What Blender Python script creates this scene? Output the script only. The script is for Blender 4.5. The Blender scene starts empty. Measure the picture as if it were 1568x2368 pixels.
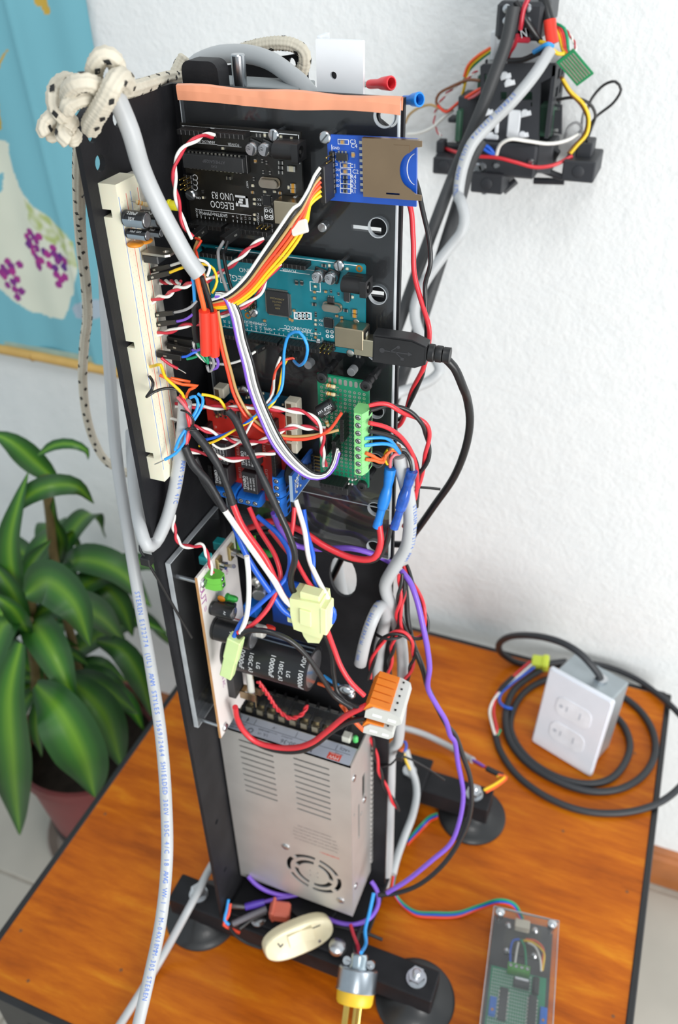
import bpy, bmesh, math, random
from mathutils import Vector, Matrix
from mathutils.geometry import tessellate_polygon
import mathutils.noise as mn
random.seed(7)
SC = bpy.context.scene
COL = SC.collection
# ---------------------------------------------------------------- camera
IW, IH = 1568.0, 2368.0
FPX = 2007.0                       # focal length in pixels of the 1568x2368 frame
OZ = 973.0                         # tower frame (mm, z = 0 near the boards) -> floor at z = 0
CAM = Vector((179.56, -434.10, 270.30))
CR = Vector((0.92971354, 0.36786553, -0.01754113))
CU = Vector((-0.20589274, 0.55866701, 0.80342974))
CF = Vector((-0.30535376, 0.74334791, -0.59514113))
cd = bpy.data.cameras.new('camera')
cd.sensor_fit = 'VERTICAL'; cd.sensor_height = 23.6; cd.sensor_width = 23.6
cd.lens = FPX / IH * 23.6
cd.clip_start = 0.02; cd.clip_end = 30
cd.dof.use_dof = True; cd.dof.focus_distance = 0.468; cd.dof.aperture_fstop = 6.0
co = bpy.data.objects.new('camera', cd); COL.objects.link(co)
m = Matrix((CR, CU, -CF)).transposed().to_4x4()
m.translation = (CAM + Vector((0, 0, OZ))) * .001
co.matrix_world = m
SC.camera = co
# ---------------------------------------------------------------- light
SC.view_settings.view_transform = 'Standard'
try: SC.view_settings.look = 'None'
except Exception: pass
SC.view_settings.exposure = 0.14; SC.view_settings.gamma = 1.0
SC.view_settings.use_curve_mapping = False
wd = bpy.data.worlds.new('room_light'); SC.world = wd; wd.use_nodes = True
wb = wd.node_tree.nodes['Background']
wb.inputs[0].default_value = (0.85, 0.95, 1.0, 1); wb.inputs[1].default_value = 0.66
def area(name, loc, target, size, power, color):
    l = bpy.data.lights.new(name, 'AREA'); l.shape = 'RECTANGLE'; l.size, l.size_y = size
    l.energy = power; l.color = color
    o = bpy.data.objects.new(name, l); COL.objects.link(o)
    o.location = loc
    o.rotation_euler = (Vector(target) - Vector(loc)).to_track_quat('-Z', 'Y').to_euler()
    return o
area('window_light', (1.5, -0.95, 0.85), (0.3, 0.42, 0.8), (1.0, 1.0), 30, (1.0, 0.985, 0.96))
area('ceiling_light', (0.5, -0.9, 2.75), (0.1, 0.2, 0.6), (0.6, 0.6), 12, (1.0, 0.98, 0.95))
# ---------------------------------------------------------------- geometry from picture positions
def at(px, py, x=None, y=None, z=None):
    d = CF + CR * ((px - IW / 2) / FPX) - CU * ((py - IH / 2) / FPX)
    if x is not None: t = (x - CAM.x) / d.x
    elif y is not None: t = (y - CAM.y) / d.y
    else: t = (z - CAM.z) / d.z
    return CAM + d * t
CROP = dict(C1=(60, 60, 2.24), C2=(380, 160, 2.529), C3=(920, 0, 2.703), C4=(220, 380, 3.136), C5=(460, 540, 2.529),
            C6=(380, 840, 2.376), C7=(320, 1160, 2.306), D1=(480, 1600, 3.136), D2=(380, 1960, 2.24), D3=(880, 1660, 3.346),
            D4=(1100, 1440, 3.35), D5=(1080, 2080, 6.03), D6=(0, 960, 2.277), D7=(0, 0, 2.69), D8=(820, 860, 2.818),
            E1=(1400, 1560, 2.929), E3=(880, 200, 3.289), E4=(400, 60, 2.8), E5=(840, 1180, 4.385), F1=(220, 380, 6.031),
            F2=(260, 760, 5.227), F3=(420, 1160, 5.227), F4=(420, 1400, 3.92), F5=(440, 860, 4.9), P=(0, 0, 1.0))
def kp(c, x, y):
    a, b, s = CROP[c]
    return a + x / s, b + y / s
def ka(c, u, v, **k):
    return at(*kp(c, u, v), **k)
# ---------------------------------------------------------------- materials
def lin(h):
    h = h.lstrip('#'); o = []
    for i in (0, 2, 4):
        c = int(h[i:i + 2], 16) / 255
        o.append(c / 12.92 if c <= .04045 else ((c + .055) / 1.055) ** 2.4)
    return tuple(o)
MATS = {}
def mat(name, hexc, rough=.5, metal=0, var=.08, vs=60., bump=0., bs=300., coat=0., alpha=None, sss=0, trans=0, spec=.5):
    if name in MATS: return MATS[name]
    mt = bpy.data.materials.new(name); mt.use_nodes = True; MATS[name] = mt
    nt = mt.node_tree; N = nt.nodes; L = nt.links
    p = N['Principled BSDF']
    c = lin(hexc)
    tc = N.new('ShaderNodeTexCoord')
    nz = N.new('ShaderNodeTexNoise'); nz.inputs['Scale'].default_value = vs; nz.inputs['Detail'].default_value = 3
    L.new(tc.outputs['Object'], nz.inputs['Vector'])
    rp = N.new('ShaderNodeValToRGB'); L.new(nz.outputs['Fac'], rp.inputs['Fac'])
    rp.color_ramp.elements[0].position = .3; rp.color_ramp.elements[1].position = .7
    rp.color_ramp.elements[0].color = tuple(max(0, v * (1 - var)) for v in c) + (1,)
    rp.color_ramp.elements[1].color = tuple(min(1, v * (1 + var) + .004 * (var > .1)) for v in c) + (1,)
    L.new(rp.outputs['Color'], p.inputs['Base Color'])
    p.inputs['Roughness'].default_value = rough; p.inputs['Metallic'].default_value = metal
    p.inputs['Coat Weight'].default_value = coat
    p.inputs['Specular IOR Level'].default_value = spec
    if trans: p.inputs['Transmission Weight'].default_value = trans
    if sss:
        p.inputs['Subsurface Weight'].default_value = sss; p.inputs['Subsurface Scale'].default_value = .004
    if bump:
        n2 = N.new('ShaderNodeTexNoise'); n2.inputs['Scale'].default_value = bs; n2.inputs['Detail'].default_value = 4
        L.new(tc.outputs['Object'], n2.inputs['Vector'])
        bp = N.new('ShaderNodeBump'); bp.inputs['Strength'].default_value = bump; bp.inputs['Distance'].default_value = .001
        L.new(n2.outputs['Fac'], bp.inputs['Height']); L.new(bp.outputs['Normal'], p.inputs['Normal'])
    return mt
def clear_mat(name, tint, gloss_rough=.03, ior=1.45, haze=0.0, hazecol=(1, 1, 1)):
    """thin clear sheet: transparent with a fresnel reflection and a little surface dust"""
    mt = bpy.data.materials.new(name); mt.use_nodes = True; MATS[name] = mt
    nt = mt.node_tree; N = nt.nodes; L = nt.links; N.clear()
    out = N.new('ShaderNodeOutputMaterial'); tr = N.new('ShaderNodeBsdfTransparent'); tr.inputs[0].default_value = (*tint, 1)
    gl = N.new('ShaderNodeBsdfGlossy'); gl.inputs['Roughness'].default_value = gloss_rough
    fr = N.new('ShaderNodeFresnel'); fr.inputs[0].default_value = ior
    mx = N.new('ShaderNodeMixShader'); L.new(fr.outputs[0], mx.inputs[0]); L.new(tr.outputs[0], mx.inputs[1]); L.new(gl.outputs[0], mx.inputs[2])
    last = mx
    if haze:
        df = N.new('ShaderNodeBsdfDiffuse'); df.inputs[0].default_value = (*hazecol, 1)
        tc = N.new('ShaderNodeTexCoord'); nz = N.new('ShaderNodeTexNoise'); nz.inputs['Scale'].default_value = 25; nz.inputs['Detail'].default_value = 5
        L.new(tc.outputs['Object'], nz.inputs['Vector'])
        mr = N.new('ShaderNodeMapRange'); mr.inputs[1].default_value = .3; mr.inputs[2].default_value = .8; mr.inputs[3].default_value = haze * .4; mr.inputs[4].default_value = haze * 1.6
        L.new(nz.outputs['Fac'], mr.inputs[0])
        m2 = N.new('ShaderNodeMixShader'); L.new(mr.outputs[0], m2.inputs[0]); L.new(mx.outputs[0], m2.inputs[1]); L.new(df.outputs[0], m2.inputs[2])
        last = m2
    L.new(last.outputs[0], out.inputs[0])
    return mt
# ---------------------------------------------------------------- mesh builder (mm)
class B:
    def __init__(s): s.v = []; s.f = []; s.cc = None
    def add(s, vs, fs):
        o = len(s.v); s.v += [tuple(p) for p in vs]; s.f += [tuple(i + o for i in f) for f in fs]; return s
    def box(s, c, sz, bev=0., rot=None):
        x, y, z = (k / 2 for k in sz); b = min(bev, x * .98, y * .98, z * .98)
        if b <= 0:
            vs = [(i, j, k) for i in (-x, x) for j in (-y, y) for k in (-z, z)]
            fs = [(0, 1, 3, 2), (4, 6, 7, 5), (0, 4, 5, 1), (2, 3, 7, 6), (0, 2, 6, 4), (1, 5, 7, 3)]
        else:
            vs = []; ix = {}
            for i in (-1, 1):
                for j in (-1, 1):
                    for k in (-1, 1):
                        for a in range(3):
                            p = [i * (x - b), j * (y - b), k * (z - b)]; p[a] = (i, j, k)[a] * (x, y, z)[a]
                            ix[(i, j, k, a)] = len(vs); vs.append(tuple(p))
            fs = []
            for a in range(3):
                o1, o2 = [q for q in range(3) if q != a]
                for sg in (-1, 1):
                    l = []
                    for (p, q) in ((-1, -1), (1, -1), (1, 1), (-1, 1)):
                        t = [0, 0, 0]; t[a] = sg; t[o1] = p; t[o2] = q; l.append(ix[(*t, a)])
                    fs.append(tuple(l))
            for a in range(3):
                o1, o2 = [q for q in range(3) if q != a]
                for p in (-1, 1):
                    for q in (-1, 1):
                        l = []
                        for sg, ax in ((-1, o1), (1, o1), (1, o2), (-1, o2)):
                            t = [0, 0, 0]; t[a] = sg; t[o1] = p; t[o2] = q; l.append(ix[(*t, ax)])
                        fs.append(tuple(l))
            for i in (-1, 1):
                for j in (-1, 1):
                    for k in (-1, 1): fs.append(tuple(ix[(i, j, k, a)] for a in range(3)))
        if rot is not None: vs = [rot @ Vector(p) for p in vs]
        return s.add([Vector(p) + Vector(c) for p in vs], fs)
    def cyl(s, p0, p1, r0, r1=None, n=16, cap=True):
        r1 = r0 if r1 is None else r1
        return s.lathe([(r0, 0.), (r1, 1.)], p0, p1, n, cap, unit=True)
    def lathe(s, prof, p0, p1, n=16, cap=True, unit=False):
        p0 = Vector(p0); p1 = Vector(p1); ax = p1 - p0; ln = ax.length; ax = ax.normalized()
        a = ax.orthogonal().normalized(); b = ax.cross(a)
        vs = []; fs = []
        for (r, h) in prof:
            c = p0 + ax * (h * ln if unit else h)
            for i in range(n):
                t = 2 * math.pi * i / n + .2
                vs.append(c + (a * math.cos(t) + b * math.sin(t)) * r)
        for k in range(len(prof) - 1):
            for i in range(n):
                j = (i + 1) % n; fs.append((k * n + i, k * n + j, k * n + n + j, k * n + n + i))
        if cap: fs.append(tuple(range(n - 1, -1, -1))); fs.append(tuple((len(prof) - 1) * n + i for i in range(n)))
        return s.add(vs, fs)
    def tube(s, pts, r, n=8, cap=True):
        pts = [Vector(p) for p in pts]; m_ = len(pts)
        rr = r if isinstance(r, (list, tuple)) else [r] * m_
        tg = []
        for i in range(m_):
            t = pts[min(i + 1, m_ - 1)] - pts[max(i - 1, 0)]
            tg.append(t.normalized() if t.length > 1e-9 else Vector((0, 0, 1)))
        a = tg[0].orthogonal().normalized(); vs = []; fs = []
        for i in range(m_):
            a = (a - tg[i] * a.dot(tg[i]))
            a = a.normalized() if a.length > 1e-6 else tg[i].orthogonal().normalized()
            b = tg[i].cross(a)
            for k in range(n):
                t = 2 * math.pi * k / n
                vs.append(pts[i] + (a * math.cos(t) + b * math.sin(t)) * rr[i])
        for i in range(m_ - 1):
            for k in range(n):
                j = (k + 1) % n; fs.append((i * n + k, i * n + j, i * n + n + j, i * n + n + k))
        if cap: fs.append(tuple(range(n - 1, -1, -1))); fs.append(tuple((m_ - 1) * n + i for i in range(n)))
        return s.add(vs, fs)
    def sphere(s, c, r, n=12, m_=8, sc=(1, 1, 1), ax=None):
        vs = []; fs = []; c = Vector(c)
        for i in range(1, m_):
            t = math.pi * i / m_
            for k in range(n):
                p = 2 * math.pi * k / n
                vs.append(Vector((math.sin(t) * math.cos(p) * sc[0], math.sin(t) * math.sin(p) * sc[1], math.cos(t) * sc[2])) * r)
        vs.append(Vector((0, 0, r * sc[2]))); vs.append(Vector((0, 0, -r * sc[2])))
        T, Bt = len(vs) - 2, len(vs) - 1
        for i in range(m_ - 2):
            for k in range(n):
                j = (k + 1) % n; fs.append((i * n + k, i * n + n + k, i * n + n + j, i * n + j))
        for k in range(n):
            j = (k + 1) % n; fs.append((T, k, j)); fs.append((Bt, (m_ - 2) * n + j, (m_ - 2) * n + k))
        if ax is not None:
            q = Vector((0, 0, 1)).rotation_difference(Vector(ax)); vs = [q @ p for p in vs]
        return s.add([p + c for p in vs], fs)
    def prism(s, loops, d0, d1, fr=None):
        """2-D loops (first outer, rest holes) extruded from d0 to d1 along the third axis; fr maps (a,b,d) to a point"""
        fr = fr or (lambda a, b, d: (a, b, d))
        flat = [p for l in loops for p in l]
        tr = tessellate_polygon([[Vector((p[0], p[1], 0)) for p in l] for l in loops])
        n = len(flat)
        vs = [fr(p[0], p[1], d0) for p in flat] + [fr(p[0], p[1], d1) for p in flat]
        fs = [tuple(t) for t in tr] + [tuple(i + n for i in reversed(t)) for t in tr]
        o = 0
        for l in loops:
            k = len(l)
            for i in range(k):
                j = (i + 1) % k; fs.append((o + i, o + j, o + j + n, o + i + n))
            o += k
        return s.add(vs, fs)
    def strip(s, a, b):
        a = list(a); b = list(b); n = len(a)
        return s.add(a + b, [(i, i + 1, n + i + 1, n + i) for i in range(n - 1)])
    def mesh(s, name, mt, org=(0, 0, 0), smooth=True, ang=35):
        me = bpy.data.meshes.new(name); o = Vector(org)
        me.from_pydata([(Vector(p) - o) * .001 for p in s.v], [], s.f)
        bm = bmesh.new(); bm.from_mesh(me)
        bmesh.ops.recalc_face_normals(bm, faces=bm.faces)
        bm.to_mesh(me); bm.free()
        if smooth:
            me.shade_smooth(); me.set_sharp_from_angle(angle=math.radians(ang))
        if mt: me.materials.append(mt)
        return me
TM = Matrix.Translation((0, 0, OZ))
def tag(o, label=None, cat=None, group=None, kind=None):
    if label: o['label'] = label
    if cat: o['category'] = cat
    if group: o['group'] = group
    if kind: o['kind'] = kind
    return o
def thing(name, label, cat, org=(0, 0, 0), rot=None, group=None):
    """an Empty at the thing's base; org in tower mm, rot a 3x3"""
    o = bpy.data.objects.new(name, None); COL.objects.link(o); o.empty_display_size = .01
    M = (rot.to_4x4() if rot is not None else Matrix.Identity(4)).copy()
    M.translation = (Vector(org) + Vector((0, 0, OZ))) * .001
    o.matrix_world = M
    return tag(o, label, cat, group)
def part(b, name, mt, parent, label=None, kind=None, org=None, smooth=True, ang=35):
    """a mesh child; builder coordinates are the parent's local mm (org: builder is in tower mm and parent sits at org)"""
    o = bpy.data.objects.new(name, b.mesh(name, mt, org or (0, 0, 0), smooth, ang)); COL.objects.link(o); o.parent = parent
    return tag(o, label, None, None, kind)
def solo(b, name, label, cat, mt, group=None, smooth=True, ang=35, kind=None):
    """a thing that is one mesh; builder in tower mm"""
    xs = [p[0] for p in b.v]; ys = [p[1] for p in b.v]; zs = [p[2] for p in b.v]
    org = ((min(xs) + max(xs)) / 2, (min(ys) + max(ys)) / 2, min(zs))
    o = bpy.data.objects.new(name, b.mesh(name, mt, org, smooth, ang)); COL.objects.link(o)
    o.location = (Vector(org) + Vector((0, 0, OZ))) * .001
    return tag(o, label, cat, group, kind)
def dup(o, name=None, parent=None, loc=None):
    c = o.copy(); COL.objects.link(c)
    if name: c.name = name
    if parent is not None: c.parent = parent
    if loc is not None: c.location = loc
    return c
def circ(cx, cy, r, n=20, r2=None, a0=0.):
    r2 = r2 or r
    return [(cx + r * math.cos(a0 + 2 * math.pi * i / n), cy + r2 * math.sin(a0 + 2 * math.pi * i / n)) for i in range(n)]
def rect(x0, y0, x1, y1): return [(x0, y0), (x1, y0), (x1, y1), (x0, y1)]
def rrect(x0, y0, x1, y1, r, n=4):
    o = []
    for (cx, cy, a) in ((x1 - r, y1 - r, 0), (x0 + r, y1 - r, 90), (x0 + r, y0 + r, 180), (x1 - r, y0 + r, 270)):
        for i in range(n + 1):
            t = math.radians(a + 90 * i / n); o.append((cx + r * math.cos(t), cy + r * math.sin(t)))
    return o
def smooth_path(pts, step=4.):
    """Catmull-Rom through the points, sampled about every step mm"""
    P = [Vector(p) for p in pts]
    if len(P) == 2: P = [P[0], (P[0] + P[1]) / 2, P[1]]
    Q = [P[0] * 2 - P[1]] + P + [P[-1] * 2 - P[-2]]; out = []
    for i in range(1, len(Q) - 2):
        a, b, c, d = Q[i - 1:i + 3]
        t0 = 0; t1 = t0 + max(1e-6, (b - a).length) ** .5; t2 = t1 + max(1e-6, (c - b).length) ** .5; t3 = t2 + max(1e-6, (d - c).length) ** .5
        n = max(2, min(160, int((c - b).length / step)))
        for k in range(n):
            t = t1 + (t2 - t1) * k / n
            A1 = a * ((t1 - t) / (t1 - t0)) + b * ((t - t0) / (t1 - t0)); A2 = b * ((t2 - t) / (t2 - t1)) + c * ((t - t1) / (t2 - t1)); A3 = c * ((t3 - t) / (t3 - t2)) + d * ((t - t2) / (t3 - t2))
            B1 = A1 * ((t2 - t) / (t2 - t0)) + A2 * ((t - t0) / (t2 - t0)); B2 = A2 * ((t3 - t) / (t3 - t1)) + A3 * ((t - t1) / (t3 - t1))
            out.append(B1 * ((t2 - t) / (t2 - t1)) + B2 * ((t - t1) / (t2 - t1)))
    out.append(P[-1]); return out
TXT = {}
def text_geo(s, spacing=1.0):
    """vertices and faces of a line of lettering, cap height about 0.7 at size 1, origin at its centre"""
    if (s, spacing) in TXT: return TXT[(s, spacing)]
    cu = bpy.data.curves.new('t', 'FONT'); cu.body = s; cu.align_x = 'CENTER'; cu.align_y = 'CENTER'; cu.resolution_u = 2; cu.space_character = spacing
    ob = bpy.data.objects.new('t', cu); COL.objects.link(ob)
    dg = bpy.context.evaluated_depsgraph_get(); me = bpy.data.meshes.new_from_object(ob.evaluated_get(dg))
    g = ([tuple(v.co) for v in me.vertices], [tuple(p.vertices) for p in me.polygons])
    bpy.data.objects.remove(ob); bpy.data.curves.remove(cu); bpy.data.meshes.remove(me)
    TXT[(s, spacing)] = g; return g
def put_text(b, s, size, c, ux, uy, sx=1.0, spacing=1.0):
    """lettering into builder b: centre c, reading along ux with up uy (unit vectors)"""
    vs, fs = text_geo(s, spacing); c = Vector(c); ux = Vector(ux); uy = Vector(uy)
    b.add([c + ux * (v[0] * size * sx) + uy * (v[1] * size) for v in vs], fs)
X_, Y_, Z_ = Vector((1, 0, 0)), Vector((0, 1, 0)), Vector((0, 0, 1))
FLOOR, TABLE, WALL = -973.0, -554.4, 418.0
# ---------------------------------------------------------------- common materials
mat('black_metal', '#1f1f22', .5, 0, .15, 40, .15, 500, spec=.2)
mat('black_plastic', '#1b1b1d', .45, 0, .15, 80)
mat('rubber', '#1f1f21', .6, 0, .15, 40)
mat('zinc', '#c9ccd0', .28, 1, .06, 80)
mat('steel', '#b9bcc0', .22, 1, .05, 80)
mat('gold', '#b99b56', .35, 1, .1, 100)
mat('tin', '#c4c2bc', .35, 1, .1, 120)
mat('white_print', '#e6e8ea', .6, 0, .03)
mat('dark_print', '#3a4152', .6, 0, .03)
clear_mat('acrylic', (.93, .94, .95), .04, 1.4, .02, (.8, .82, .86))
clear_mat('acrylic_case', (.95, .95, .95), .06, 1.35, .035, (.8, .82, .84))
mat('acrylic_edge', '#b4b9bd', .35, 0, .15, 60)
# ================================================================ the setting
def wall_material():
    mt = bpy.data.materials.new('white_stucco'); mt.use_nodes = True
    N = mt.node_tree.nodes; L = mt.node_tree.links; p = N['Principled BSDF']
    tc = N.new('ShaderNodeTexCoord')
    n1 = N.new('ShaderNodeTexNoise'); n1.inputs['Scale'].default_value = 170; n1.inputs['Detail'].default_value = 5; n1.inputs['Roughness'].default_value = .55
    n2 = N.new('ShaderNodeTexNoise'); n2.inputs['Scale'].default_value = 60; n2.inputs['Detail'].default_value = 4
    for n in (n1, n2): L.new(tc.outputs['Object'], n.inputs['Vector'])
    ad = N.new('ShaderNodeMath'); ad.operation = 'ADD'; L.new(n1.outputs['Fac'], ad.inputs[0]); L.new(n2.outputs['Fac'], ad.inputs[1])
    bp = N.new('ShaderNodeBump'); bp.inputs['Strength'].default_value = .5; bp.inputs['Distance'].default_value = .0022
    L.new(ad.outputs[0], bp.inputs['Height']); L.new(bp.outputs['Normal'], p.inputs['Normal'])
    rp = N.new('ShaderNodeValToRGB'); L.new(n2.outputs['Fac'], rp.inputs['Fac'])
    rp.color_ramp.elements[0].color = (.76, .78, .79, 1); rp.color_ramp.elements[1].color = (.84, .85, .85, 1)
    L.new(rp.outputs['Color'], p.inputs['Base Color']); p.inputs['Roughness'].default_value = .75
    return mt
b = B(); b.box((0, WALL + 40, FLOOR + 1300), (4200, 80, 2600))
o = solo(b, 'wall_back', None, None, wall_material()); tag(o, 'white stucco wall', None, None, 'structure')
fl = mat('tile_grout', '#a9a398', .8)
b = B(); b.box((0, -700, FLOOR - 22), (4200, 2400, 40)); floor = solo(b, 'floor', None, None, fl); tag(floor, 'pale stone tile floor', None, None, 'structure')
tile_m = mat('floor_tile', '#b3afa5', .32, 0, .09, 7, .05, 90)
TS = 330.
tb = B(); tb.box((0, 0, 0), (TS - 5, TS - 5, 10), 1.2); tme = tb.mesh('tile', tile_m)
fo = floor.location.copy()
for i in range(-6, 6):
    for j in range(-6, 3):
        x = i * TS - 132 + TS / 2; y = j * TS - 100
        if y + TS / 2 > WALL + 150 or abs(x) > 2000: continue
        if y + TS / 2 > WALL: y2 = WALL; continue
        t = bpy.data.objects.new('tile', tme); COL.objects.link(t); t.parent = floor
        t.location = Vector((x, y, FLOOR - 5 + OZ)) * .001 - fo
# the row of cut tiles along the wall
yb = 2 * TS - 100 - TS / 2
for i in range(-6, 6):
    x = i * TS - 132 + TS / 2
    pass
b = B(); b.prism([[(0, 0), (14, 0), (14, 60), (9, 66), (9, 70), (0, 74)]], -2000, 2000, lambda a, c, d: (d, WALL - a, FLOOR + c))
tag(solo(b, 'baseboard_back', None, None, mat('baseboard', '#a5622f', .35, 0, .2, 18, coat=.3)), 'brown wooden baseboard', None, None, 'structure')

# ================================================================ table
def wood_material():
    mt = bpy.data.materials.new('varnished_wood'); mt.use_nodes = True
    N = mt.node_tree.nodes; L = mt.node_tree.links; p = N['Principled BSDF']
    tc = N.new('ShaderNodeTexCoord'); mp = N.new('ShaderNodeMapping'); mp.inputs['Scale'].default_value = (7, 46, 10); mp.inputs['Rotation'].default_value = (0, 0, .05)
    L.new(tc.outputs['Object'], mp.inputs[0])
    a = N.new('ShaderNodeTexNoise'); a.inputs['Scale'].default_value = 1.0; a.inputs['Detail'].default_value = 8; a.inputs['Roughness'].default_value = .7; a.inputs['Distortion'].default_value = .25
    L.new(mp.outputs[0], a.inputs['Vector'])
    rp = N.new('ShaderNodeValToRGB'); L.new(a.outputs['Fac'], rp.inputs['Fac'])
    e = rp.color_ramp.elements; e[0].position = .3; e[0].color = (*lin('#97480a'), 1); e[1].position = .72; e[1].color = (*lin('#da8a1c'), 1)
    k = e.new(.44); k.color = (*lin('#b75c0c'), 1); k = e.new(.56); k.color = (*lin('#c86c10'), 1)
    b2 = N.new('ShaderNodeTexNoise'); b2.inputs['Scale'].default_value = 9.0; b2.inputs['Detail'].default_value = 3
    L.new(tc.outputs['Object'], b2.inputs['Vector'])
    mx = N.new('ShaderNodeMix'); mx.data_type = 'RGBA'; mx.blend_type = 'MULTIPLY'
    r2 = N.new('ShaderNodeValToRGB'); L.new(b2.outputs['Fac'], r2.inputs['Fac']); r2.color_ramp.elements[0].color = (.74, .66, .58, 1); r2.color_ramp.elements[1].color = (1, 1, 1, 1)
    r2.color_ramp.elements[0].position = .3; r2.color_ramp.elements[1].position = .6
    mx.inputs[0].default_value = .8
    L.new(rp.outputs['Color'], mx.inputs[6]); L.new(r2.outputs['Color'], mx.inputs[7])
    L.new(mx.outputs[2], p.inputs['Base Color']); p.inputs['Roughness'].default_value = .34; p.inputs['Specular IOR Level'].default_value = .16; p.inputs['Coat Weight'].default_value = .12; p.inputs['Coat Roughness'].default_value = .12
    return mt
TX0, TX1, TY0, TY1 = -300., 279., -206., 386.
tbl = thing('side_table', 'low square table with glossy orange wooden top and black edging', 'table', (-10, 90, FLOOR))
tO = (-10, 90, FLOOR)
def tpart(b, n, mt, **k): return part(b, n, mt, tbl, org=tO, **k)
b = B(); b.box(((TX0 + TX1) / 2, (TY0 + TY1) / 2, TABLE - 12), (TX1 - TX0 - 10, TY1 - TY0 - 10, 24), 0); tpart(b, 'tabletop', wood_material())
blk = mat('black_edging', '#17171a', .4, 0, .2, 30)
for (c, s) in (((TX0 + 2, 90, TABLE - 13), (7, TY1 - TY0, 28)), ((TX1 - 2, 90, TABLE - 13), (7, TY1 - TY0, 28)), ((-10.5, TY0 + 2, TABLE - 13), (TX1 - TX0 - 10, 7, 28)), ((-10.5, TY1 - 2, TABLE - 13), (TX1 - TX0 - 10, 7, 28))):
    b = B(); b.box(c, s, 1.2); tpart(b, 'edge_strip', blk)
for x in (TX0 + 28, TX1 - 28):
    for y in (TY0 + 28, TY1 - 28):
        b = B(); b.box((x, y, (FLOOR + TABLE - 24) / 2), (38, 38, TABLE - 24 - FLOOR), 2); tpart(b, 'leg', blk)
nm = mat('nail_filler', '#7c4a22', .6)
for (px, py) in ((243, 1882), (48, 2152), (65, 2268), (280, 2243), (1468, 1742), (1302, 1922), (1450, 2062), (1418, 2350)):
    c = at(px, py, z=TABLE); b = B(); b.lathe([(1.7, 0), (1.7, .2), (.8, .35)], c - Vector((0, 0, .2)), c + Vector((0, 0, 1)), 10); tpart(b, 'nail_head', nm)

# ================================================================ mast
mO = (0, 0, TABLE)
mast = thing('equipment_mast', 'tall black metal angle mast standing on suction cup feet', 'mast', mO)
def mpart(b, n, mt, parent=None, **k): return part(b, n, mt, parent or mast, org=(mO if parent is None else mO), **k)
BM = MATS['black_metal']
BASE = TABLE + 37.0       # top of the feet bars
ov = [at(*p, y=0) for p in ((762, 1333), (825, 1333), (793, 1285), (793, 1380))]
holes = [circ(3.2, -134, 10.4, 24, 19.5), circ(32, 172, 5.2, 18), rect(12, 114.2, 29, 117.2), rect(18.5, 78.6, 31, 82), circ(28, 45, 3, 12), rect(-40, -160, -10, -157)]
b = B(); b.prism([rect(-91, BASE, 40, 181)] + holes[:-1], 0, 3, lambda a, c, d: (a, d, c)); mpart(b, 'back_plate', BM)
fl_prof = [(0, BASE), (0, 181), (-76, 184), (-82, 181), (-86, 173), (-86, BASE)]
fh = [circ(at(*kp('C1', 380, 710), x=-89).y, at(*kp('C1', 380, 710), x=-89).z, 4, 14), circ(at(*kp('C1', 470, 480), x=-89).y, at(*kp('C1', 470, 480), x=-89).z, 4, 14), circ(at(*kp('C1', 340, 560), x=-89).y, at(*kp('C1', 340, 560), x=-89).z, 4, 14)]
for (px, py) in ((500, 1900), (520, 2010)):
    q = at(px, py, x=-89); fh.append(circ(q.y, q.z, 2.4, 12))
b = B(); b.prism([fl_prof] + fh, -91.5, -88.5, lambda a, c, d: (d, a, c)); mpart(b, 'side_flange', BM)
# rear bracket plates at the top
b = B(); q = [at(710, 195, y=80), at(708, 125, y=80), at(620, 140, y=80)]
hx = ka('E4', 770, 255, y=80)
b.prism([[(q[0].x, 60), (q[0].x, q[1].z - 5), (q[0].x - 5, q[1].z), (q[2].x - 40, q[2].z - 6), (q[2].x - 40, 60)], circ(hx.x, hx.z, 2.6, 12, 4)], 80, 83, lambda a, c, d: (a, d, c)); mpart(b, 'rear_plate', BM)
b = B(); b.box((q[0].x - 62, 42, 120), (3, 78, 90)); mpart(b, 'rear_web', BM)
b = B(); c0 = at(430, 168, y=14); c1 = at(515, 150, y=14)
b.prism([rrect(c0.x + 1, 150, c1.x, 191, 5)], 8, 20, lambda a, c, d: (a, d, c)); mpart(b, 'top_block', BM)
# base plate and feet bars
b = B(); b.box((-24, 40, BASE + 2), (132, 235, 4), 1); mpart(b, 'base_plate', BM)
cupm = mat('suction_rubber', '#202123', .38, 0, .2, 25, coat=.1)
bars = ((-150, 112, -70), (-150, 112, 133))
for (x0, x1, y) in bars:
    b = B(); b.box(((x0 + x1) / 2, y, BASE - 12.5), (x1 - x0, 28, 25), 1.2); bar = mpart(b, 'foot_bar', BM)
    for x in (-124, 94):
        b = B(); b.lathe([(36, 0), (36, 2), (34, 3.4), (30, 4.4), (23, 7), (17, 11), (14, 15), (12, 17)], (x, y, TABLE), (x, y, TABLE + 1), 40); mpart(b, 'suction_cup', cupm)
        b = B(); b.cyl((x, y, BASE), (x, y, BASE + 1.6), 9, n=20); mpart(b, 'washer', MATS['zinc'])
        b = B(); b.cyl((x, y, BASE + 1.6), (x, y, BASE + 8.2), 7.6, n=6); b.lathe([(3.8, 8), (3.8, 11.5), (2.6, 13)], (x, y, BASE), (x, y, BASE + 1), 12); mpart(b, 'hex_nut', MATS['zinc'])
c = at(780, 2192, z=BASE + 3)
b = B(); b.lathe([(8.6, 0), (8.6, 1.5), (7.4, 4), (4, 5.6), (0.1, 6)], (c.x, c.y, BASE + 3.9), (c.x, c.y, BASE + 5), 24); mpart(b, 'carriage_bolt', MATS['zinc'])
c = ka('D2', 488, 378, z=BASE + 3)
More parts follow.
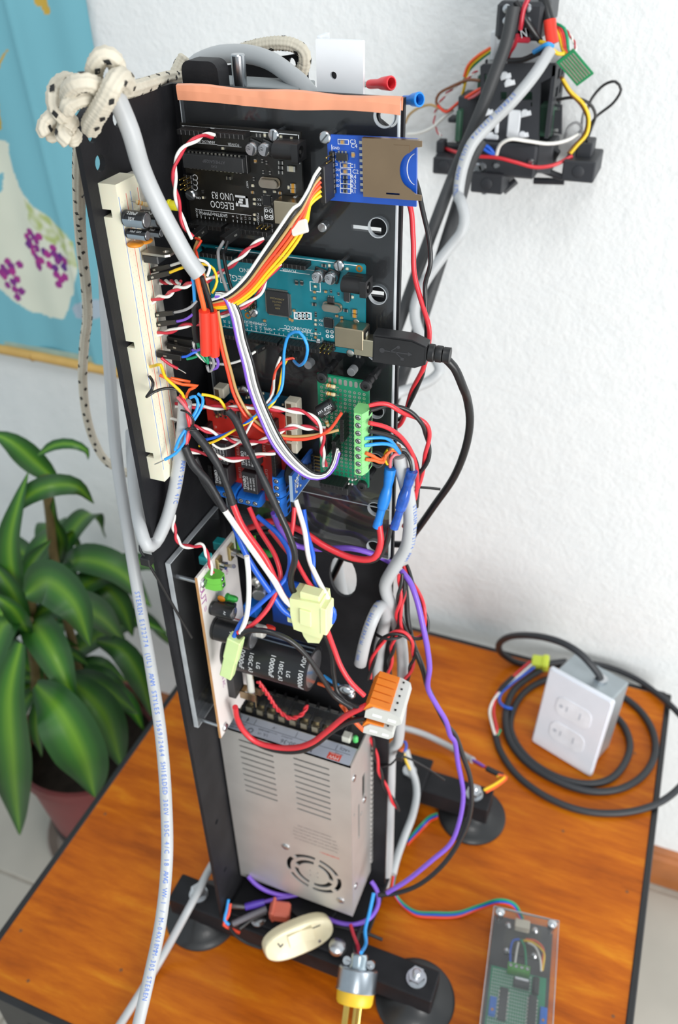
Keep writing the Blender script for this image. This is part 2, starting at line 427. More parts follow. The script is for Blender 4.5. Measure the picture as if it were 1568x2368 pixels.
b = B(); b.lathe([(7, 0), (7, 1.5), (5, 4), (0.1, 4.6)], (c.x, c.y, BASE + 3.9), (c.x, c.y, BASE + 5), 20); mpart(b, 'carriage_bolt', MATS['zinc'])
c = ka('D3', 225, 420, z=BASE + 4)
b = B(); b.lathe([(8.6, 0), (8.6, 1.5), (7.4, 3.4), (0.1, 4)], (c.x, c.y, BASE + 3.9), (c.x, c.y, BASE + 5), 24); mpart(b, 'carriage_bolt', MATS['zinc'])

# ================================================================ power supply
psx, psz = -86.5, -277.
PW, PH, PD = 113., 215., 50.
pO = (psx + PW / 2, -25, psz - PH)
psu = thing('power_supply', 'silver metal power supply box with slotted cover and round fan grille', 'power supply', pO)
def pp(b, n, mt, parent=None, **k): return part(b, n, mt, parent or psu, org=pO, **k)
alu = mat('aluminium', '#d3d1ce', .42, .62, .05, 40, .03, 800)
FY = -50.   # front face
# front cover with slots and fan openings
loops = [rect(psx, psz - PH, psx + PW, psz)]
def pf(c, x, y):
    q = ka(c, x, y, y=FY); return q.x, q.z
def slot_between(a, b_, h):
    x0, z0 = a; x1, z1 = b_; z = (z0 + z1) / 2
    return [(x0, z - h), (x1, z - h), (x1 + .6, z), (x1, z + h), (x0, z + h), (x0 - .6, z)]
L0, L1 = pf('D1', 240, 345), pf('D1', 440, 455); La, Lb = pf('D1', 290, 712), pf('D1', 480, 775)
R0, R1 = pf('D1', 625, 475), pf('D1', 835, 545); Ra, Rb = pf('D1', 652, 840), pf('D1', 852, 910)
sl = []
for i in range(10):
    t = i / 9; z = L0[1] + (La[1] - L0[1]) * t - 1; sl.append(((-69.5, z), (-39.5, z)))
for i in range(10):
    t = i / 9; z = R0[1] + (Ra[1] - R0[1]) * t - 1; sl.append(((-21.5, z), (8.5, z)))
for a, c in sl: loops.append(slot_between(a, c, .95))
fcx, fcz = pf('D1', 770, 1320)
def arc_slot(r0, r1, a0, a1):
    n = 7; o = []
    for i in range(n): t = math.radians(a0 + (a1 - a0) * i / (n - 1)); o.append((fcx + r1 * math.cos(t), fcz + r1 * math.sin(t)))
    for i in range(n): t = math.radians(a1 + (a0 - a1) * i / (n - 1)); o.append((fcx + r0 * math.cos(t), fcz + r0 * math.sin(t)))
    return o
for k in range(6): loops.append(arc_slot(22.5, 26.5, k * 60 + 5 + 20, k * 60 + 55 + 20))
for k in range(4): loops.append(arc_slot(14.5, 18.8, k * 90 + 8 - 10, k * 90 + 82 - 10))
for (i, j) in ((-3.5, -3.5), (3.5, -3.5), (-3.5, 3.5), (3.5, 3.5)): loops.append(circ(fcx + i, fcz + j, .9, 8))
b = B(); b.prism(loops, FY, FY + 1.2, lambda a, c, d: (a, d, c)); pp(b, 'front_cover', alu)
# body
b = B()
b.box((psx + .6, -25, psz - PH / 2), (1.2, 47, PH))
b.box((psx + PW / 2, -25, psz - PH + .6), (PW - 2.4, 47, 1.2)); b.box((psx + PW / 2, -2.6, psz - PH / 2), (PW - 2.4, 1.2, PH - 2))
pp(b, 'case_body', alu)
sx = psx + PW
def sf(c, x, y):
    q = ka(c, x, y, x=sx); return q.y, q.z
s1 = []
yy0, zz0 = sf('D1', 1080, 480); 
for k in range(5): s1.append(rrect(-43 + k * 5.5, psz - 38, -41 + k * 5.5, psz - 8, .9))
s1.append(rrect(-34, psz - 118, -31, psz - 70, 1.2)); s1.append(rrect(-24, psz - 75, -18, psz - 45, 1.2))
s1 += [circ(-43, psz - 30 - 40, 1.6, 10), circ(-27, psz - 90, 2.2, 12), circ(-42, psz - PH + 40, 1.8, 10)]
b = B(); b.prism([rect(-49, psz - PH, -2, psz - 2)] + s1[5:], sx - 1.2, sx, lambda a, c, d: (d, a, c)); pp(b, 'side_cover', alu)
b = B(); b.box((psx + PW / 2, -25, psz - PH / 2 - 18), (PW - 8, 40, PH - 46)); pp(b, 'inner_shroud', MATS['black_plastic'])
b = B()
for k in range(28): b.box((sx + .5, -1.5, psz - 20 - k * 6.6), (1.4, 2.6, 4))
pp(b, 'edge_teeth', alu, kind='stuff')
for (c_, x, y) in (('D1', 568, 1122), ('D1', 965, 1512)):
    q = ka(c_, x, y, y=FY); b = B(); b.lathe([(3.6, 0), (3.4, .9), (2, 1.5), (.1, 1.6)], (q.x, FY, q.z), (q.x, FY - 1, q.z), 16); pp(b, 'screw', MATS['zinc'])
for (yy, zz) in ((-43, psz - 22), (-42, psz - PH + 38), (-20, psz - 80)):
    b = B(); b.lathe([(3, 0), (2.8, 1), (.1, 1.6)], (sx, yy, zz), (sx + 1, yy, zz), 14); pp(b, 'screw', MATS['zinc'])
# label ledge on the top end
lab = mat('label_film', '#c3cad8', .35, .2, .04, 30)
lz = psz - .2
b = B(); b.box((psx + PW / 2, FY + 9, psz - .6), (PW, 18, 1.2)); pp(b, 'top_ledge', alu)
b = B(); b.box((psx + PW / 2 + 1, FY + 9.2, psz + .15), (PW - 5, 16.5, .25)); lb = pp(b, 'rating_label', lab)
def lt(b_, s, u, v, size, **k):   # lettering reads upside down from the front
    put_text(b_, s, size, (u, FY + v, psz + .34), (-1, 0, 0), (0, -1, 0), **k)
b = B()
for (s, u) in (('N', -77), (u'+V', -5), (u'+ADJ', 17), (u'-V', -43)): lt(b, s, u, 13.5, 3.8)
for u in (-73, -67, -60, -24, 10): b.box((u, FY + 13.5, psz + .33), (.35, 5, .1))
b.box((psx + PW / 2, FY + 10.4, psz + .33), (PW - 8, .3, .1))
for (s, u, v, z) in (('NES-350-36', -20, 4.2, 5.6), ('INPUT', -69, 8.3, 2.4), ('OUTPUT', -30, 8.6, 2.4), ('36V  9.7A', -50, 8.2, 2.4), ('SWITCHING POWER', -46, 8.6, 1.6), ('US', -52, 4.4, 2.8), ('UL', -47, 4.6, 3.6), ('+V ADJ.', 14, 8.4, 2.2), ('AC 200-240V 4A', -74, 5.4, 1.9), ('AC 100-120V 6.8A', -74, 3, 1.9)): lt(b, s, u, v, z)
for r in (2.4, 1.8):
    b.prism([circ(-60, FY + 4.6, r, 18), circ(-60, FY + 4.6, r - .35, 18)], psz + .3, psz + .36)
b.box((-66.6, FY + 13.6, psz + .33), (.3, 3, .1)); b.box((-66.6, FY + 13, psz + .33), (2, .3, .1)); b.box((-66.6, FY + 13.7, psz + .33), (1.4, .3, .1))
pp(b, 'lettering', MATS['dark_print'], lb)
b = B(); b.box((11.5, FY + 4.6, psz + .33), (10.5, 6.2, .12)); rl = pp(b, 'maker_mark', mat('logo_red', '#d94b36', .5), lb)
b = B(); lt(b, 'MW', 11.5, 3.9, 4.6); lt(b, 'MEAN WELL', 11.5, 6.9, 1.5); b2 = B(); b2.v = [(p[0], p[1], p[2] + .1) for p in b.v]; b2.f = b.f; pp(b2, 'mark_lettering', mat('logo_pale', '#ece4e4', .5), lb)
# warning print on the front
b = B()
for k, (s) in enumerate(('To prevent fire or shock hazard do not', 'replace with same type and rating of fuse', 'only, disconnect power before servicing', 'this equipment should be installed in a', 'restricted access location area')):
    q = ka('D1', 770, 1105 - k * 24, y=FY); put_text(b, s, 2.5, (q.x + 2 - k * .3, FY - .1, q.z), (-1, 0, 0), (0, 0, -1))
pp(b, 'fine_print', mat('grey_print', '#6a6468', .6))
q = ka('D1', 885, 1185, y=FY); b = B(); put_text(b, 'WARNING !', 3.4, (q.x, FY - .1, q.z), (-1, 0, 0), (0, 0, -1)); pp(b, 'warning_word', mat('warn_red', '#d8452f', .5))
# terminal block behind the ledge
tbm = mat('terminal_black', '#232325', .4)
b = B(); b.box((psx + PW / 2 - 6, -19, psz - 1), (96, 20, 12), .6)
TBX = [psx + 8 + i * 9.6 for i in range(10)]
for x in TBX: b.box((x - 4.6, -19, psz + 8), (1.4, 19, 9))
tb_ = pp(b, 'terminal_block', tbm)
b = B(); b.box((psx + PW / 2 - 6, -22, psz + 13.4), (96, 13, .8)); pp(b, 'clear_guard', MATS['acrylic_case'], tb_)
for x in TBX[:-1]:
    b = B(); b.box((x + .2, -24, psz + 6.6), (6.8, 9, 1)); b.lathe([(3, 0), (3, 1.8), (.1, 2.3)], (x + .2, -23, psz + 7), (x + .2, -23, psz + 8), 12); b.box((x + .2, -29.6, psz + 4.6), (5, 1.2, 6)); pp(b, 'terminal_screw', mat('terminal_brass', '#c9bda0', .3, .9), tb_)
# trim pot, led and wires visible at the right end of the terminal row
q = at(822, 1693, y=-26); b = B(); b.lathe([(2.2, 0), (2.2, 4), (1.4, 5.4), (.1, 6)], (q.x, q.y, psz + 1), (q.x, q.y, psz + 2), 12); pp(b, 'indicator_led', mat('green_led', '#55c86a', .2))
b = B(); b.box((q.x - 7, q.y, psz + 2.5), (7, 7, 6), .6); pp(b, 'trim_pot', mat('pot_white', '#dcdccf', .5))
# fan rotor behind the grille
b = B(); b.cyl((fcx, FY + 6, fcz), (fcx, FY + 10, fcz), 12, n=20)
for k in range(7):
    t = k * 2 * math.pi / 7; R = Matrix.Rotation(t, 3, 'Y') @ Matrix.Rotation(.6, 3, 'X')
    b.box(Vector((fcx, FY + 8, fcz)) + Matrix.Rotation(t, 3, 'Y') @ Vector((19, 0, 0)), (14, 1.2, 9), 0, R)
pp(b, 'fan_rotor', MATS['black_plastic'])
# ================================================================ circuit boards
class Board:
    """a thing with a local frame: u along the board, v up it, n out of its component side (mm)"""
    def __init__(s, name, label, cat, o, u, v, group=None):
        s.o = Vector(o); s.u = Vector(u).normalized(); s.v = Vector(v).normalized(); s.n = s.u.cross(s.v).normalized(); s.v = s.n.cross(s.u)
        s.e = thing(name, label, cat, s.o, Matrix((s.u, s.v, s.n)).transposed(), group)
    def L(s, c, x, y, w=0.):
        px, py = kp(c, x, y)
        d = CF + CR * ((px - IW / 2) / FPX) - CU * ((py - IH / 2) / FPX)
        q = s.o + s.n * w; t = (q - CAM).dot(s.n) / d.dot(s.n); p = CAM + d * t - s.o
        return Vector((p.dot(s.u), p.dot(s.v), w))
    def part(s, b, name, mt, parent=None, **k): return part(b, name, mt, parent or s.e, **k)
    def world(s, p): return s.o + s.u * p[0] + s.v * p[1] + s.n * p[2]
CACHE = {}
def multi(key, name, bs, parent, loc=(0, 0, 0), rz=0., label=None):
    """one small component of several materials; alike ones share mesh data. bs: callable -> [(B, material), ...]"""
    if key not in CACHE:
        me = bpy.data.meshes.new(name); V_ = []; F_ = []; I_ = []; ms = []
        for b, mt in bs():
            o = len(V_); V_ += [tuple(k * .001 for k in p) for p in b.v]; F_ += [tuple(i + o for i in f) for f in b.f]
            if mt not in ms: ms.append(mt)
            I_ += [ms.index(mt)] * len(b.f)
        me.from_pydata(V_, [], F_)
        for mt in ms: me.materials.append(mt)
        me.polygons.foreach_set('material_index', I_)
        bm = bmesh.new(); bm.from_mesh(me); bmesh.ops.recalc_face_normals(bm, faces=bm.faces); bm.to_mesh(me); bm.free()
        me.shade_smooth(); me.set_sharp_from_angle(angle=math.radians(35)); CACHE[key] = me
    o = bpy.data.objects.new(name, CACHE[key]); COL.objects.link(o); o.parent = parent
    o.location = Vector(loc) * .001; o.rotation_euler = (0, 0, rz)
    if label: o['label'] = label
    return o
hdr_m = mat('header_plastic', '#161617', .4); ic_m = mat('chip_epoxy', '#2b2c2e', .45, 0, .1, 120)
tin = MATS['tin']; gold = MATS['gold']; WP = MATS['white_print']; BP = MATS['black_plastic']
tan_m = mat('ceramic_tan', '#b38a52', .5); amber_m = mat('tantalum', '#c98f2e', .45); can_m = mat('capacitor_can', '#c3c5c9', .25, .9); dustw = mat('led_white', '#e4dcc0', .4)
hole_m = mat('socket_hole', '#050505', .8)
def header(bd, u0, v0, n, h=8.5, along='u', name='socket_header', rows=1, parent=None):
    def mk():
        b = B(); b2 = B()
        for i in range(n):
            for r in range(rows):
                b.box((i * 2.54, r * 2.54, h / 2), (2.5, 2.5, h), .15); b2.box((i * 2.54, r * 2.54, h), (.95, .95, .12))
        return [(b, hdr_m), (b2, hole_m)]
    return multi(('hdr', n, h, rows), name, mk, parent or bd.e, (u0, v0, 0), 0 if along == 'u' else math.pi / 2)
def pins(bd, u, v, nu, nv, rz=0., parent=None, h=8.5, name='pin_header'):
    def mk():
        b = B(); b2 = B()
        for i in range(nu):
            for j in range(nv):
                b.box((i * 2.54, j * 2.54, 1.25), (2.4, 2.4, 2.5), .3); b2.box((i * 2.54, j * 2.54, h / 2), (.64, .64, h), .15)
        return [(b, hdr_m), (b2, gold)]
    return multi(('pin', nu, nv, h), name, mk, parent or bd.e, (u, v, 0), rz)
def smd(bd, p, kind='r', rz=0., s=1.0):
    L_, W_, H_, mt = dict(r=(1.7, 1.0, .5, ic_m), c=(2, 1.25, .9, tan_m), t=(3.4, 2.6, 1.5, amber_m), w=(2, 1.2, .6, dustw), k=(2.6, 1.6, 1, ic_m))[kind]
    L_, W_, H_ = L_ * s, W_ * s, H_ * s
    def mk():
        b = B(); b.box((0, 0, H_ / 2 + .05), (L_ * .6, W_, H_)); e = B()
        for k in (-1, 1): e.box((k * L_ * .4, 0, H_ / 2 + .05), (L_ * .22, W_, H_ * 1.04))
        return [(b, mt), (e, tin)]
    return multi(('smd', kind, round(s, 2)), 'chip_component', mk, bd.e, (p[0], p[1], 0), rz)
def elcap(bd, p, r, h, rz=0.):
    def mk():
        b = B(); b.lathe([(r * .96, 1.2), (r, 1.6), (r, h - .8), (r * .9, h - .2), (r * .85, h)], (0, 0, 0), (0, 0, 1), 22)
        a = B(); a.box((0, 0, .7), (2.15 * r, 2.15 * r, 1.4), .5); d = B(); d.prism([[(r * .83 * math.cos(t), r * .83 * math.sin(t)) for t in [math.radians(q) for q in range(-60, 61, 15)]]], h + .01, h + .06)
        put_text(d, '47', r * .62, (-r * .2, r * .12, h + .06), (0, 1, 0), (-1, 0, 0)); put_text(d, '25V', r * .5, (-r * .62, 0, h + .06), (0, 1, 0), (-1, 0, 0))
        return [(b, can_m), (a, BP), (d, mat('can_mark', '#3c3d40', .5))]
    return multi(('elc', r, h), 'electrolytic_can', mk, bd.e, (p[0], p[1], 0), rz)
def crystal(bd, p, l=10.5, w=4.2, h=3.6, rz=0.):
    def mk():
        b = B(); b.prism([rrect(-l / 2 - .5, -w / 2 - .5, l / 2 + .5, w / 2 + .5, w / 2, 6)], .3, .8); b.prism([rrect(-l / 2, -w / 2, l / 2, w / 2, w / 2 - .05, 6)], .8, h - .3); b.prism([rrect(-l / 2 + .3, -w / 2 + .3, l / 2 - .3, w / 2 - .3, w / 2 - .4, 6)], h - .3, h)
        return [(b, mat('crystal_can', '#b5ab9c', .25, 1))]
    return multi(('xtal', l, w), 'crystal', mk, bd.e, (p[0], p[1], 0), rz)
def screw(bd, p, r=3., ang=.6, w=0., name='slotted_screw', parent=None):
    def mk():
        b = B(); b.lathe([(r, 0), (r, 1.4), (r * .8, 2.1), (r * .5, 2.3)], (0, 0, 0), (0, 0, 1), 20); c = B(); c.box((0, 0, 2.3), (r * 1.7, .7, .16)); b.cyl((0, 0, -12), (0, 0, 0), 1.5, n=8)
        return [(b, MATS['zinc']), (c, mat('slot_dark', '#4a4e52', .6))]
    return multi(('scr', r), name, mk, parent or bd.e, (p[0], p[1], w), ang)
def chip(bd, p, lx, ly, h, pn, name='chip', rz=0., sides=2, pad=1.0, legmat=None):
    """an IC body with pn legs along each of two (or four) sides"""
    def mk():
        b = B(); b.box((0, 0, h / 2 + .25), (lx, ly, h), .25); b.cyl((-lx / 2 + 1, -ly / 2 + 1, h + .2), (-lx / 2 + 1, -ly / 2 + 1, h + .27), .4, n=8); l = B()
        q = lx * .9 / pn
        for i in range(pn):
            x = -lx * .45 + q * (i + .5)
            for sg in (-1, 1):
                l.box((x, sg * (ly / 2 + pad * .4), h * .35), (q * .5, pad, .25)); l.box((x, sg * (ly / 2 + pad * .85), h * .18), (q * .5, .3, h * .36))
        if sides == 4:
            q = ly * .9 / pn
            for i in range(pn):
                y = -ly * .45 + q * (i + .5)
                for sg in (-1, 1): l.box((sg * (lx / 2 + pad * .4), y, h * .35), (pad, q * .5, .25)); l.box((sg * (lx / 2 + pad * .85), y, h * .18), (.3, q * .5, h * .36))
        return [(b, ic_m), (l, legmat or tin)]
    return multi(('chip', lx, ly, h, pn, sides), name, mk, bd.e, (p[0], p[1], 0), rz)
def jack(bd, u, v):
    """barrel power jack, opening towards +u"""
    def mk():
        b = B(); b.prism([[(-9, -4.5), (-9, 4.5), (1.5, 4.5), (1.5, -4.5)]], 0, 4.5)
        b.prism([[(4.5 * math.cos(t), 4.5 + 4.5 * math.sin(t) * 1.3) for t in [math.radians(a) for a in range(0, 181, 15)]]], -9.5, 1.5, lambda a, c, d: (d, a, c + .5))
        b.prism([rrect(-4.5, 0, 4.5, 11, .6), circ(0, 6.4, 3.1, 20)], 1.5, 5, lambda a, c, d: (d, a, c))
        c = B(); c.cyl((1.6, 0, 6.4), (1.7, 0, 6.4), 3.0, n=20); i = B(); i.cyl((1.7, 0, 6.4), (4.6, 0, 6.4), 1.0, n=12)
        return [(b, BP), (c, hole_m), (i, tin)]
    return multi('jack', 'barrel_jack', mk, bd.e, (u, v, 0))
def usb_b(bd, u, v, L_=16.):
    """square metal USB socket opening towards +u"""
    def mk():
        b = B(); b.box((-L_ / 2, 0, 5.6), (L_, 12, 10.8), .5); c = B(); c.prism([[(-4.2, 1.8), (4.2, 1.8), (4.2, 7.6), (2.6, 9.4), (-2.6, 9.4), (-4.2, 7.6)]], 0.02, .14, lambda a, z, d: (d, a, z)); e = B(); e.box((-1, 0, 5.4), (2.6, 5.6, 3.2)); 
        return [(b, mat('usb_shell', '#b9ab93', .28, 1)), (c, hole_m), (e, mat('usb_tongue', '#e6e3d8', .5))]
    return multi(('usb', L_), 'usb_socket', mk, bd.e, (u, v, 0))
ux_ = (-1, 0, 0); uy_ = (0, -1, 0)       # upside-down lettering on the two controller boards
def edge_frame(b, w, h, t=.35, z=.06):
    b.prism([rect(1, 1, w - 1, h - 1), rect(1 + t, 1 + t, w - 1 - t, h - 1 - t)], .02, z)

# ---------------------------------------------------------------- black controller board (upper)
YB = -14.
uno = Board('controller_board', 'black microcontroller board mounted upside down, uppermost of the boards on the mast', 'circuit board', (-78., YB, 112.), X_, Z_)
pcbk = mat('black_solder_mask', '#15130f', .38, 0, .35, 90, coat=.2)
b = B(); b.prism([[(0, 1), (1, 0), (66, 0), (66, 2), (68.6, 4.6), (68.6, 53.3), (0, 53.3)], circ(66.2, 43, .1, 6)], -1.6, 0); uno.part(b, 'circuit_panel', pcbk)
header(uno, 3.9, 50.8, 6); header(uno, 21.7, 50.8, 8); header(uno, 3.9, 2.54, 8); header(uno, 26.3, 2.54, 10)
q = uno.L('C2', 292, 545, 5.0); d_ = chip(uno, (q.x, q.y), 35.5, 7.2, 3.4, 14, 'dip_chip', pad=.9)
sk = B(); sk.box((q.x, q.y, .0), (1, 1, .1)); d_.location.z = .0035
b = B(); b.box((q.x, q.y, 1.75), (36.5, 9.6, 3.5), .3); uno.part(b, 'chip_socket', hdr_m)
b = B()
put_text(b, 'ATMEGA328P', 2.2, (q.x + 1, q.y + 1, 7.25), ux_, uy_); put_text(b, '1543', 1.8, (q.x + 1, q.y - 1.4, 7.25), ux_, uy_); uno.part(b, 'chip_marking', mat('laser_mark', '#55565a', .6))
for x_, y_ in ((505, 470), (580, 474)): elcap(uno, uno.L('C2', x_, y_, 5.5), 3.3, 5.8, -.3)
q = uno.L('C2', 760, 480, 6); jack(uno, q.x - 1, q.y)
q = uno.L('C2', 768, 852, 10.8); usb_b(uno, 72.5, q.y, 16)
q = uno.L('C2', 605, 672, 3.4); crystal(uno, q, 10.8, 4.4)
for x_, y_, a in ((637, 388, 1.4), (150, 737, -.5), (765, 757, 0)):
    q = uno.L('C2', x_, y_, 1.5); screw(uno, q, 3.0 if x_ != 765 else 1.6, a)
q = uno.L('C2', 150, 660, 2); pins(uno, q.x - 2.5, q.y - 2.54, 2, 3)
q = uno.L('C2', 597, 925, 2); pins(uno, q.x - 2.5, q.y - 1.27, 3, 2)
q = uno.L('C2', 603, 768); chip(uno, q, 5, 5, .9, 6, 'usb_chip', sides=4, pad=.5)
q = uno.L('C2', 770, 560); b = B(); 
smd(uno, uno.L('C2', 748, 580), 'w', 0, 2.2)
for x_, y_ in ((758, 680), (758, 708)): smd(uno, uno.L('C2', x_, y_), 't', 0, .85)
for i, (x_, y_, k, r) in enumerate([(520, 680, 'w', 0), (525, 640, 'r', 1.57), (520, 718, 'c', 0), (530, 760, 'w', 0), (530, 786, 'w', 0), (530, 850, 'w', 0), (532, 878, 'w', 0), (230, 750, 'w', 0), (225, 715, 'r', 1.57), (345, 462, 'w', 0), (685, 395, 'w', 0), (745, 405, 'w', 1.57), (590, 385, 'w', 1.57), (555, 385, 'k', 0), (535, 535, 'c', 1.57), (575, 535, 'r', 1.57), (600, 545, 'r', 1.57), (580, 600, 'r', 1.57), (620, 605, 'r', 1.57), (685, 545, 'k', 0), (685, 573, 'k', 0), (685, 602, 'k', 0), (648, 715, 'w', 0), (590, 715, 'w', 0), (680, 722, 'c', 0), (380, 635, 'k', 0), (730, 690, 'w', 1.57)]):
    smd(uno, uno.L('C2', x_, y_), k, r)
b = B()
def L2(x_, y_, w=.08): return uno.L('C2', x_, y_, w)
put_text(b, 'ELEGOO', 5.4, L2(338, 793), ux_, uy_, .7); put_text(b, 'UNO R3', 5.4, L2(340, 740), ux_, uy_, .68)
put_text(b, 'DIGITAL (PWM~)', 2.6, L2(285, 848), ux_, uy_, .9)
for s_, x_ in zip(('RX<0', 'TX>1', '2', '~3', '4', '~5', '~6', '7', '8', '~9', '~10', '~11', '12', '13', 'GND', 'AREF'), [3.9 + i * 2.54 for i in range(8)] + [26.3 + i * 2.54 for i in range(8)]):
    put_text(b, s_, 1.75, (x_, 7.4, .08), (0, -1, 0), (1, 0, 0)); b.box((x_, 4.9, .05), (.3, 1.2, .05))
b.box((L2(350, 838).x, L2(350, 838).y, .05), (33, .25, .05))
q0, q1 = L2(413, 730), L2(497, 822)
x0, x1, y0, y1 = q0.x, q1.x - .3, q1.y + 1.2, q0.y - .5; t = (x1 - x0) * .2; w_ = x1 - x0; h_ = y1 - y0
for (a0, c0, a1, c1) in ((0, 1 - .2, 1, 1), (.8, .2, 1, 1), (.3, 0, 1, .2), (0, .28, .55, .48), (0, .0, .2, .48), (.3, .52, .6, .72)): b.box((x0 + w_ * (a0 + a1) / 2, y0 + h_ * (c0 + c1) / 2, .05), (w_ * (a1 - a0), h_ * (c1 - c0), .05))
put_text(b, 'ANALOG IN', 1.9, L2(245, 424), ux_, uy_); put_text(b, 'POWER', 1.9, L2(405, 440), ux_, uy_); b.box((*L2(245, 436).xy, .05), (13, .2, .05)); b.box((*L2(380, 450).xy, .05), (14, .2, .05))
put_text(b, 'ON', 1.8, L2(200, 752), ux_, uy_); put_text(b, 'TX', 1.8, L2(556, 790), ux_, uy_); put_text(b, 'RX', 1.8, L2(556, 762), ux_, uy_); put_text(b, 'L', 1.8, L2(548, 847), ux_, uy_); put_text(b, 'RESET', 1.4, L2(485, 675), (0, -1, 0), (1, 0, 0))
b.box((34, 51.9, .05), (66, .4, .06)); b.box((67.6, 45, .05), (.4, 14, .06))
for k in range(3):
    q = L2(180, 634 + k * 29); b.prism([circ(q.x, q.y, 1.6, 14), circ(q.x, q.y, 1.3, 14)], .03, .08)
q = L2(610, 845); b.prism([rrect(q.x - 2.6, q.y - 3.2, q.x + 2.6, q.y + 3.2, .8), rrect(q.x - 2.3, q.y - 2.9, q.x + 2.3, q.y + 2.9, .7)], .03, .08)
for i in (-1.2, 1.2):
    for j in (-1.5, 1.5): b.prism([circ(q.x + i, q.y + j, 1., 12), circ(q.x + i, q.y + j, .5, 12)], .03, .08)
for (x_, y_, w_, h_) in ((660, 655, 26, 12),): pass
uno.part(b, 'silkscreen', WP, smooth=False)

# ---------------------------------------------------------------- teal controller board (long)
mega = Board('controller_board', 'long teal microcontroller board with the black USB cable plugged in', 'circuit board', (-76.6, YB, 48.2), X_, Z_)
teal = mat('teal_solder_mask', '#077583', .33, 0, .12, 60, coat=.2)
b = B(); b.prism([[(0, 0), (96, 0), (96.5, .8), (99, .8), (101.6, 3), (101.6, 52), (100.6, 53.3), (2, 53.3), (0, 51)], circ(3.6, 50.7, 1.6, 12), circ(96.5, 2.8, 1.6, 12)], -1.6, 0); mega.part(b, 'circuit_panel', teal)
def L5(x_, y_, w=.08): return mega.L('C5', x_, y_, w)
header(mega, 7.5, 50.6, 8); header(mega, 29.5, 50.6, 8); header(mega, 51.5, 50.6, 8)
header(mega, 9, 2.7, 8); header(mega, 31.5, 2.7, 8); header(mega, 53.2, 2.7, 10)
header(mega, 4.6, 8.5, 14, 8.5, 'v', rows=2)
for x_, y_ in ((690, 258), (765, 268)): elcap(mega, mega.L('C5', x_, y_, 5.5), 3.4, 5.8, -.25)
q = mega.L('C5', 935, 300, 6); jack(mega, 101, q.y - .6)
q = mega.L('C5', 900, 620, 10.8); usb_b(mega, 104.5, q.y, 17)
q = mega.L('C5', 770, 440, 3.5); crystal(mega, q, 10.8, 4.4)
for x_, y_, a in ((816, 192, 1.7), (314, 465, .9)): screw(mega, mega.L('C5', x_, y_, 1.8), 3.0, a)
q = mega.L('C5', 460, 410, 1.4); chip(mega, q, 14, 14, 1.3, 25, 'main_chip', sides=4, pad=1.1)
b = B()
for k, s_ in enumerate(('ATMEGA2560', '16AU-TH', '1523X', 'ARM')): put_text(b, s_, 1.5, (q.x, q.y + 3 - k * 1.9, 1.62), ux_, uy_)
mega.part(b, 'chip_marking', mat('gold_mark', '#8d8158', .6))
q = mega.L('C5', 757, 525, 1); chip(mega, q, 5.4, 5.4, .9, 8, 'usb_chip', sides=4, pad=.5)
q = mega.L('C5', 775, 388); chip(mega, q, 4.2, 3, 1.1, 4, 'regulator_chip'); q = mega.L('C5', 865, 365, 1.5); chip(mega, q, 3.6, 6.4, 1.7, 1, 'regulator_chip')
q = mega.L('C5', 752, 660, 2); pins(mega, q.x - 2, q.y - 1.2, 3, 2); q = mega.L('C5', 320, 405, 2); pins(mega, q.x - 2.5, q.y - 2.5, 2, 3)
for x_, y_ in ((915, 452), (915, 478)): smd(mega, mega.L('C5', x_, y_), 't', 0, .8)
for (x_, y_, k, r) in ((575, 285, 'k', 1.57), (605, 287, 'k', 1.57), (683, 308, 'w', 0), (680, 340, 'c', 0), (680, 376, 'c', 0), (678, 412, 'k', 0), (745, 338, 'c', 0), (775, 338, 'r', 1.57), (818, 352, 'r', 1.57), (735, 185, 'k', 0), (765, 185, 'w', 1.57), (900, 370, 'w', 1.57), (560, 448, 'c', 0), (548, 505, 'c', 1.57), (535, 498, 'c', 1.57), (388, 508, 'c', 0), (685, 465, 'r', 1.57), (685, 480, 'r', 1.57), (685, 505, 'w', 0), (685, 530, 'w', 0), (685, 560, 'r', 1.57), (685, 583, 'w', 0), (685, 605, 'c', 0), (862, 448, 'k', 0), (838, 490, 'c', 0), (805, 555, 'c', 0), (870, 205, 'w', 0), (935, 715, 'k', 0), (810, 480, 'c', 0), (745, 440, 'c', 1.57)): smd(mega, mega.L('C5', x_, y_), k, r)
for (x_, y_, r) in ((885, 700, 2.2), (920, 520, 2.0)):
    q = L5(x_, y_); b = B(); b.lathe([(r, 0), (r, .3), (r * .8, .6)], (q.x, q.y, 0), (q.x, q.y, 1), 14); mega.part(b, 'solder_pad', tin)
for x_, y_ in ((938, 206), (286, 480)):
    q = L5(x_, y_); b = B(); b.prism([circ(q.x, q.y, 2, 16), circ(q.x, q.y, 1, 16)], .01, .1); mega.part(b, 'copper_ring', mat('copper', '#c98a3c', .4, .8))
b = B()
put_text(b, 'ARDUINO.CC', 2.9, L5(578, 556), ux_, uy_, .95); put_text(b, 'ARDUINO', 3.6, L5(310, 220), ux_, uy_); put_text(b, 'MEGA', 5.4, L5(225, 262), ux_, uy_)
put_text(b, 'POWER', 2.4, L5(528, 217), ux_, uy_); put_text(b, 'COMMUNICATION', 2.2, L5(310, 520), ux_, uy_); put_text(b, 'PWM', 2.2, L5(406, 560), ux_, uy_)
for i, s_ in enumerate('ivo+'): 
    q = L5(573 + i * 23, 482); b.prism([rect(q.x - 1.9, q.y - 2.2, q.x + 1.9, q.y + 2.2), rect(q.x - 1.0, q.y - 1.2, q.x + 1.0, q.y + 1.2)], .03, .08); b.box((q.x, q.y, .05), (.6, 1.6 if s_ in 'iv' else .6, .06))
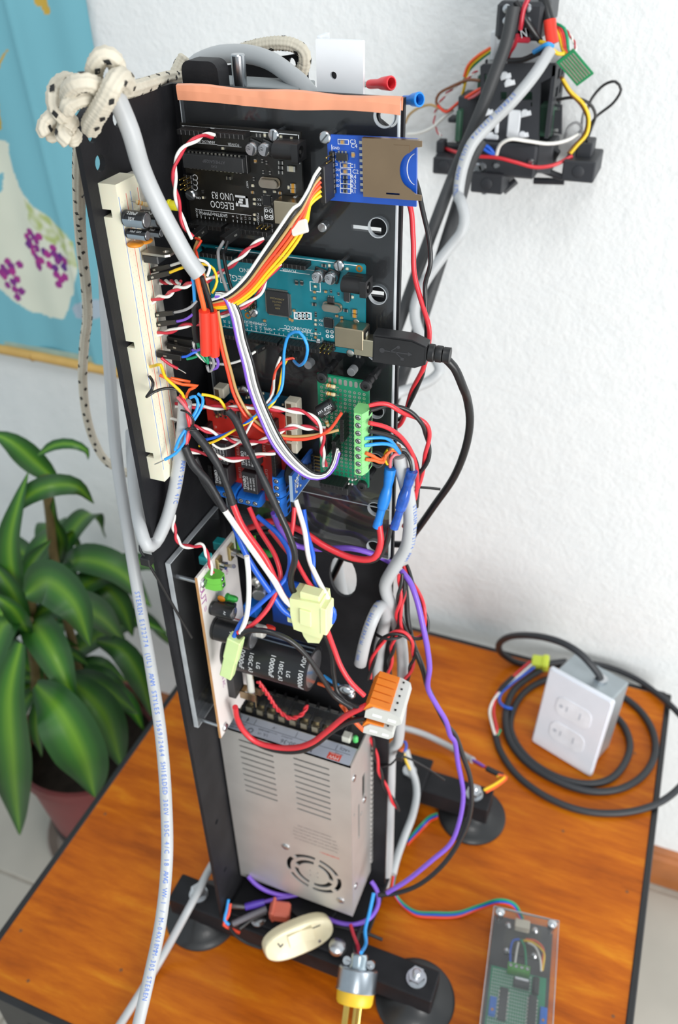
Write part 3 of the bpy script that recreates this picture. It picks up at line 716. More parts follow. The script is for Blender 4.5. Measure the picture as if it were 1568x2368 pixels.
for i, s_ in enumerate(('13', '12', '11', '10', '9', '8', '7', '6', '5', '4', '3', '2', 'TX1', 'RX0', '14', '15', '16', '17', '18', '19', '20', '21')):
    xx = 72 - i * 2.95; put_text(b, s_, 2.1, (xx, 8.2, .08), (0, -1, 0), (1, 0, 0)); b.box((xx, 5.6, .05), (.3, 1.2, .05))
put_text(b, 'TX', 2, L5(712, 532), ux_, uy_); put_text(b, 'RX', 2, L5(712, 508), ux_, uy_); put_text(b, 'L', 2, L5(710, 585), ux_, uy_); put_text(b, 'AREF', 1.8, L5(722, 625), (0, -1, 0), (1, 0, 0))
b.box((54, 46.6, .05), (40, .25, .05)); b.box((55, 52.4, .05), (86, .4, .05)); b.box((42, 4.8, .05), (66, .3, .05)); q = L5(590, 572); b.box((q.x, q.y, .05), (26, .3, .05)); q = L5(560, 215)
q = L5(560, 228); b.box((q.x, q.y, .05), (18, .3, .05)); q = L5(150, 262); b.prism([rect(q.x - 3, q.y - 3, q.x + 4, q.y + 3), rect(q.x - 2.6, q.y - 2.6, q.x + 3.6, q.y + 2.6)], .03, .08)
q = L5(698, 638); b.box((q.x, q.y, .05), (2.4, 4.6, .05)); q = L5(680, 312); b.prism([rect(q.x - 3.2, q.y - 2.8, q.x + 3.2, q.y + 2.8), rect(q.x - 2.8, q.y - 2.4, q.x + 2.8, q.y + 2.4)], .03, .08)
for x_, y_ in ((752, 572), (778, 575), (752, 600), (778, 602)): q = L5(x_, y_); b.prism([circ(q.x, q.y, 1.1, 12), circ(q.x, q.y, .5, 12)], .03, .08)
mega.part(b, 'silkscreen', WP, smooth=False)

# ---------------------------------------------------------------- blue card reader module
c0 = ka('C2', 960, 380, y=-19); c1 = ka('C2', 1475, 405, y=-19)
sd = Board('card_reader_module', 'bright blue memory card reader module with bare metal socket', 'circuit board', ka('C2', 975, 768, y=-19), (c1.x - c0.x, 0, c1.z - c0.z), Z_)
blue = mat('blue_solder_mask', '#1a50b4', .35, 0, .08, 60, coat=.2)
def LS(x_, y_, w=0.): return sd.L('C2', x_, y_, w)
WS = LS(1475, 600).x; HS = LS(1000, 385).y
b = B(); b.prism([rect(-.6, 0, WS, HS)], -1.5, 0); sd.part(b, 'circuit_panel', blue)
shell = mat('card_shell', '#a68c71', .3, 1, .06, 40)
x0 = LS(1160, 600, 3).x; x1 = LS(1505, 600, 3).x; y0 = LS(1300, 768, 3).y + 1; y1 = LS(1300, 410, 3).y
prof = [(x0, y0), (x1, y0), (x1, y0 + 2.6), (x1 - 3, y0 + 3), (x1 - 5.4, y0 + 5)]
cyy = (y0 + y1) / 2
prof += [(x1 - 6.5 - 6 * math.cos(math.radians(a)) + 1.5, cyy + (y1 - y0) * .3 * math.sin(math.radians(a))) for a in range(-70, 71, 14)]
prof += [(x1 - 5.4, y1 - 5), (x1 - 3, y1 - 3), (x1, y1 - 2.6), (x1, y1), (x0, y1)]
b = B(); b.prism([prof, rect(x0 + 12, y0 + 2, x0 + 19, y0 + 2.8)], 2.4, 3.0)
b.box(((x0 + x1) / 2 - 1, y1 - .2, 1.4), (x1 - x0 - 2, .5, 2.8)); b.box(((x0 + x1) / 2 - 1, y0 + .2, 1.4), (x1 - x0 - 2, .5, 2.8)); b.box((x0 + .2, cyy, 1.4), (.4, y1 - y0, 2.8))
s_ = sd.part(b, 'card_socket', shell)
b = B(); b.box((x0 + 20, y1 - 4, 3.1), (8, 3.4, .3)); sd.part(b, 'catch_tab', shell)
b = B()
for k in range(9): b.box((x0 - 1, y0 + 2.5 + k * (y1 - y0 - 5) / 8, .6), (2.4, 1.3, .8))
sd.part(b, 'contact_leg', tin)
q = LS(965, 500, 2); hy0 = LS(940, 760, 4).y; hy1 = LS(940, 460, 4).y
pins(sd, 2.2, hy0 + 3.5, 1, 8, h=9)
b = B(); b.box((1.6, (hy0 + hy1) / 2 - 2.6, 8), (3, (hy1 - hy0) * .72, 12), .3); sd.part(b, 'plug_housing', BP)
for x_, y_, a in ((938, 402, .8), (950, 735, .2)): screw(sd, LS(x_, y_, 1.5), 3.0, a)
q = LS(1045, 510); chip(sd, q, 6, 3.4, 1.6, 3, 'regulator_chip', rz=0)
for (x_, y_, k) in ((1045, 425, 'c'), (1062, 562, 'c'), (1062, 597, 'c'), (1062, 630, 'k'), (1062, 656, 'k'), (1062, 684, 'k'), (1062, 712, 'k')): smd(sd, LS(x_, y_), k, 0, 1.2 if k == 'c' else .85)
smd(sd, LS(1108, 498), 'c', 1.57, 1.25)
b = B()
for s_, x_, y_ in (('C3', 1103, 425), ('C4', 1110, 450), ('C1', 1103, 567), ('C2', 1118, 600), ('R4', 1106, 630), ('R3', 1106, 658), ('R2', 1106, 687), ('R1', 1106, 715)): put_text(b, s_, 2.8, LS(x_, y_, .08), (1, 0, 0), (0, 1, 0))
for s_, y_ in (('GND', 462), ('VCC', 495), ('5V', 528), ('CS', 557), ('MOSI', 589), ('SCK', 619), ('MISO', 650), ('GND', 681)): put_text(b, s_, 1.7, LS(1004, y_, .08), (1, 0, 0), (0, 1, 0))
for y_ in (425, 562, 597, 630, 656, 684, 712):
    q = LS(1060 if y_ != 425 else 1047, y_); b.prism([rect(q.x - 2.9, q.y - 1.2, q.x + 2.9, q.y + 1.2), rect(q.x - 2.6, q.y - .95, q.x + 2.6, q.y + .95)], .03, .08)
q = LS(985, 575); b.box((q.x, q.y, .05), (.3, HS * .68, .06))
sd.part(b, 'silkscreen', WP, smooth=False); b = B(); b.prism([[(x1 - 6.2 - 5 * math.cos(math.radians(a)) + 2.8 + o_, cyy + (y1 - y0) * .27 * math.sin(math.radians(a))) for a in range(-75, 76, 10)] + [(x1 - 6.2 - 5 * math.cos(math.radians(a)) + 3.2 + o_, cyy + (y1 - y0) * .27 * math.sin(math.radians(a))) for a in range(75, -76, -10)] for o_ in (0,)], .03, .1)
sd.part(b, 'arc_line', WP, smooth=False)

# ---------------------------------------------------------------- relay shield stack
rb = Board('shield_base_board', 'dark blue shield board with cream sockets under the red relay board', 'circuit board', (-74, -14, -58), X_, Z_)
b = B(); b.prism([[(0, 0), (53.5, 0), (53.5, 66), (50, 70), (3, 71.5), (0, 69)], circ(49, 64, 1.8, 12)], -1.6, 0); rb.part(b, 'circuit_panel', mat('navy_mask', '#16485e', .4, 0, .15, 60))
def LR(x_, y_, w=0.): return rb.L('F5', x_, y_, w)
screw(rb, LR(595, 228, 2), 3.6, .2); cream = mat('cream_nylon', '#d9d2bf', .45)
for (x_, y_, sx_, sy_) in ((330, 235, 7, 7), (1145, 410, 8, 9), (1150, 560, 8, 11), (1150, 720, 8, 11), (1150, 850, 8, 8)):
    q = LR(x_, y_, 7); b = B(); b.box((q.x, q.y, 4), (sx_, sy_, 8), .5); b2 = B(); k_ = rb.part(b, 'plug_socket', cream); b2.box((q.x - 1.2, q.y, 8.05), (sx_ * .4, sy_ * .7, .12)); rb.part(b2, 'socket_opening', mat('socket_brown', '#5e4a35', .7), k_)
for (x_, y_) in ((640, 290), (670, 285), (830, 240), (1000, 270), (820, 330), (1055, 370)): smd(rb, LR(x_, y_), 'w', 0)
rd = Board('relay_board', 'red four-relay board with blue screw terminals', 'circuit board', (-76, -26, -60), X_, Z_)
redm = mat('red_solder_mask', '#c32b22', .35, 0, .15, 60, coat=.2)
def LQ(x_, y_, w=0.): return rd.L('F5', x_, y_, w)
h1 = LQ(458, 345)
b = B(); b.prism([[(0, 0), (46, 0), (53, 8), (53.5, 66), (47, 69), (16, 69), (12, 66), (0, 69)], circ(h1.x, h1.y - .5, 1.7, 14)], -1.6, 0); rd.part(b, 'circuit_panel', redm)
header(rd, 2.2, 34, 8, 8.5, 'v'); header(rd, 2.2, 55.5 - 50, 8, 8.5, 'v'); header(rd, 48.6, 26, 8, 9, 'v'); header(rd, 48.6, 48, 7, 8.5, 'v')
rel = mat('relay_case', '#2a282b', .5, 0, .1, 60)
rp = []
for k, (x_, y_) in enumerate(((672, 1262), (650, 985), (350, 1195), (330, 925))):
    q = LQ(x_, y_, 11); rp.append(q); b = B(); b.box((q.x, q.y, 5.6), (10.4, 15.5, 11), .4); r_ = rd.part(b, 'relay', rel)
    b = B()
    for i, (s_, z_) in enumerate((('TIANBO', 3.1), ('HJR-4102-L-05V', 1.7), ('5A 5A 120VAC', 1.6), ('SRC 3A 24VDC', 1.7))): put_text(b, s_, z_, (q.x - 3.2 + i * 2.1, q.y - .2, 11.15), (0, 1, 0), (-1, 0, 0), .92)
    rd.part(b, 'case_lettering', WP, r_, smooth=False)
b = B()
for i, (x_, y_) in enumerate(((565, 1140), (540, 880), (868, 1165), (842, 900))): put_text(b, 'RELAY%d' % (1 + (0, 1, 2, 3)[i]), 2.6, LQ(x_, y_, .08), (0, 1, 0), (-1, 0, 0))
q0, q1 = LQ(320, 660), LQ(820, 760)
b.box((17, 45, .05), (18, .25, .05)); b.box((40, 44, .05), (16, .25, .05)); put_text(b, 'J2', 2.2, LQ(290, 625, .08), (1, 0, 0), (0, 1, 0)); put_text(b, 'RX4', 1.8, LQ(900, 490, .08), (0, 1, 0), (-1, 0, 0)); put_text(b, 'LED4', 1.8, LQ(920, 500, .08), (0, 1, 0), (-1, 0, 0))
rd.part(b, 'silkscreen', mat('pink_print', '#e3b6ae', .6), smooth=False)
for (x_, y_, k) in ((298, 440, 'k'), (345, 445, 'k'), (400, 440, 'k'), (300, 470, 'r'), (345, 475, 'c'), (400, 470, 'k'), (310, 500, 'c'), (350, 500, 'r'), (405, 515, 'r'), (450, 440, 'w'), (490, 455, 'w'), (510, 480, 'c'), (555, 460, 'k'), (560, 490, 'k'), (565, 520, 'k'), (570, 545, 'k'), (905, 520, 'k'), (910, 550, 'k'), (700, 490, 'r'), (480, 520, 'r')): smd(rd, LQ(x_, y_), k, 0, 1.1)
tblue = mat('terminal_blue', '#1c6fd0', .4, 0, .06)
def terminal(bd, p, n, mt, pitch=5.08, d=8.5, h=10., rz=0., name='screw_terminal', holes=True):
    """n-way screw terminal, row along local u, wire mouths towards -v"""
    def mk():
        b = B(); s_ = B(); k_ = B()
        for i in range(n):
            x = (i - (n - 1) / 2) * pitch
            b.prism([[(-d / 2, 0), (d / 2, 0), (d / 2, h * .62), (d * .28, h), (-d * .28, h), (-d / 2, h * .6)]], x - pitch / 2 + .05, x + pitch / 2 - .05, lambda a, c, e: (e, a, c))
            k_.lathe([(1.75, 0), (1.75, .1)], (x, 0, h), (x, 0, h + 1), 14); s_.lathe([(1.45, .1), (1.2, .3)], (x, 0, h), (x, 0, h + 1), 12); k_.box((x, 0, h + .33), (2.2, .45, .1), 0, Matrix.Rotation(.6 + i, 3, 'Z'))
            k_.box((x, -d / 2, h * .3), (pitch * .6, .15, h * .42))
        return [(b, mt), (s_, MATS['zinc']), (k_, hole_m)]
    return multi(('term', n, mt.name, pitch, d, h), name, mk, bd.e, (p[0], p[1], p[2] if len(p) > 2 else 0), rz)
q = LQ(660, 1440, 8); terminal(rd, (q.x + .5, 3.2, 0), 3, tblue); terminal(rd, (q.x - 16, 5.2, 0), 3, tblue)
q = LQ(965, 1240, 10); terminal(rd, (50, 19.5, 0), 3, tblue, rz=math.pi / 2); terminal(rd, (50, 3.6, 0), 3, tblue, rz=math.pi / 2)
# the small blue board standing on edge beside the relays, with its black sounder
bx_ = -13.
bmod = Board('level_shifter_board', 'small blue module standing on edge beside the red relay board', 'circuit board', (bx_, -40, -45), Y_, Z_)
b = B(); b.prism([rect(0, 0, 33, 19)], -1.6, 0); bmod.part(b, 'circuit_panel', mat('blue_module', '#2b5aa8', .35, 0, .1, 60))
b = B(); b.box((16.5, -.2, -.8), (33.4, .5, 1.9)); b.box((-.1, 9.5, -.8), (.4, 19.4, 1.9)); bmod.part(b, 'pale_edge', mat('pcb_edge', '#9fb4c9', .5))
chip(bmod, (17, 11.5), 9.5, 4, 1.5, 10, 'serial_chip', rz=1.2); chip(bmod, (25, 10), 5, 4, 1.4, 6, 'chip', rz=1.2)
pins(bmod, 30, 3, 1, 6)
for u_, v_ in ((5, 4), (6, 8), (11, 5), (4, 13), (9, 14), (28, 5)): smd(bmod, (u_, v_), 'w', .3)
b = B(); put_text(b, 'USB', 5, (8, 10, .08), (0, 1, 0), (-1, 0, 0)); put_text(b, 'ooooo', 3, (4, 8, .08), (0, 1, 0), (-1, 0, 0)); put_text(b, 'ooooo', 2.4, (30, 11, .08), (0, 1, 0), (-1, 0, 0)); bmod.part(b, 'silkscreen', WP, smooth=False)
b = B(); b.lathe([(8, 0), (8.6, .8), (8.6, 5), (7.4, 6.2), (2, 6.5)], (bx_ - 2.2, -26, -33), (bx_ - 3, -26, -33), 28); solo(b, 'round_sounder', 'round black sounder behind the small blue upright module', 'sounder', BP)

# ---------------------------------------------------------------- green prototype board
gp = Board('prototype_board', 'green perforated prototype board with a tall light green terminal strip', 'circuit board', (.2, -26, -33), X_, Z_)
grn = mat('green_solder_mask', '#0f7d59', .4, 0, .1, 60)
def LG(x_, y_, w=0.): return gp.L('C6', x_, y_, w)
b = B(); b.prism([rect(0, 0, 31.5, 72)], -1.6, 0); gp.part(b, 'circuit_panel', grn)
b = B()
for i in range(10):
    for j in range(23): b.prism([circ(2.6 + i * 2.9, 4 + j * 2.72, .95, 8), circ(2.6 + i * 2.9, 4 + j * 2.72, .45, 6)], .02, .09)
gp.part(b, 'solder_ring', tin, kind='stuff')
for i in range(8):
    b = B(); b.prism([rrect(3.6 + i * 3.2, 67.2, 5.6 + i * 3.2, 71, .9)], .02, .09); gp.part(b, 'edge_pad', tin)
lg = mat('terminal_green', '#8ed98a', .45, 0, .05)
x_ = LG(1072, 390, 10).x
for k in range(4): terminal(gp, (x_, 58.5 - 5.6 - k * 10.4, 0), 2, lg, 5.2, 8.5, 12, math.pi / 2)
for (x_, y_) in ((862, 82), (1105, 128), (1083, 680), (870, 640)):
    q = LG(x_, y_, 3); b = B(); b.lathe([(2.9, 0), (3.2, .5), (3.2, 3), (2.6, 3.4), (1.3, 3.4), (1.2, 2.4)], (q.x, q.y, 0), (q.x, q.y, 1), 18, False); b.cyl((q.x, q.y, 0), (q.x, q.y, 2.5), 1.3, n=6); b.cyl((q.x, q.y, -18), (q.x, q.y, -1.6), 2.2, n=12); b.lathe([(3, -9), (3, -6.5)], (q.x, q.y, 0), (q.x, q.y, 1), 6); gp.part(b, 'nylon_screw', BP)
resb = mat('resistor_body', '#d8c49a', .45)
def resistor(bd, a, c, r=1.15, bands=('#c8862a', '#c8862a', '#7a3b1c'), parent=None, name='resistor'):
    a = Vector(a); c = Vector(c); d = (c - a).normalized(); m_ = (a + c) / 2; l = min((c - a).length * .55, 7)
    def mk():
        b = B(); b.lathe([(r * .7, -l / 2), (r, -l / 2 + .6), (r, -l / 2 + 1.5), (r * .82, -l / 2 + 2), (r * .82, l / 2 - 2), (r, l / 2 - 1.5), (r, l / 2 - .6), (r * .7, l / 2)], m_, m_ + d, 12)
        out = [(b, resb)]
        for i, h in enumerate(bands):
            k = B(); t = -l / 2 + 1 + i * (l - 2) / 2.6; rr = r * (1.03 if i in (0,) else .86); k.lathe([(rr, t), (rr, t + .7)], m_, m_ + d, 12, False); out.append((k, mat('band' + h, h, .5)))
        w = B(); w.cyl(a, c, .3, n=6); out.append((w, tin)); return out
    return multi(('res', id(bd), tuple(a), tuple(c)), name, mk, parent or bd.e)
resistor(gp, LG(870, 115, 2), LG(960, 135, 2)); resistor(gp, LG(870, 160, 2), LG(960, 178, 2)); resistor(gp, LG(885, 300, 2), LG(905, 360, 2))
blkcap = mat('capacitor_sleeve', '#1d1e21', .35); greystripe = mat('sleeve_grey', '#7d8a94', .4)
def rad_cap(b_parent, base, tip, r, name='electrolytic_capacitor', stripe=None, txt=None, thing_label=None, group=None, sleeve=None):
    """a lying electrolytic capacitor from base to tip; a part of b_parent, or a thing of its own"""
    base = Vector(base); tip = Vector(tip); d = (tip - base).normalized(); h = (tip - base).length
    org = base
    if b_parent is None: par = thing(name, thing_label, 'capacitor', base, group=group)
    else: par = None
    off = (lambda p: p - base) if b_parent is None else (lambda p: p)
    b = B(); b.lathe([(r * .9, 0), (r, .5), (r, 1.6), (r * .95, 2), (r, 2.5), (r, h - .5), (r * .9, h)], off(base), off(base) + d, 26)
    body = part(b, 'sleeve' if par else name, sleeve or blkcap, par or b_parent)
    holder = par or body
    b = B(); b.lathe([(r * .84, h), (r * .8, h + .12)], off(base), off(base) + d, 24)
    part(b, 'can_end', can_m, holder)
    a = d.orthogonal().normalized()
    if stripe is not None:
        sv = Vector(stripe); sv = (sv - d * sv.dot(d)).normalized(); e = d.cross(sv); b = B(); P = []
        for t in (-.7, -.35, 0, .35, .7): P.append((sv * math.cos(t) + e * math.sin(t)) * (r + .06))
        b.strip([off(base) + d * 1 + p for p in P], [off(base) + d * (h - .4) + p for p in P]); part(b, 'polarity_stripe', greystripe, holder)
    if txt:
        tv = Vector(txt[0]); tv = (tv - d * tv.dot(d)).normalized(); e = d.cross(tv); b = B()
        for (s_, size, along, around, rot) in txt[1]:
            vs, fs = text_geo(s_); out = []
            for v in vs:
                if rot: l_, ar = along + v[1] * size * rot, around + v[0] * size * rot
                else: l_, ar = along + v[0] * size, around - v[1] * size
                t = ar / r; out.append(off(base) + d * l_ + (tv * math.cos(t) + e * math.sin(t)) * (r + .12))
            b.add(out, fs)
        part(b, 'sleeve_lettering', WP, holder, smooth=False)
    return par or body
a = LG(915, 225, 5); c = LG(838, 270, 9)
rad_cap(gp.e, Vector((a.x + 1.5, a.y + .6, 4.4)), Vector((c.x + .6, c.y - .5, 8.8)), 4.0, txt=((.3, .6, 1), [('100uF 16V', 2.2, 5.5, -.4, 0), ('105C', 2, 5.5, -3.4, 0)]))
header(gp, 22.2 - 4.2, 36, 6, 8.5, 'v'); header(gp, 12.8, 20, 6, 8.5, 'v'); header(gp, 7, 24, 5, 8.5, 'v'); header(gp, 5, 3, 6, 11); 
for (x_, y_) in ((900, 445), (915, 440), (1010, 640), (1030, 645), (1050, 640), (1030, 668), (1010, 665), (880, 320), (900, 420)):
    q = LG(x_, y_, 1); b = B(); b.lathe([(1.1, 0), (.8, .8), (.2, 1.3)], (q.x, q.y, 0), (q.x, q.y, 1), 8); gp.part(b, 'solder_joint', tin)
b = B(); q = LG(985, 690, 0); b.box((q.x - 4, -2.6, 1), (18, 5, 10), .4)
for k in range(6): b.box((q.x - 10.6 + k * 2.6, -.05, 6.1), (1.6, 1.6, .2))
gp.part(b, 'socket_strip', BP)
b = B(); q = LG(880, 380, 3); b.lathe([(2.2, 0), (2.2, 3), (1, 4.4)], (q.x, q.y, .5), (q.x, q.y, 1.5), 12); gp.part(b, 'red_capacitor', mat('red_cap', '#d33a2a', .4))

# ---------------------------------------------------------------- clear panel with the orange tape
pl = Board('acrylic_backboard', 'clear acrylic mounting panel in front of the black mast plate', 'panel', (-80, -5, -101), X_, Z_)
PWd, PHt = 119.5, 282.
hl = []
for (px, py) in ((888, 265), (873, 527), (873, 683), (868, 815), (868, 950), (868, 1065), (868, 1178), (865, 1268)):
    q = pl.L('P', px, py, 3); hl.append((q.x, min(max(q.y, 7), PHt - 7)))
b = B(); b.prism([rect(0, 0, PWd, PHt)] + [circ(x, y, 5.2, 24) for x, y in hl], 0, 3); pl.part(b, 'clear_sheet', MATS['acrylic'])
ae = MATS['acrylic_edge']
for x, y in hl:
    b = B(); b.prism([circ(x, y, 5.45, 24), circ(x, y, 5.0, 24)], 0, 3.05); pl.part(b, 'cut_hole_rim', ae)
b = B(); b.box((PWd + .2, PHt / 2, 1.5), (.6, PHt, 3.1)); pl.part(b, 'cut_edge', ae)
b = B(); b.box((-.2, PHt / 2, 1.5), (.5, PHt, 3.1)); pl.part(b, 'cut_edge', ae)
b = B(); b.box((PWd / 2, -.2, 1.5), (PWd, .5, 3.1)); pl.part(b, 'cut_edge', ae)
b = B(); b.box((PWd / 2, 41, 3.4), (PWd, .4, .5)); pl.part(b, 'seam_line', ae)
tp = mat('orange_tape', '#f3a480', .35, 0, .1, 30, coat=.2)
b = B(); n = 90; rows = []
def tape_y(t): return 4.5 * math.sin(t * 6.3 + 1.2) * .12 + (1.2 if t > .55 else 0) * math.sin((t - .55) * 7)
for (yy, ww) in ((PHt - 6.5, 3.25), (PHt - 2, 3.6), (PHt + 1.0, 3.3), (PHt + 1.6, 1.5), (PHt + 1.0, -.4), (PHt - 5, -.35)):
    rows.append([Vector((-1.2 + (PWd + 2.6) * i / n, yy + (tape_y(i / n) if yy < PHt else .5 * math.sin(i * .16)), ww + .5 * mn.noise(Vector((i * .11, yy * .35, 3))) + .35 * mn.noise(Vector((i * .3, yy * .5, 8))))) for i in range(n + 1)])
for r0, r1 in zip(rows, rows[1:]): b.strip(r0, r1)
pl.part(b, 'tape_strip', tp, label='crumpled orange adhesive tape')
for (x_, y_, c) in ((930, 920, 'C2'), (645, 762, 'C5'), (897, 803, 'C5')):
    q = pl.L(c, x_, y_, 6); b = B(); b.lathe([(2.6, 0), (2.6, 5), (2.2, 5.4), (.1, 5.5)], (q.x, q.y, 3), (q.x, q.y, 4), 16); pl.part(b, 'standoff', MATS['zinc'] if c == 'C2' else mat('nylon_grey', '#b9babd', .5))
# ================================================================ breadboard on the side flange and what is plugged into it
FX = -78.5
bbm = mat('breadboard_plastic', '#efe9d2', .5, 0, .03, 40, sss=.15)
bbO = (FX - 5, -66, -21)
bb = thing('breadboard', 'long cream breadboard strip fixed to the side flange of the mast', 'breadboard', bbO)
def bbp(b, n, mt, parent=None, **k): return part(b, n, mt, parent or bb, org=bbO, **k)
def nz_(c, x_, y_): return ka(c, x_, y_, x=-83).z
z1, z0 = 151., -21.
na, nb_ = nz_('F1', 210, 650), nz_('F1', 210, 770); nc, nd = nz_('F2', 230, 195), nz_('F2', 230, 280); ne, nf = nz_('F2', 470, 1535), nz_('F2', 470, 1605)
xb, xn = -88.4, -83.4
b = B(); b.prism([[(xb, z1), (FX, z1), (FX, z0), (xb, z0), (xb, nf), (xn, nf), (xn, ne), (xb, ne), (xb, nd), (xn, nd), (xn, nc), (xb, nc), (xb, nb_), (xn, nb_), (xn, na), (xb, na)]], -78, -59, lambda a, c, d: (a, d, c)); bbp(b, 'strip_body', bbm)
b = B(); b.box((FX - 4.2, -55.2, (z0 + z1) / 2 + 14), (8, 7.2, z1 - z0 - 30), .3); bbp(b, 'clear_backing', mat('dusty_clear', '#a8a39a', .5, 0, .35, 120))
lb_, lr_ = mat('line_blue', '#4a86d8', .5), mat('line_red', '#e0513a', .5)
for (yy, mt) in ((-77, lb_), (-70.6, lr_), (-66.8, lb_), (-60.3, lr_)):
    b = B(); b.box((FX + .02, yy, (z0 + z1) / 2 + 1), (.08, .35, z1 - z0 - 14)); bbp(b, 'rail_line', mt)
b = B()
for yy in (-75, -72.4, -65, -62.4):
    for k in range(58):
        if k % 6 == 5: continue
        b.box((FX + .02, yy, z1 - 9 - k * 2.72), (.06, .75, .75))
bbp(b, 'contact_hole', mat('contact_shadow', '#e2dcc4', .6), kind='stuff')
def bw(c, x_, y_, h=0.): return ka(c, x_, y_, x=FX + h)
# capacitors
def bcap(c, x0, y0, x1, y1, r, lab, h, tl):
    p = bw(c, x0, y0, 1.0); q = p + Vector((h, 0, 0))
    rad_cap(None, p, q, r, thing_label=lab, stripe=(0, -1, -.55), txt=((-.2, -.45, 1), tl), sleeve=blkcap, group='capacitors on the breadboard')
bcap('F1', 415, 745, 0, 0, 4.0, 'larger front capacitor with grey stripe in the breadboard', 12.6, [('220uF', 2.4, 6.2, .6, 0), ('35V', 2.2, 6.2, 3.4, 0)])
bcap('F1', 455, 960, 0, 0, 2.55, 'slim front capacitor below the larger ones in the breadboard', 11.5, [('10uF 50V', 1.7, 5.8, .8, 0)])
bcap('F1', 640, 735, 0, 0, 3.8, 'larger rear capacitor half hidden in the breadboard', 11, [('220uF', 2.4, 6.2, .6, 0)])
bcap('F1', 690, 930, 0, 0, 2.3, 'slim rear capacitor half hidden in the breadboard', 10, [('10uF', 1.7, 5.8, .8, 0)])
orange_c = mat('ceramic_orange', '#de8a22', .4)
for (x0, y0, lab) in ((560, 1115, 'orange disc capacitor nearest the flange edge in the breadboard'), (690, 1065, 'orange disc capacitor just behind its twin in the breadboard')):
    p = bw('F1', x0, y0, 4); b = B(); b.sphere(p, 3.4, 14, 10, (1.25, 1.25, .38)); b.cyl(p + Vector((-6, -1.5, 0)), p + Vector((-1, -1.5, 0)), .3, n=6); b.cyl(p + Vector((-6, 1.5, 0)), p + Vector((-1, 1.5, 0)), .3, n=6)
    solo(b, 'disc_capacitor', lab, 'capacitor', orange_c, 'disc capacitors on the breadboard')
class _D: pass
rO = bw('F1', 640, 545, 5)
r_t = thing('resistor', 'small tan banded resistor at the top of the breadboard', 'resistor', rO)
dd = _D(); dd.e = r_t
a_, c_ = bw('F1', 545, 520, 4) - rO, bw('F1', 830, 560, 6) - rO
a_ = Vector((-3.5, -3.4, 2)); c_ = Vector((4.5, 3.6, -2))
resistor(dd, a_, c_, 1.2, ('#d98a2c', '#e2a23a', '#c8742a'))
p = bw('F1', 1095, 575, 9); b = B(); b.lathe([(2.9, 0), (2.9, 1), (2.5, 1.1), (2.5, 5), (1.9, 6.4), (.1, 7.2)], p - Vector((3, 0, 0)), p - Vector((2, 0, 0)), 18); b.cyl(p - Vector((12, 1, 0)), p - Vector((3, 1, 0)), .3, n=6); b.cyl(p - Vector((12, -1, 0)), p - Vector((3, -1, 0)), .3, n=6); solo(b, 'yellow_led', 'yellow indicator lamp beside the thick grey cable', 'led', mat('led_yellow', '#d8cf2c', .25))
# regulator with metal tab
p = bw('F1', 840, 1285, 6); rg = thing('voltage_regulator', 'black regulator with bare metal tab standing in the breadboard', 'regulator', p)
b = B(); b.box((0, 0, 0), (9, 10, 4.4), .5); part(b, 'body', ic_m, rg)
b = B(); b.prism([[(-4.5, -5), (9, -5), (11, -3), (11, 3), (9, 5), (-4.5, 5)], circ(7, 0, 1.9, 16)], 2.2, 3.4); part(b, 'metal_tab', mat('tab_metal', '#a8a49b', .35, .9), rg)
b = B()
for k in (-2.5, 0, 2.5): b.box((-7.5, k, -.5), (7, .8, .5))
part(b, 'leg', tin, rg)

# ================================================================ white regulator board on clear bracket
brk = Board('clear_bracket', 'clear acrylic bracket plate holding the white circuit board off the flange', 'bracket', (-84.5, -79, -246), Y_, Z_)
b = B(); b.prism([rect(0, 0, 66, 160)], -3, 0); brk.part(b, 'clear_sheet', MATS['acrylic'])
for (c, s) in (((.1, 80, -1.5), (.6, 160, 3.4)), ((33, .1, -1.5), (66, .6, 3.4)), ((33, 159.9, -1.5), (66, .6, 3.4))):
    b = B(); b.box(c, s); brk.part(b, 'cut_edge', ae)
wpcb = Board('regulator_board', 'white circuit board carrying the big black capacitors beside the flange', 'circuit board', (-66, -78, -251), Y_, Z_)
wm = mat('white_pcb', '#ece6e2', .35, 0, .03, 30, coat=.2)
b = B(); b.prism([rect(0, 0, 52, 158)], -1.6, -.05); b2 = wpcb.part(b, 'circuit_panel', wm)
b = B(); b.box((-.15, 79, -.8), (.4, 158, 1.7)); wpcb.part(b, 'brown_edge', mat('phenolic', '#b98a5a', .6))
for (v_, u_) in ((150, 5), (6, 6)):
    b = B(); b.cyl((u_, v_, -19), (u_, v_, -1.6), 1.6, n=10); wpcb.part(b, 'spacer_screw', MATS['zinc']); screw(wpcb, (u_, v_), 3.2, .3)
def LW(c, x_, y_, w=0.): return wpcb.L(c, x_, y_, w)
def wcap(c, x0, y0, w0, x1, y1, w1, r, **k):
    """capacitor standing out of the white board; tip seen at (x1,y1)"""
    q = LW(c, x1, y1, w1); return rad_cap(wpcb.e, (q.x, q.y, .2), (q.x, q.y, w1), r, **k)
tl = [('10000uF', 5.2, 17, -1, 1), ('105C A3', 4.6, 24, 1, 1), ('LG', 4.2, 30, 1, 1), ('10000uF', 5.2, 40, -1, 1), ('105C A3', 4.6, 47, 1, 1), ('LG', 4.2, 53, 1, 1), ('80V 10000uF', 5.2, 62, -1, 1)]
wcap('F4', 0, 0, 0, 1200, 575, 66, 16.2, stripe=(.75, 1, 0), txt=((-1, .55, 0), [(s, z, a, ar + 2, 1) for (s, z, a, ar, r) in tl]))
wcap('F4', 0, 0, 0, 655, 300, 30, 8.2, txt=((-1, .7, 0), [('AF', 3.5, 16, 0, 1)]))
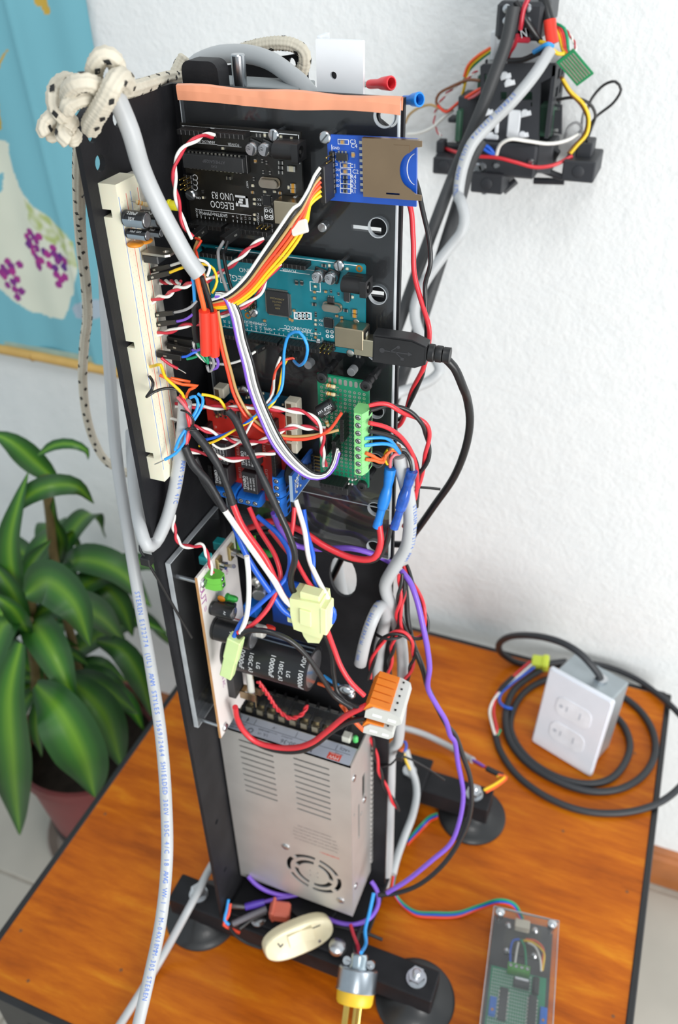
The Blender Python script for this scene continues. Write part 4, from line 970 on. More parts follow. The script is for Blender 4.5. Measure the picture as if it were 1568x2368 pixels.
wcap('F4', 0, 0, 0, 475, 75, 17, 4.9, txt=((-1, .6, 0), [('AF', 2.4, 12, 0, 1)]))
q = LW('F4', 745, 240, 34); b = B(); b.lathe([(4.6, 22), (4.6, 34), (3.8, 35)], (q.x, q.y, 0), (q.x, q.y, 1), 18); wpcb.part(b, 'grey_capacitor', mat('grey_cap', '#b8b6b0', .4))
q = LW('F4', 830, 215, 38); b = B(); b.lathe([(2.5, 0), (2.5, 4), (1.8, 6), (.1, 6.8)], (q.x, q.y, 33), (q.x, q.y, 34), 14); b.cyl((q.x, q.y, 2), (q.x, q.y, 33), .4, n=6); wpcb.part(b, 'red_led', mat('red_led', '#c8311f', .2))
# toggle switches
for (x0, y0, x1, y1) in ((610, 610, 785, 680), (470, 760, 632, 782)):
    q = LW('F3', x0, y0, 2); b = B(); b.box((q.x, q.y, 1.2), (6.5, 12, 2.4), .5); s_ = wpcb.part(b, 'toggle_switch', mat('brass_switch', '#b9a877', .35, .9))
    b = B(); b.lathe([(2.8, 0), (2.8, 4)], (q.x, q.y, 2.4), (q.x, q.y, 3.4), 14); wpcb.part(b, 'bushing', MATS['zinc'], s_)
    t_ = LW('F3', x1, y1, 17); b = B(); b.tube([(q.x, q.y, 4), ((q.x + t_.x) / 2, (q.y + t_.y) / 2, 11), (t_.x, t_.y, 17)], [1.0, 1.2, 1.5], 10); wpcb.part(b, 'lever', MATS['steel'], s_)
grt = mat('terminal_mid_green', '#6cbf45', .4, 0, .05)
q = LW('F3', 420, 950, 6); terminal(wpcb, (q.x, q.y, 0), 2, grt, 5.2, 10, 11, math.pi / 2)
q = LW('F3', 800, 480, 6); terminal(wpcb, (q.x, q.y, 0), 2, grt, 5.2, 10, 11, math.pi / 2)
glm = clear_mat('green_lens', (.25, .85, .35), .05, 1.5, .25, (.15, .75, .2))
for (x0, y0, w) in ((590, 1165, 10), (1020, 625, 14)):
    q = LW('F3', x0, y0, w); b = B(); b.lathe([(3, -3), (3, -2), (2.5, -1.9), (2.5, 3), (1.8, 5), (.1, 5.8)], (q.x, q.y, w), (q.x, q.y, w + 1), 16); b.cyl((q.x, q.y - 1, .1), (q.x, q.y - 1, w - 3), .3, n=6); wpcb.part(b, 'green_led', glm)
q = LW('F3', 480, 1175, 5); b = B(); b.sphere((q.x, q.y, 5), 2.4, 12, 8, (.5, 1.2, 1.2)); wpcb.part(b, 'disc_capacitor', orange_c)
q = LW('F3', 500, 1230, 4); b = B(); b.cyl((q.x, q.y, 1), (q.x, q.y, 13), 2.6, n=14); wpcb.part(b, 'diode', blkcap)
# fuse holder
q0 = LW('F4', 605, 545, 14); q1 = LW('F4', 635, 800, 14); fx = (q0.x + q1.x) / 2
b = B(); b.box((fx - 3, (q0.y + q1.y) / 2, 3), (14, 28, 6), .5); fh_ = wpcb.part(b, 'fuse_base', ic_m)
clipm = mat('fuse_clip', '#b09d80', .3, 1)
for qq in (q0, q1):
    b = B()
    for sg in (-1, 1): b.box((fx + sg * 3.4, qq.y, 13), (.6, 7.5, 14)); b.box((fx + sg * 5.6, qq.y, 20.4), (5, 7.5, .6), 0, Matrix.Rotation(sg * -.4, 3, 'Y'))
    b.box((fx, qq.y, 6.4), (6.6, 7, .6)); wpcb.part(b, 'fuse_clip', clipm, fh_)
b = B(); b.cyl((fx, q0.y - 2, 14), (fx, q1.y + 2, 14), 2.7, n=16); wpcb.part(b, 'fuse_glass', mat('fuse_glass', '#cfcfc8', .1), fh_)
b = B(); b.cyl((fx, q0.y + 3, 14), (fx, q0.y - 3, 14), 3, n=16); b2 = B(); b2.cyl((fx, q1.y + 3, 14), (fx, q1.y - 3, 14), 3, n=16); wpcb.part(b, 'fuse_cap', MATS['steel'], fh_); wpcb.part(b2, 'fuse_cap', MATS['steel'], fh_)
# hand lettering
ink = mat('magenta_ink', '#b06aa6', .6); b = B()
for i, ch in enumerate('OUT'): put_text(b, ch, 9, LW('F3', 245 + i * 12, 1050 + i * 80, .1), (0, -1, 0), (1, 0, 0))
put_text(b, '=', 8, LW('F3', 285, 1300, .1), (0, -1, 0), (1, 0, 0)); put_text(b, '+ x', 6, LW('F3', 300, 840, .1), (0, 1, 0), (-1, 0, 0)); put_text(b, 'ON', 4, LW('F3', 550, 835, .1), (0, 1, 0), (-1, 0, 0)); put_text(b, 'IN AC', 5, LW('F4', 380, 680, .1), (0, -1, 0), (1, 0, 0))
wpcb.part(b, 'hand_lettering', ink, smooth=False)
# components on its back and the second converter board behind it
for (x0, y0) in ((445, 510), (275, 685)):
    q = ka('F3', x0, y0, x=-72); b = B(); b.box(q - wpcb.o if False else (0, 0, 0), (1, 1, 1)); b = B()
    l_ = Vector(((q - wpcb.o).dot(wpcb.u), (q - wpcb.o).dot(wpcb.v), (q - wpcb.o).dot(wpcb.n))); b.box((l_.x, l_.y, -5), (7, 7, 7), .6); wpcb.part(b, 'film_capacitor', mat('film_teal', '#1d8f92', .4))
cv = Board('converter_board', 'blue step-down converter module behind the white circuit board', 'circuit board', (-47, -16, -180), X_, Z_)
b = B(); b.prism([rect(0, 0, 24, 44)], -1.6, 0); cv.part(b, 'circuit_panel', blue)
q = cv.L('F3', 905, 1090, 8); b = B(); b.lathe([(5, 0), (5, 11), (4.4, 12)], (q.x, q.y, 0), (q.x + .3, q.y, 1), 20); cv.part(b, 'silver_capacitor', can_m)
q = cv.L('F3', 850, 1290, 6); b = B(); b.box((q.x, q.y, 5), (10, 10, 10), .5); cv.part(b, 'trim_pot', tblue)
q = cv.L('F3', 880, 970, 6); b = B(); b.sphere((q.x, q.y, 4), 4.4, 14, 10); cv.part(b, 'solder_post', tin)

# ================================================================ hardware at the top of the mast
b = B(); c0 = at(555, 192, y=26); b.lathe([(3.9, 0), (3.9, 14.5), (3.4, 15.2), (.1, 15.3)], (c0.x, 26, 177), (c0.x, 26, 178), 24); b.cyl((c0.x, 26, 120), (c0.x, 26, 177), 3.9, n=20); solo(b, 'steel_pin', 'shiny steel pin standing behind the orange tape', 'pin', MATS['steel'])
q0, q1 = at(733, 88, y=20), at(843, 200, y=20)
b = B(); hq = ka('E4', 1038, 322, y=18); b.prism([rrect(q0.x, q1.z - 22, q1.x, q0.z, .8), circ(hq.x, hq.z, 1.9, 16)], 18, 20.5, lambda a, c, d: (a, d, c)); b.box(((q0.x + q1.x) / 2, 11, q1.z - 21), (q1.x - q0.x, 16, 2)); b.box((q0.x + 1, 20 + 6, (q0.z + q1.z) / 2 - 6), (2, 12, q0.z - q1.z + 14))
solo(b, 'white_bracket', 'white metal bracket with a round hole above the orange tape', 'bracket', mat('white_paint', '#eef1f5', .35, 0, .02))
b = B(); b.lathe([(3.4, 0), (3.4, 2)], (hq.x, 21, hq.z), (hq.x, 22, hq.z), 16); solo(b, 'hole_backing', 'black disc added behind the white bracket to darken its hole', 'plug', BP)  # added black backing, stands in for the darkness inside the bracket hole
b = B(); c1 = at(560, 188, y=34); b.box((c1.x + 6, 38, 175.5), (62, 24, 3), .5); solo(b, 'grey_mounting_plate', 'flat grey plate behind the steel pin on top of the mast', 'plate', mat('grey_plate', '#8f9496', .5))
def crimp(name, lab, a, c, mt, group=None):
    a = Vector(a); c = Vector(c); d = (c - a).normalized(); L_ = (c - a).length
    t = thing(name, lab, 'connector', a, group=group); o0 = Vector((0, 0, 0))
    b = B(); b.lathe([(2.0, 0), (2.3, L_ * .1), (2.3, L_ * .45), (3.0, L_ * .6), (3.3, L_ * .8), (3.5, L_ * .97), (3.2, L_), (2.6, L_), (2.4, L_ * .7)], o0, d, 18, False); part(b, 'sleeve', mt, t)
    b = B(); b.cyl(-d * 7, d * 1, 1.4, n=10); part(b, 'metal_barrel', tin, t)
    return t
redv, bluev = mat('red_vinyl', '#e0303a', .35, coat=.2), mat('blue_vinyl', '#1f7fd8', .35, coat=.2)
crimp('crimp_terminal', 'red insulated crimp terminal poking out behind the tape', ka('E4', 1268, 378, y=22), ka('E4', 1416, 370, y=14), redv)
crimp('crimp_terminal', 'blue insulated crimp terminal at the right end of the tape', ka('E4', 1490, 482, y=10), ka('P', 971, 230, y=4), bluev)

# ================================================================ connectors
def along(c, P, h=None):
    """picture points (x, y, depth) -> tower points"""
    return [ka(c, x_, y_, y=d) for (x_, y_, d) in P]
nyl = mat('nylon_yellow', '#e9edb4', .4, 0, .05, 40, sss=.2); nyg = mat('nylon_greenish', '#d3eaa6', .4, 0, .05, 40, sss=.2)
def frame_box(name, lab, a, c, up, wd, dp, mt, extra=None, cat='connector'):
    """box-like connector running from a to c; up gives the direction of its width"""
    a = Vector(a); c = Vector(c); d = (c - a); L_ = d.length; d.normalize(); u = Vector(up); u = (u - d * u.dot(d)).normalized(); n = d.cross(u)
    t = thing(name, lab, cat, a, Matrix((u, d, n)).transposed())
    return t, L_
a, c = ka('C7', 925, 470, y=-58), ka('C7', 930, 700, y=-58)
t, L_ = frame_box('plug_connector', 'large pale yellow nylon plug where the blue, white and red wires meet', a, c, (1, 0, -.25), 0, 0, nyl)
b = B(); b.prism([[(-12, L_ * .12), (9, L_ * .06), (11, L_ * .5), (9, L_ * .86), (-10, L_ * .82), (-12, L_ * .5)]], -8, 8); part(b, 'housing', nyl, t)
b = B(); b.box((11, L_ * .45, 2), (5, L_ * .6, 13), .8); part(b, 'side_rib', nyl, t); b = B(); b.box((-13.5, L_ * .62, 0), (5, L_ * .3, 11), .8); part(b, 'side_rib', nyl, t)
b = B(); b.prism([[(-6, L_ * .8), (9, L_ * .82), (7, L_ * 1.04), (-1, L_ * 1.1), (-4, L_ * .98)]], -5, 6); part(b, 'latch', nyl, t)
b = B(); b.box((1, L_ * .04, 2), (14, L_ * .16, 9), .8); part(b, 'wire_mouth', nyl, t); b = B(); b.box((-1, L_ * .45, 8.6), (8, L_ * .34, 1.8), .4); part(b, 'latch_ramp', nyl, t)
a, c = ka('F4', 495, 290, y=-84), ka('F4', 412, 630, y=-82)
t, L_ = frame_box('plug_connector', 'small pale green nylon plug in front of the white circuit board', a, c, (1, 0, -.2), 0, 0, nyg)
b = B(); b.box((0, L_ * .25, 0), (9.6, L_ * .5, 8), .6); part(b, 'upper_housing', nyg, t)
b = B(); b.box((0, L_ * .72, 0), (8.8, L_ * .54, 7), .6); b.box((4.6, L_ * .3, 0), (1.4, L_ * .5, 5), .4); part(b, 'lower_housing', nyg, t)
# lever connectors
lever_g = mat('lever_grey', '#c9c9c4', .45, 0, .04); lever_o = mat('lever_orange', '#ee8428', .4, 0, .05)
def lever_conn(lab, o, u, v, n_, s=1.0):
    """row along v, mouth towards -u"""
    bd = Board('lever_connector', lab, 'connector', o, u, v)
    L_ = n_ * 5.6 * s + 1; D_ = 18 * s; H_ = 9 * s
    b = B(); b.prism([[(0, 0), (D_, 0), (D_ + 3 * s, 3 * s), (D_ + 1.5 * s, H_ * .8), (D_ * .8, H_), (D_ * .2, H_), (0, H_ * .6)]], 0, L_, lambda a, c, d: (a, d, c)); bd.part(b, 'housing', lever_g)
    for k in range(n_):
        y = (k + .5) * 5.6 * s + .5
        b = B(); b.prism([[(-1.5 * s, H_ * .55), (1 * s, H_ + 1.6 * s), (D_ * .72, H_ + .9 * s), (D_ * .74, H_ * .9), (0, H_ * .5)]], y - 2.3 * s, y + 2.3 * s, lambda a, c, d: (a, d, c)); bd.part(b, 'lever', lever_o)
        b = B(); b.box((D_ * .88, y, H_ + .1), (1.2 * s, 1.2 * s, .3)); bd.part(b, 'test_hole', hole_m)
    b = B(); b.box((D_ * .38, -.05, H_ * .42), (D_ * .3, .25, 1.9 * s)); b.box((D_ * .85, -.05, H_ * .36), (D_ * .26, .25, 1.9 * s)); bd.part(b, 'wire_window', mat('window_pale', '#efefec', .4))
    return bd
A0 = ka('C7', 1205, 1150, y=-66); A1 = ka('C7', 1390, 1110, y=-58); A2 = ka('C7', 1195, 960, y=-56)
lever_conn('large grey lever connector with five orange levers beside the power supply', A0, (1, .1, -.12), (-.04, .98, -.08), 5, 1.22)
A0 = ka('C7', 1198, 1232, y=-68)
lever_conn('small grey lever connector hanging under the five-lever one', A0, (1, .12, -.1), (-.08, .98, -.1), 2, 1.0)
# blue crimp splices
def splice(lab, P, mt):
    P = [Vector(p) for p in P]; t = thing('butt_splice', lab, 'connector', P[-1]); o = P[-1]; S = smooth_path([p - o for p in P], 1.2); n = len(S); r = []
    for i in range(n):
        k = i / (n - 1); r.append(3.6 if k < .1 else 3.3 - .5 * math.exp(-((k - .28) / .07) ** 2) + .5 * math.exp(-((k - .5) / .12) ** 2) if k < .67 else 2.6 + .3 * (k > .9))
    k = int(n * .67); b = B(); b.tube(S[:k + 1], r[:k + 1], 16); part(b, 'wide_sleeve', mt, t); b = B(); b.tube(S[k:], r[k:], 16); part(b, 'narrow_sleeve', mt, t)
    return t
splice('blue crimp splice with the red lead, left of the pair', along('C6', [(1242, 578, -16), (1225, 690, -18), (1195, 800, -20), (1168, 900, -22)]), bluev)
splice('translucent blue crimp splice with dark leads, right of the pair', along('C6', [(1362, 590, -14), (1328, 700, -16), (1298, 800, -18), (1262, 905, -20)]), mat('blue_clear_vinyl', '#1c4fa8', .2, 0, .4, 160, coat=.4))

# ================================================================ things at the foot of the mast
# cream rocker switch
A0 = ka('D2', 515, 540, z=BASE + 12); A1 = ka('D2', 865, 395, z=BASE + 12)
ud = (A1 - A0).normalized(); vd = Vector((-ud.y, ud.x, 0))
vd = Vector((-.35, -.55, .75)); nd_ = ud.cross(vd)
sw = Board('inline_switch', 'cream inline rocker switch lying at the foot of the mast', 'switch', (A0 + A1) / 2 + Vector((0, 0, 2)), ud, (-ud.y * .5, ud.x * .5, .75))
crm = mat('cream_plastic', '#e8dcb8', .38, 0, .04, 40, coat=.2)
LS2 = (A1 - A0).length / 2
def pill(l, w, k=12): return [(l * math.copysign(abs(math.cos(t)) ** .75, math.cos(t)), w * math.copysign(abs(math.sin(t)) ** .8, math.sin(t))) for t in [2 * math.pi * i / (k * 3) for i in range(k * 3)]]
b = B(); P0 = pill(LS2, 14.5); n = len(P0); V_ = []
for (s_, h) in ((.9, -7), (1, -5), (1, 4), (.95, 6.2), (.86, 7.2)): V_ += [(x * (1 - (1 - s_) * .5), y * s_, h) for x, y in P0]
F_ = [(k * n + i, k * n + (i + 1) % n, k * n + n + (i + 1) % n, k * n + n + i) for k in range(4) for i in range(n)] + [tuple(range(n - 1, -1, -1)), tuple(4 * n + i for i in range(n))]
b.add(V_, F_); sw.part(b, 'switch_body', crm)
b = B(); b.prism([[(-11, 6.5), (-11, 9.8), (2, 8), (12, 11.5), (12, 6.5)]], -5.5, 5.5, lambda a, c, d: (a + 1, d + 3, c)); sw.part(b, 'rocker', crm)
b = B(); b.box((-17, 2, 7.4), (4, 1.3, .3), 0, Matrix.Rotation(.5, 3, 'Z')); b.box((-19, 3.5, 7.4), (1.2, 4, .3), 0, Matrix.Rotation(.4, 3, 'Z')); b.box((17, 6, 7.4), (8, .9, .3)); sw.part(b, 'pen_mark', MATS['black_plastic'])
for (u_, v_) in ((-16, -8), (17, -8)):
    b = B(); b.lathe([(1.7, 0), (1.5, .3)], (u_, v_, 7.0), (u_, v_, 8), 12); sw.part(b, 'screw', MATS['zinc'])
# mains plug
P0, P1 = ka('D2', 1015, 560, z=BASE + 24), ka('D2', 1060, 905, z=BASE + 30)
P0 = ka('D2', 1015, 550, y=-82); 
pv = Vector((.12, -.62, -.42)).normalized()
pg = thing('mains_plug', 'three pin mains plug with silver collar and yellow face at the foot of the mast', 'plug', P0)
o0 = Vector((0, 0, 0)); sidev = (X_ - pv * X_.dot(pv)).normalized(); upv = sidev.cross(pv)
b = B(); b.box(pv * 6, (1, 1, 1)); b = B(); b.lathe([(6.5, 0), (7.5, 2), (7.5, 9), (10, 13)], o0, pv, 20); part(b, 'cord_clamp', mat('zinc_bright', '#b5c3cc', .25, 1), pg)
for sg in (-1, 1):
    b = B(); b.lathe([(3.6, -2.5), (3.6, 2.5), (2.4, 3.6)], sidev * sg * 10.5 + pv * 7, sidev * sg * 10.5 + pv * 7 + upv, 14); b.box(sidev * sg * 8 + pv * 7, (7, 4, 5), .5); part(b, 'clamp_screw', MATS['zinc'], pg)
b = B(); b.lathe([(16, 11), (17, 12), (17, 27), (17.6, 28.5)], o0, pv, 36); part(b, 'collar', mat('collar_metal', '#aab2ba', .3, 1), pg)
b = B(); b.lathe([(15.6, 28.4), (16, 30), (15.6, 37), (14.6, 39)], o0, pv, 36); yf = part(b, 'face', mat('plug_yellow', '#f0c030', .4), pg)
brass = mat('brass', '#d8b560', .25, 1)
sidev, upv = sidev * .5 + upv * .866, upv * .5 - sidev * .866
Rm = Matrix((sidev, upv, pv)).transposed()
for sg in (-1, 1):
    b = B(); b.box(sidev * sg * 6.6 + upv * 2 + pv * 48, (1.6, 6.4, 19), .4, Rm); part(b, 'blade', brass, pg)
b = B(); b.lathe([(2.3, 38), (2.3, 59), (1.4, 61)], upv * -7, upv * -7 + pv, 14); part(b, 'earth_pin', brass, pg)
# terracotta-red quick connector, purple and grey crimp sleeves, small black card
b = B(); q = ka('D2', 600, 330, z=BASE + 16); b.box(q, (19, 15, 13), 2.2, Matrix.Rotation(.25, 3, 'Z')); b.box(q + Vector((-6, -1, 1)), (3, 17, 15), 1, Matrix.Rotation(.25, 3, 'Z')); solo(b, 'quick_connector', 'terracotta red cable connector below the power supply', 'connector', mat('terracotta', '#cf6a55', .5, 0, .08))
a = ka('D2', 420, 308, z=BASE + 14); c = ka('D2', 520, 283, z=BASE + 16)
b = B(); b.tube([a, (a + c) / 2, c], [3.4, 3.7, 3.1], 14); solo(b, 'crimp_sleeve', 'purple crimp sleeve left of the red cable connector', 'connector', mat('purple_vinyl', '#5b3fb4', .35, coat=.2))
b = B(); b.tube([a + Vector((-13, -3, -1)), a], [2.6, 2.4], 12); b.tube([a + Vector((-16, -4, -1)), a + Vector((-13, -3, -1))], [.6, .6], 8); solo(b, 'crimp_barrel', 'bare metal barrel on the end of the purple crimp sleeve', 'connector', mat('dull_metal', '#8b8888', .4, .9))
b = B(); q = ka('D2', 735, 305, z=BASE + 9); b.box(q, (52, 26, 3), .4, Matrix.Rotation(-.3, 3, 'Z')); b2 = solo(b, 'small_black_board', 'flat black board tucked under the power supply', 'circuit board', mat('black_card', '#19191b', .4))
# ================================================================ wires and cables
WC = {}
for n_, h in dict(red='#d9323c', dred='#c22a3c', white='#f0eee8', black='#1c1c1e', blue='#1f5fd0', sky='#2f9ae6', yellow='#f2c81e', orange='#f0642a', purple='#7d55c8', grey='#9a9a9c', tan='#bd9a62', green='#1f9a6a', brown='#7a4a2a', pink='#e0727a', redorange='#f04a2c').items():
    WC[n_] = mat('insulation_' + n_, h, .38, 0, .05, 50, coat=.15)
sheath = mat('grey_sheath', '#b7b9bb', .42, 0, .06, 25, .05, 300); shrink = mat('heat_shrink', '#222225', .5, 0, .12, 60, .3, 250); shrink_r = mat('heat_shrink_red', '#ee3a26', .35, 0, .06, 60, coat=.2)
bare = MATS['tin']
def cname(c): return {'redorange': 'red', 'dred': 'red', 'sky': 'blue'}.get(c, c)
def pts_of(segs):
    """segs: (crop, [(x, y, depth)...], crop, [...]) -> tower points; a depth may be a tuple ('z', value)"""
    P = []
    for c, l in zip(segs[::2], segs[1::2]):
        for (x_, y_, d) in l: P.append(Vector((x_, y_, d)) if c == 'V' else ka(c, x_, y_, z=d[1]) if isinstance(d, tuple) else ka(c, x_, y_, y=d))
    return P
def wire(label, col, r, *segs, name=None, n=8, group=None, mt=None):
    b = B(); b.tube(smooth_path(pts_of(segs), 3.), r, n)
    return solo(b, name or (cname(col) + '_wire'), label, 'wire' if not name else name.split('_')[-1], mt or WC[col], group, ang=60)
def twist(label, ca, cb, r, *segs, pitch=11., name='twisted_pair', sep=.95, group=None):
    P = smooth_path(pts_of(segs), 1.2); o = P[-1].copy(); t = thing(name, label, 'wire', o, group=group)
    A = []; C = []; s = 0.; a = None
    for i, p in enumerate(P):
        tg = (P[min(i + 1, len(P) - 1)] - P[max(i - 1, 0)]).normalized()
        a = tg.orthogonal().normalized() if a is None else (a - tg * a.dot(tg)).normalized()
        if i: s += (p - P[i - 1]).length
        ph = 2 * math.pi * s / pitch; d = (a * math.cos(ph) + tg.cross(a) * math.sin(ph)) * r * sep
        A.append(p - o + d); C.append(p - o - d)
    for col, Q in ((ca, A), (cb, C)):
        b = B(); b.tube(Q, r, 7); part(b, cname(col) + '_strand', WC[col], t, ang=60)
    return t
def ribbon(label, cols, r, pa, pb, name='ribbon_cable'):
    """strands interpolated between two edge paths of equal length"""
    A = pts_of(pa); C = pts_of(pb); n = len(cols); o = A[-1].copy(); t = thing(name, label, 'cable', o)
    for i, col in enumerate(cols):
        k = i / max(1, n - 1); b = B(); b.tube(smooth_path([p.lerp(q, k) - o for p, q in zip(A, C)], 3.), r, 8); part(b, cname(col) + '_strand', WC[col], t, ang=60)
    return t
def housing(label, col, c, a, e, d0, d1, wirepts, wd=2.5, r=.75):
    """black jumper plug from a to e (picture points) with its wire going on"""
    A = ka(c, a[0], a[1], y=d0); E = ka(c, e[0], e[1], y=d1); t = thing('jumper_plug', label, 'plug', A)
    d = (E - A); L_ = d.length; d.normalize(); s = (Z_ - d * Z_.dot(d)).normalized(); n = d.cross(s); b = B(); b.box((E - A) / 2, (L_, wd, wd), .25, Matrix((d, s, n)).transposed()); part(b, 'plug_housing', hdr_m, t)
    b = B(); b.box((E - A) * .35 + n * wd * .51 * (1 if n.y < 0 else -1), (2, 1, .1), 0, Matrix((d, s, n)).transposed()); part(b, 'contact_window', tin, t)
    if wirepts:
        b = B(); b.tube(smooth_path([E - A - d] + [p - A for p in pts_of(wirepts)], 3.), r, 8); part(b, cname(col) + '_lead', WC[col], t, ang=60)
    return t
def cable_text(s, path, size, side, mt, parent, org, r, start=0.):
    """lettering along a cable path, on the face that looks towards `side`"""
    P = smooth_path(path, 1.); L_ = [0]
    for i in range(1, len(P)): L_.append(L_[-1] + (P[i] - P[i - 1]).length)
    b = B(); pos = start; i = 0
    for ch in s:
        pos += size * .62
        while i < len(P) - 2 and L_[i + 1] < pos: i += 1
        if pos > L_[-1] - 1: break
        if ch == ' ': continue
        tg = (P[i + 1] - P[i]).normalized(); p = P[i].lerp(P[i + 1], min(1, max(0, (pos - L_[i]) / max(1e-6, L_[i + 1] - L_[i]))))
        nr = Vector(side) - tg * Vector(side).dot(tg); nr.normalize(); up = nr.cross(tg)
        put_text(b, ch, size, p + nr * (r + .06) - org, tg, up, .9)
    return part(b, 'printed_lettering', mt, parent, smooth=False)
def cable(label, r, *segs, mt=None, n=14, name='grey_cable', text=None, tside=(.3, -1, .5), tsize=4.2, tstart=0):
    P = pts_of(segs); S = smooth_path(P, 4.)
    if not text:
        b = B(); b.tube(S, r, n); return solo(b, name, label, 'cable', mt or sheath, ang=60)
    o = P[-1].copy(); t = thing(name, label, 'cable', o); b = B(); b.tube([p - o for p in S], r, n); part(b, 'sheath', mt or sheath, t, ang=60)
    cable_text(text, P, tsize, tside, mat('blue_ink', '#5a7fd0', .6), t, o, r, tstart); return t
# ---- thick grey cables
cable('thick grey cable slanting down from the rope knot across the boards', 4.3, 'C1', [(452, 330, -86), (540, 540, -84)], 'F1', [(640, 30, -80), (830, 470, -76), (1100, 980, -72), (1300, 1330, -69), (1450, 1535, -67)])
cable('short thick grey cable from the wire bundle down to the left cable tie', 4.0, 'P', [(428, 930, -66), (424, 990, -66), (416, 1060, -68), (402, 1140, -72), (382, 1210, -78), (358, 1256, -86), (340, 1262, -94), (326, 1226, -90), (314, 1160, -70), (307, 1080, -40), (303, 1000, -10)], text='STEREN  AWM 2464 4/C', tside=(1, -.5, .3), tstart=16)
CC = [(238, 560, 60), (241, 640, 40), (247, 760, 15), (257, 900, -10), (270, 1060, -36), (296, 1230, -60), (324, 1400, -80), (350, 1550, -103), (372, 1700, -125), (384, 1850, -148), (386, 1990, -171), (372, 2130, -196), (345, 2260, -220), (315, 2390, -245), (285, 2530, -268), (262, 2700, -290), (250, 2900, -305)]
cable('long pale grey cable hanging down the left side with blue lettering', 4.1, 'P', CC, 'V', [(-100, -360, FLOOR + 6), (-150, -480, FLOOR + 4.5)], text='STEREN E172774 (UL) AWM STYLES 1569/2464 SHIELDED 300V 105C 4/C 18 AWG VW-1 / M-04X18MM-305 STEREN', tside=(.55, -1, .55), tsize=4.6, tstart=244)
cable('grey cable running from behind the mast over the left foot to the table front', 3.7, 'P', [(560, 1900, ('z', BASE - 6)), (495, 1992, ('z', BASE + 14)), (440, 2095, ('z', BASE + 14)), (372, 2218, ('z', TABLE + 12)), (300, 2335, ('z', TABLE + 4.2)), (268, 2385, ('z', TABLE + 4.2)), (235, 2440, ('z', TABLE + 4.2)), (205, 2490, ('z', TABLE + 3)), (190, 2540, ('z', TABLE - 30)), (186, 2640, ('z', TABLE - 120))], 'V', [(-175, -262, FLOOR + 60), (-185, -290, FLOOR + 4.2), (-240, -400, FLOOR + 4.2)])
cable('thick grey cable rising from the green terminal strip and bending behind the lever connector', 4.4, 'D8', [(292, 545, -12), (310, 640, -11), (348, 800, -8), (362, 980, -6), (335, 1150, -6), (255, 1280, -8), (200, 1390, -8), (225, 1490, -6)], 'E5', [(290, 960, -4), (340, 1160, 0), (385, 1340, 4), (402, 1540, 6), (398, 1800, 8), (375, 2120, 10), (345, 2360, 12)], 'D1', [(1345, 400, 12), (1325, 700, 12), (1318, 1000, 12), (1310, 1250, 12), (1290, 1400, 12)], text='STEREN E172774 AWM', tside=(1, -.45, .1), tstart=36)
cable('thick grey cable looping over beside the lever connector', 4.4, 'E5', [(-30, 1560, -30), (20, 1330, -28), (95, 1110, -24), (160, 985, -16), (205, 985, -10), (228, 1070, -6), (205, 1220, -4), (165, 1400, -2), (150, 1600, 0), (165, 1900, 4)], 'D1', [(1215, 250, 6), (1245, 560, 6), (1265, 900, 6), (1272, 1150, 6), (1255, 1385, 6)], text='VW-1  M-04X18MM-305', tside=(-.3, -1, .5), tstart=5)
cable('grey cable rising over the top of the mast in an arch', 5.0, 'E4', [(60, 420, 60), (130, 265, 62), (260, 195, 62), (400, 178, 60), (520, 190, 56), (640, 232, 50), (750, 310, 42), (850, 400, 34)], 'V', [(-12, 26, 162), (-8, 22, 120)])
cable('grey cable lying on the table behind the mast towards the far foot', 3.6, 'V', [(-30, 70, BASE + 10), (0, 90, BASE + 14)], 'D3', [(60, 60, ('z', TABLE + 40)), (170, 78, ('z', TABLE + 30)), (330, 125, ('z', TABLE + 18)), (500, 205, ('z', TABLE + 12)), (640, 285, ('z', TABLE + 18)), (715, 328, ('z', TABLE + 28))])
cable('grey cable curving down beside the base plate bolt', 3.8, 'D3', [(195, 250, ('z', BASE + 40)), (235, 390, ('z', BASE + 26)), (268, 480, ('z', BASE + 18)), (280, 590, ('z', BASE + 14)), (250, 750, ('z', BASE + 12)), (185, 920, ('z', BASE + 10)), (125, 1090, ('z', BASE + 10)), (95, 1210, ('z', BASE + 8))])
# ---- splice bundle under the grey cable
wire('blue wire leaving the end of the slanting grey cable', 'sky', 1.0, 'C4', [(705, 820, -67), (715, 880, -66), (722, 1000, -64)])
wire('black heat shrink sleeve left of the two red sleeves', 'black', 2.0, 'C4', [(720, 1000, -64), (728, 1090, -62), (725, 1180, -60), (738, 1280, -58)], name='shrink_sleeve', mt=shrink, n=12)
wire('orange wire entering the left red sleeve', 'orange', 1.4, 'C4', [(738, 815, -68), (755, 900, -67), (780, 1000, -66), (795, 1070, -65)])
wire('black and white wire entering the right red sleeve', 'black', 1.3, 'C4', [(772, 815, -67), (800, 900, -65), (832, 1000, -63), (846, 1070, -62)])
wire('bright red heat shrink sleeve, left of the pair', 'red', 3.0, 'C4', [(792, 1062, -66), (797, 1180, -65), (800, 1290, -64), (802, 1372, -63)], name='shrink_sleeve', mt=shrink_r, n=14)
wire('bright red heat shrink sleeve, right of the pair', 'red', 2.9, 'C4', [(845, 1065, -62), (855, 1180, -61), (862, 1290, -60), (866, 1382, -59)], name='shrink_sleeve', mt=shrink_r, n=14)
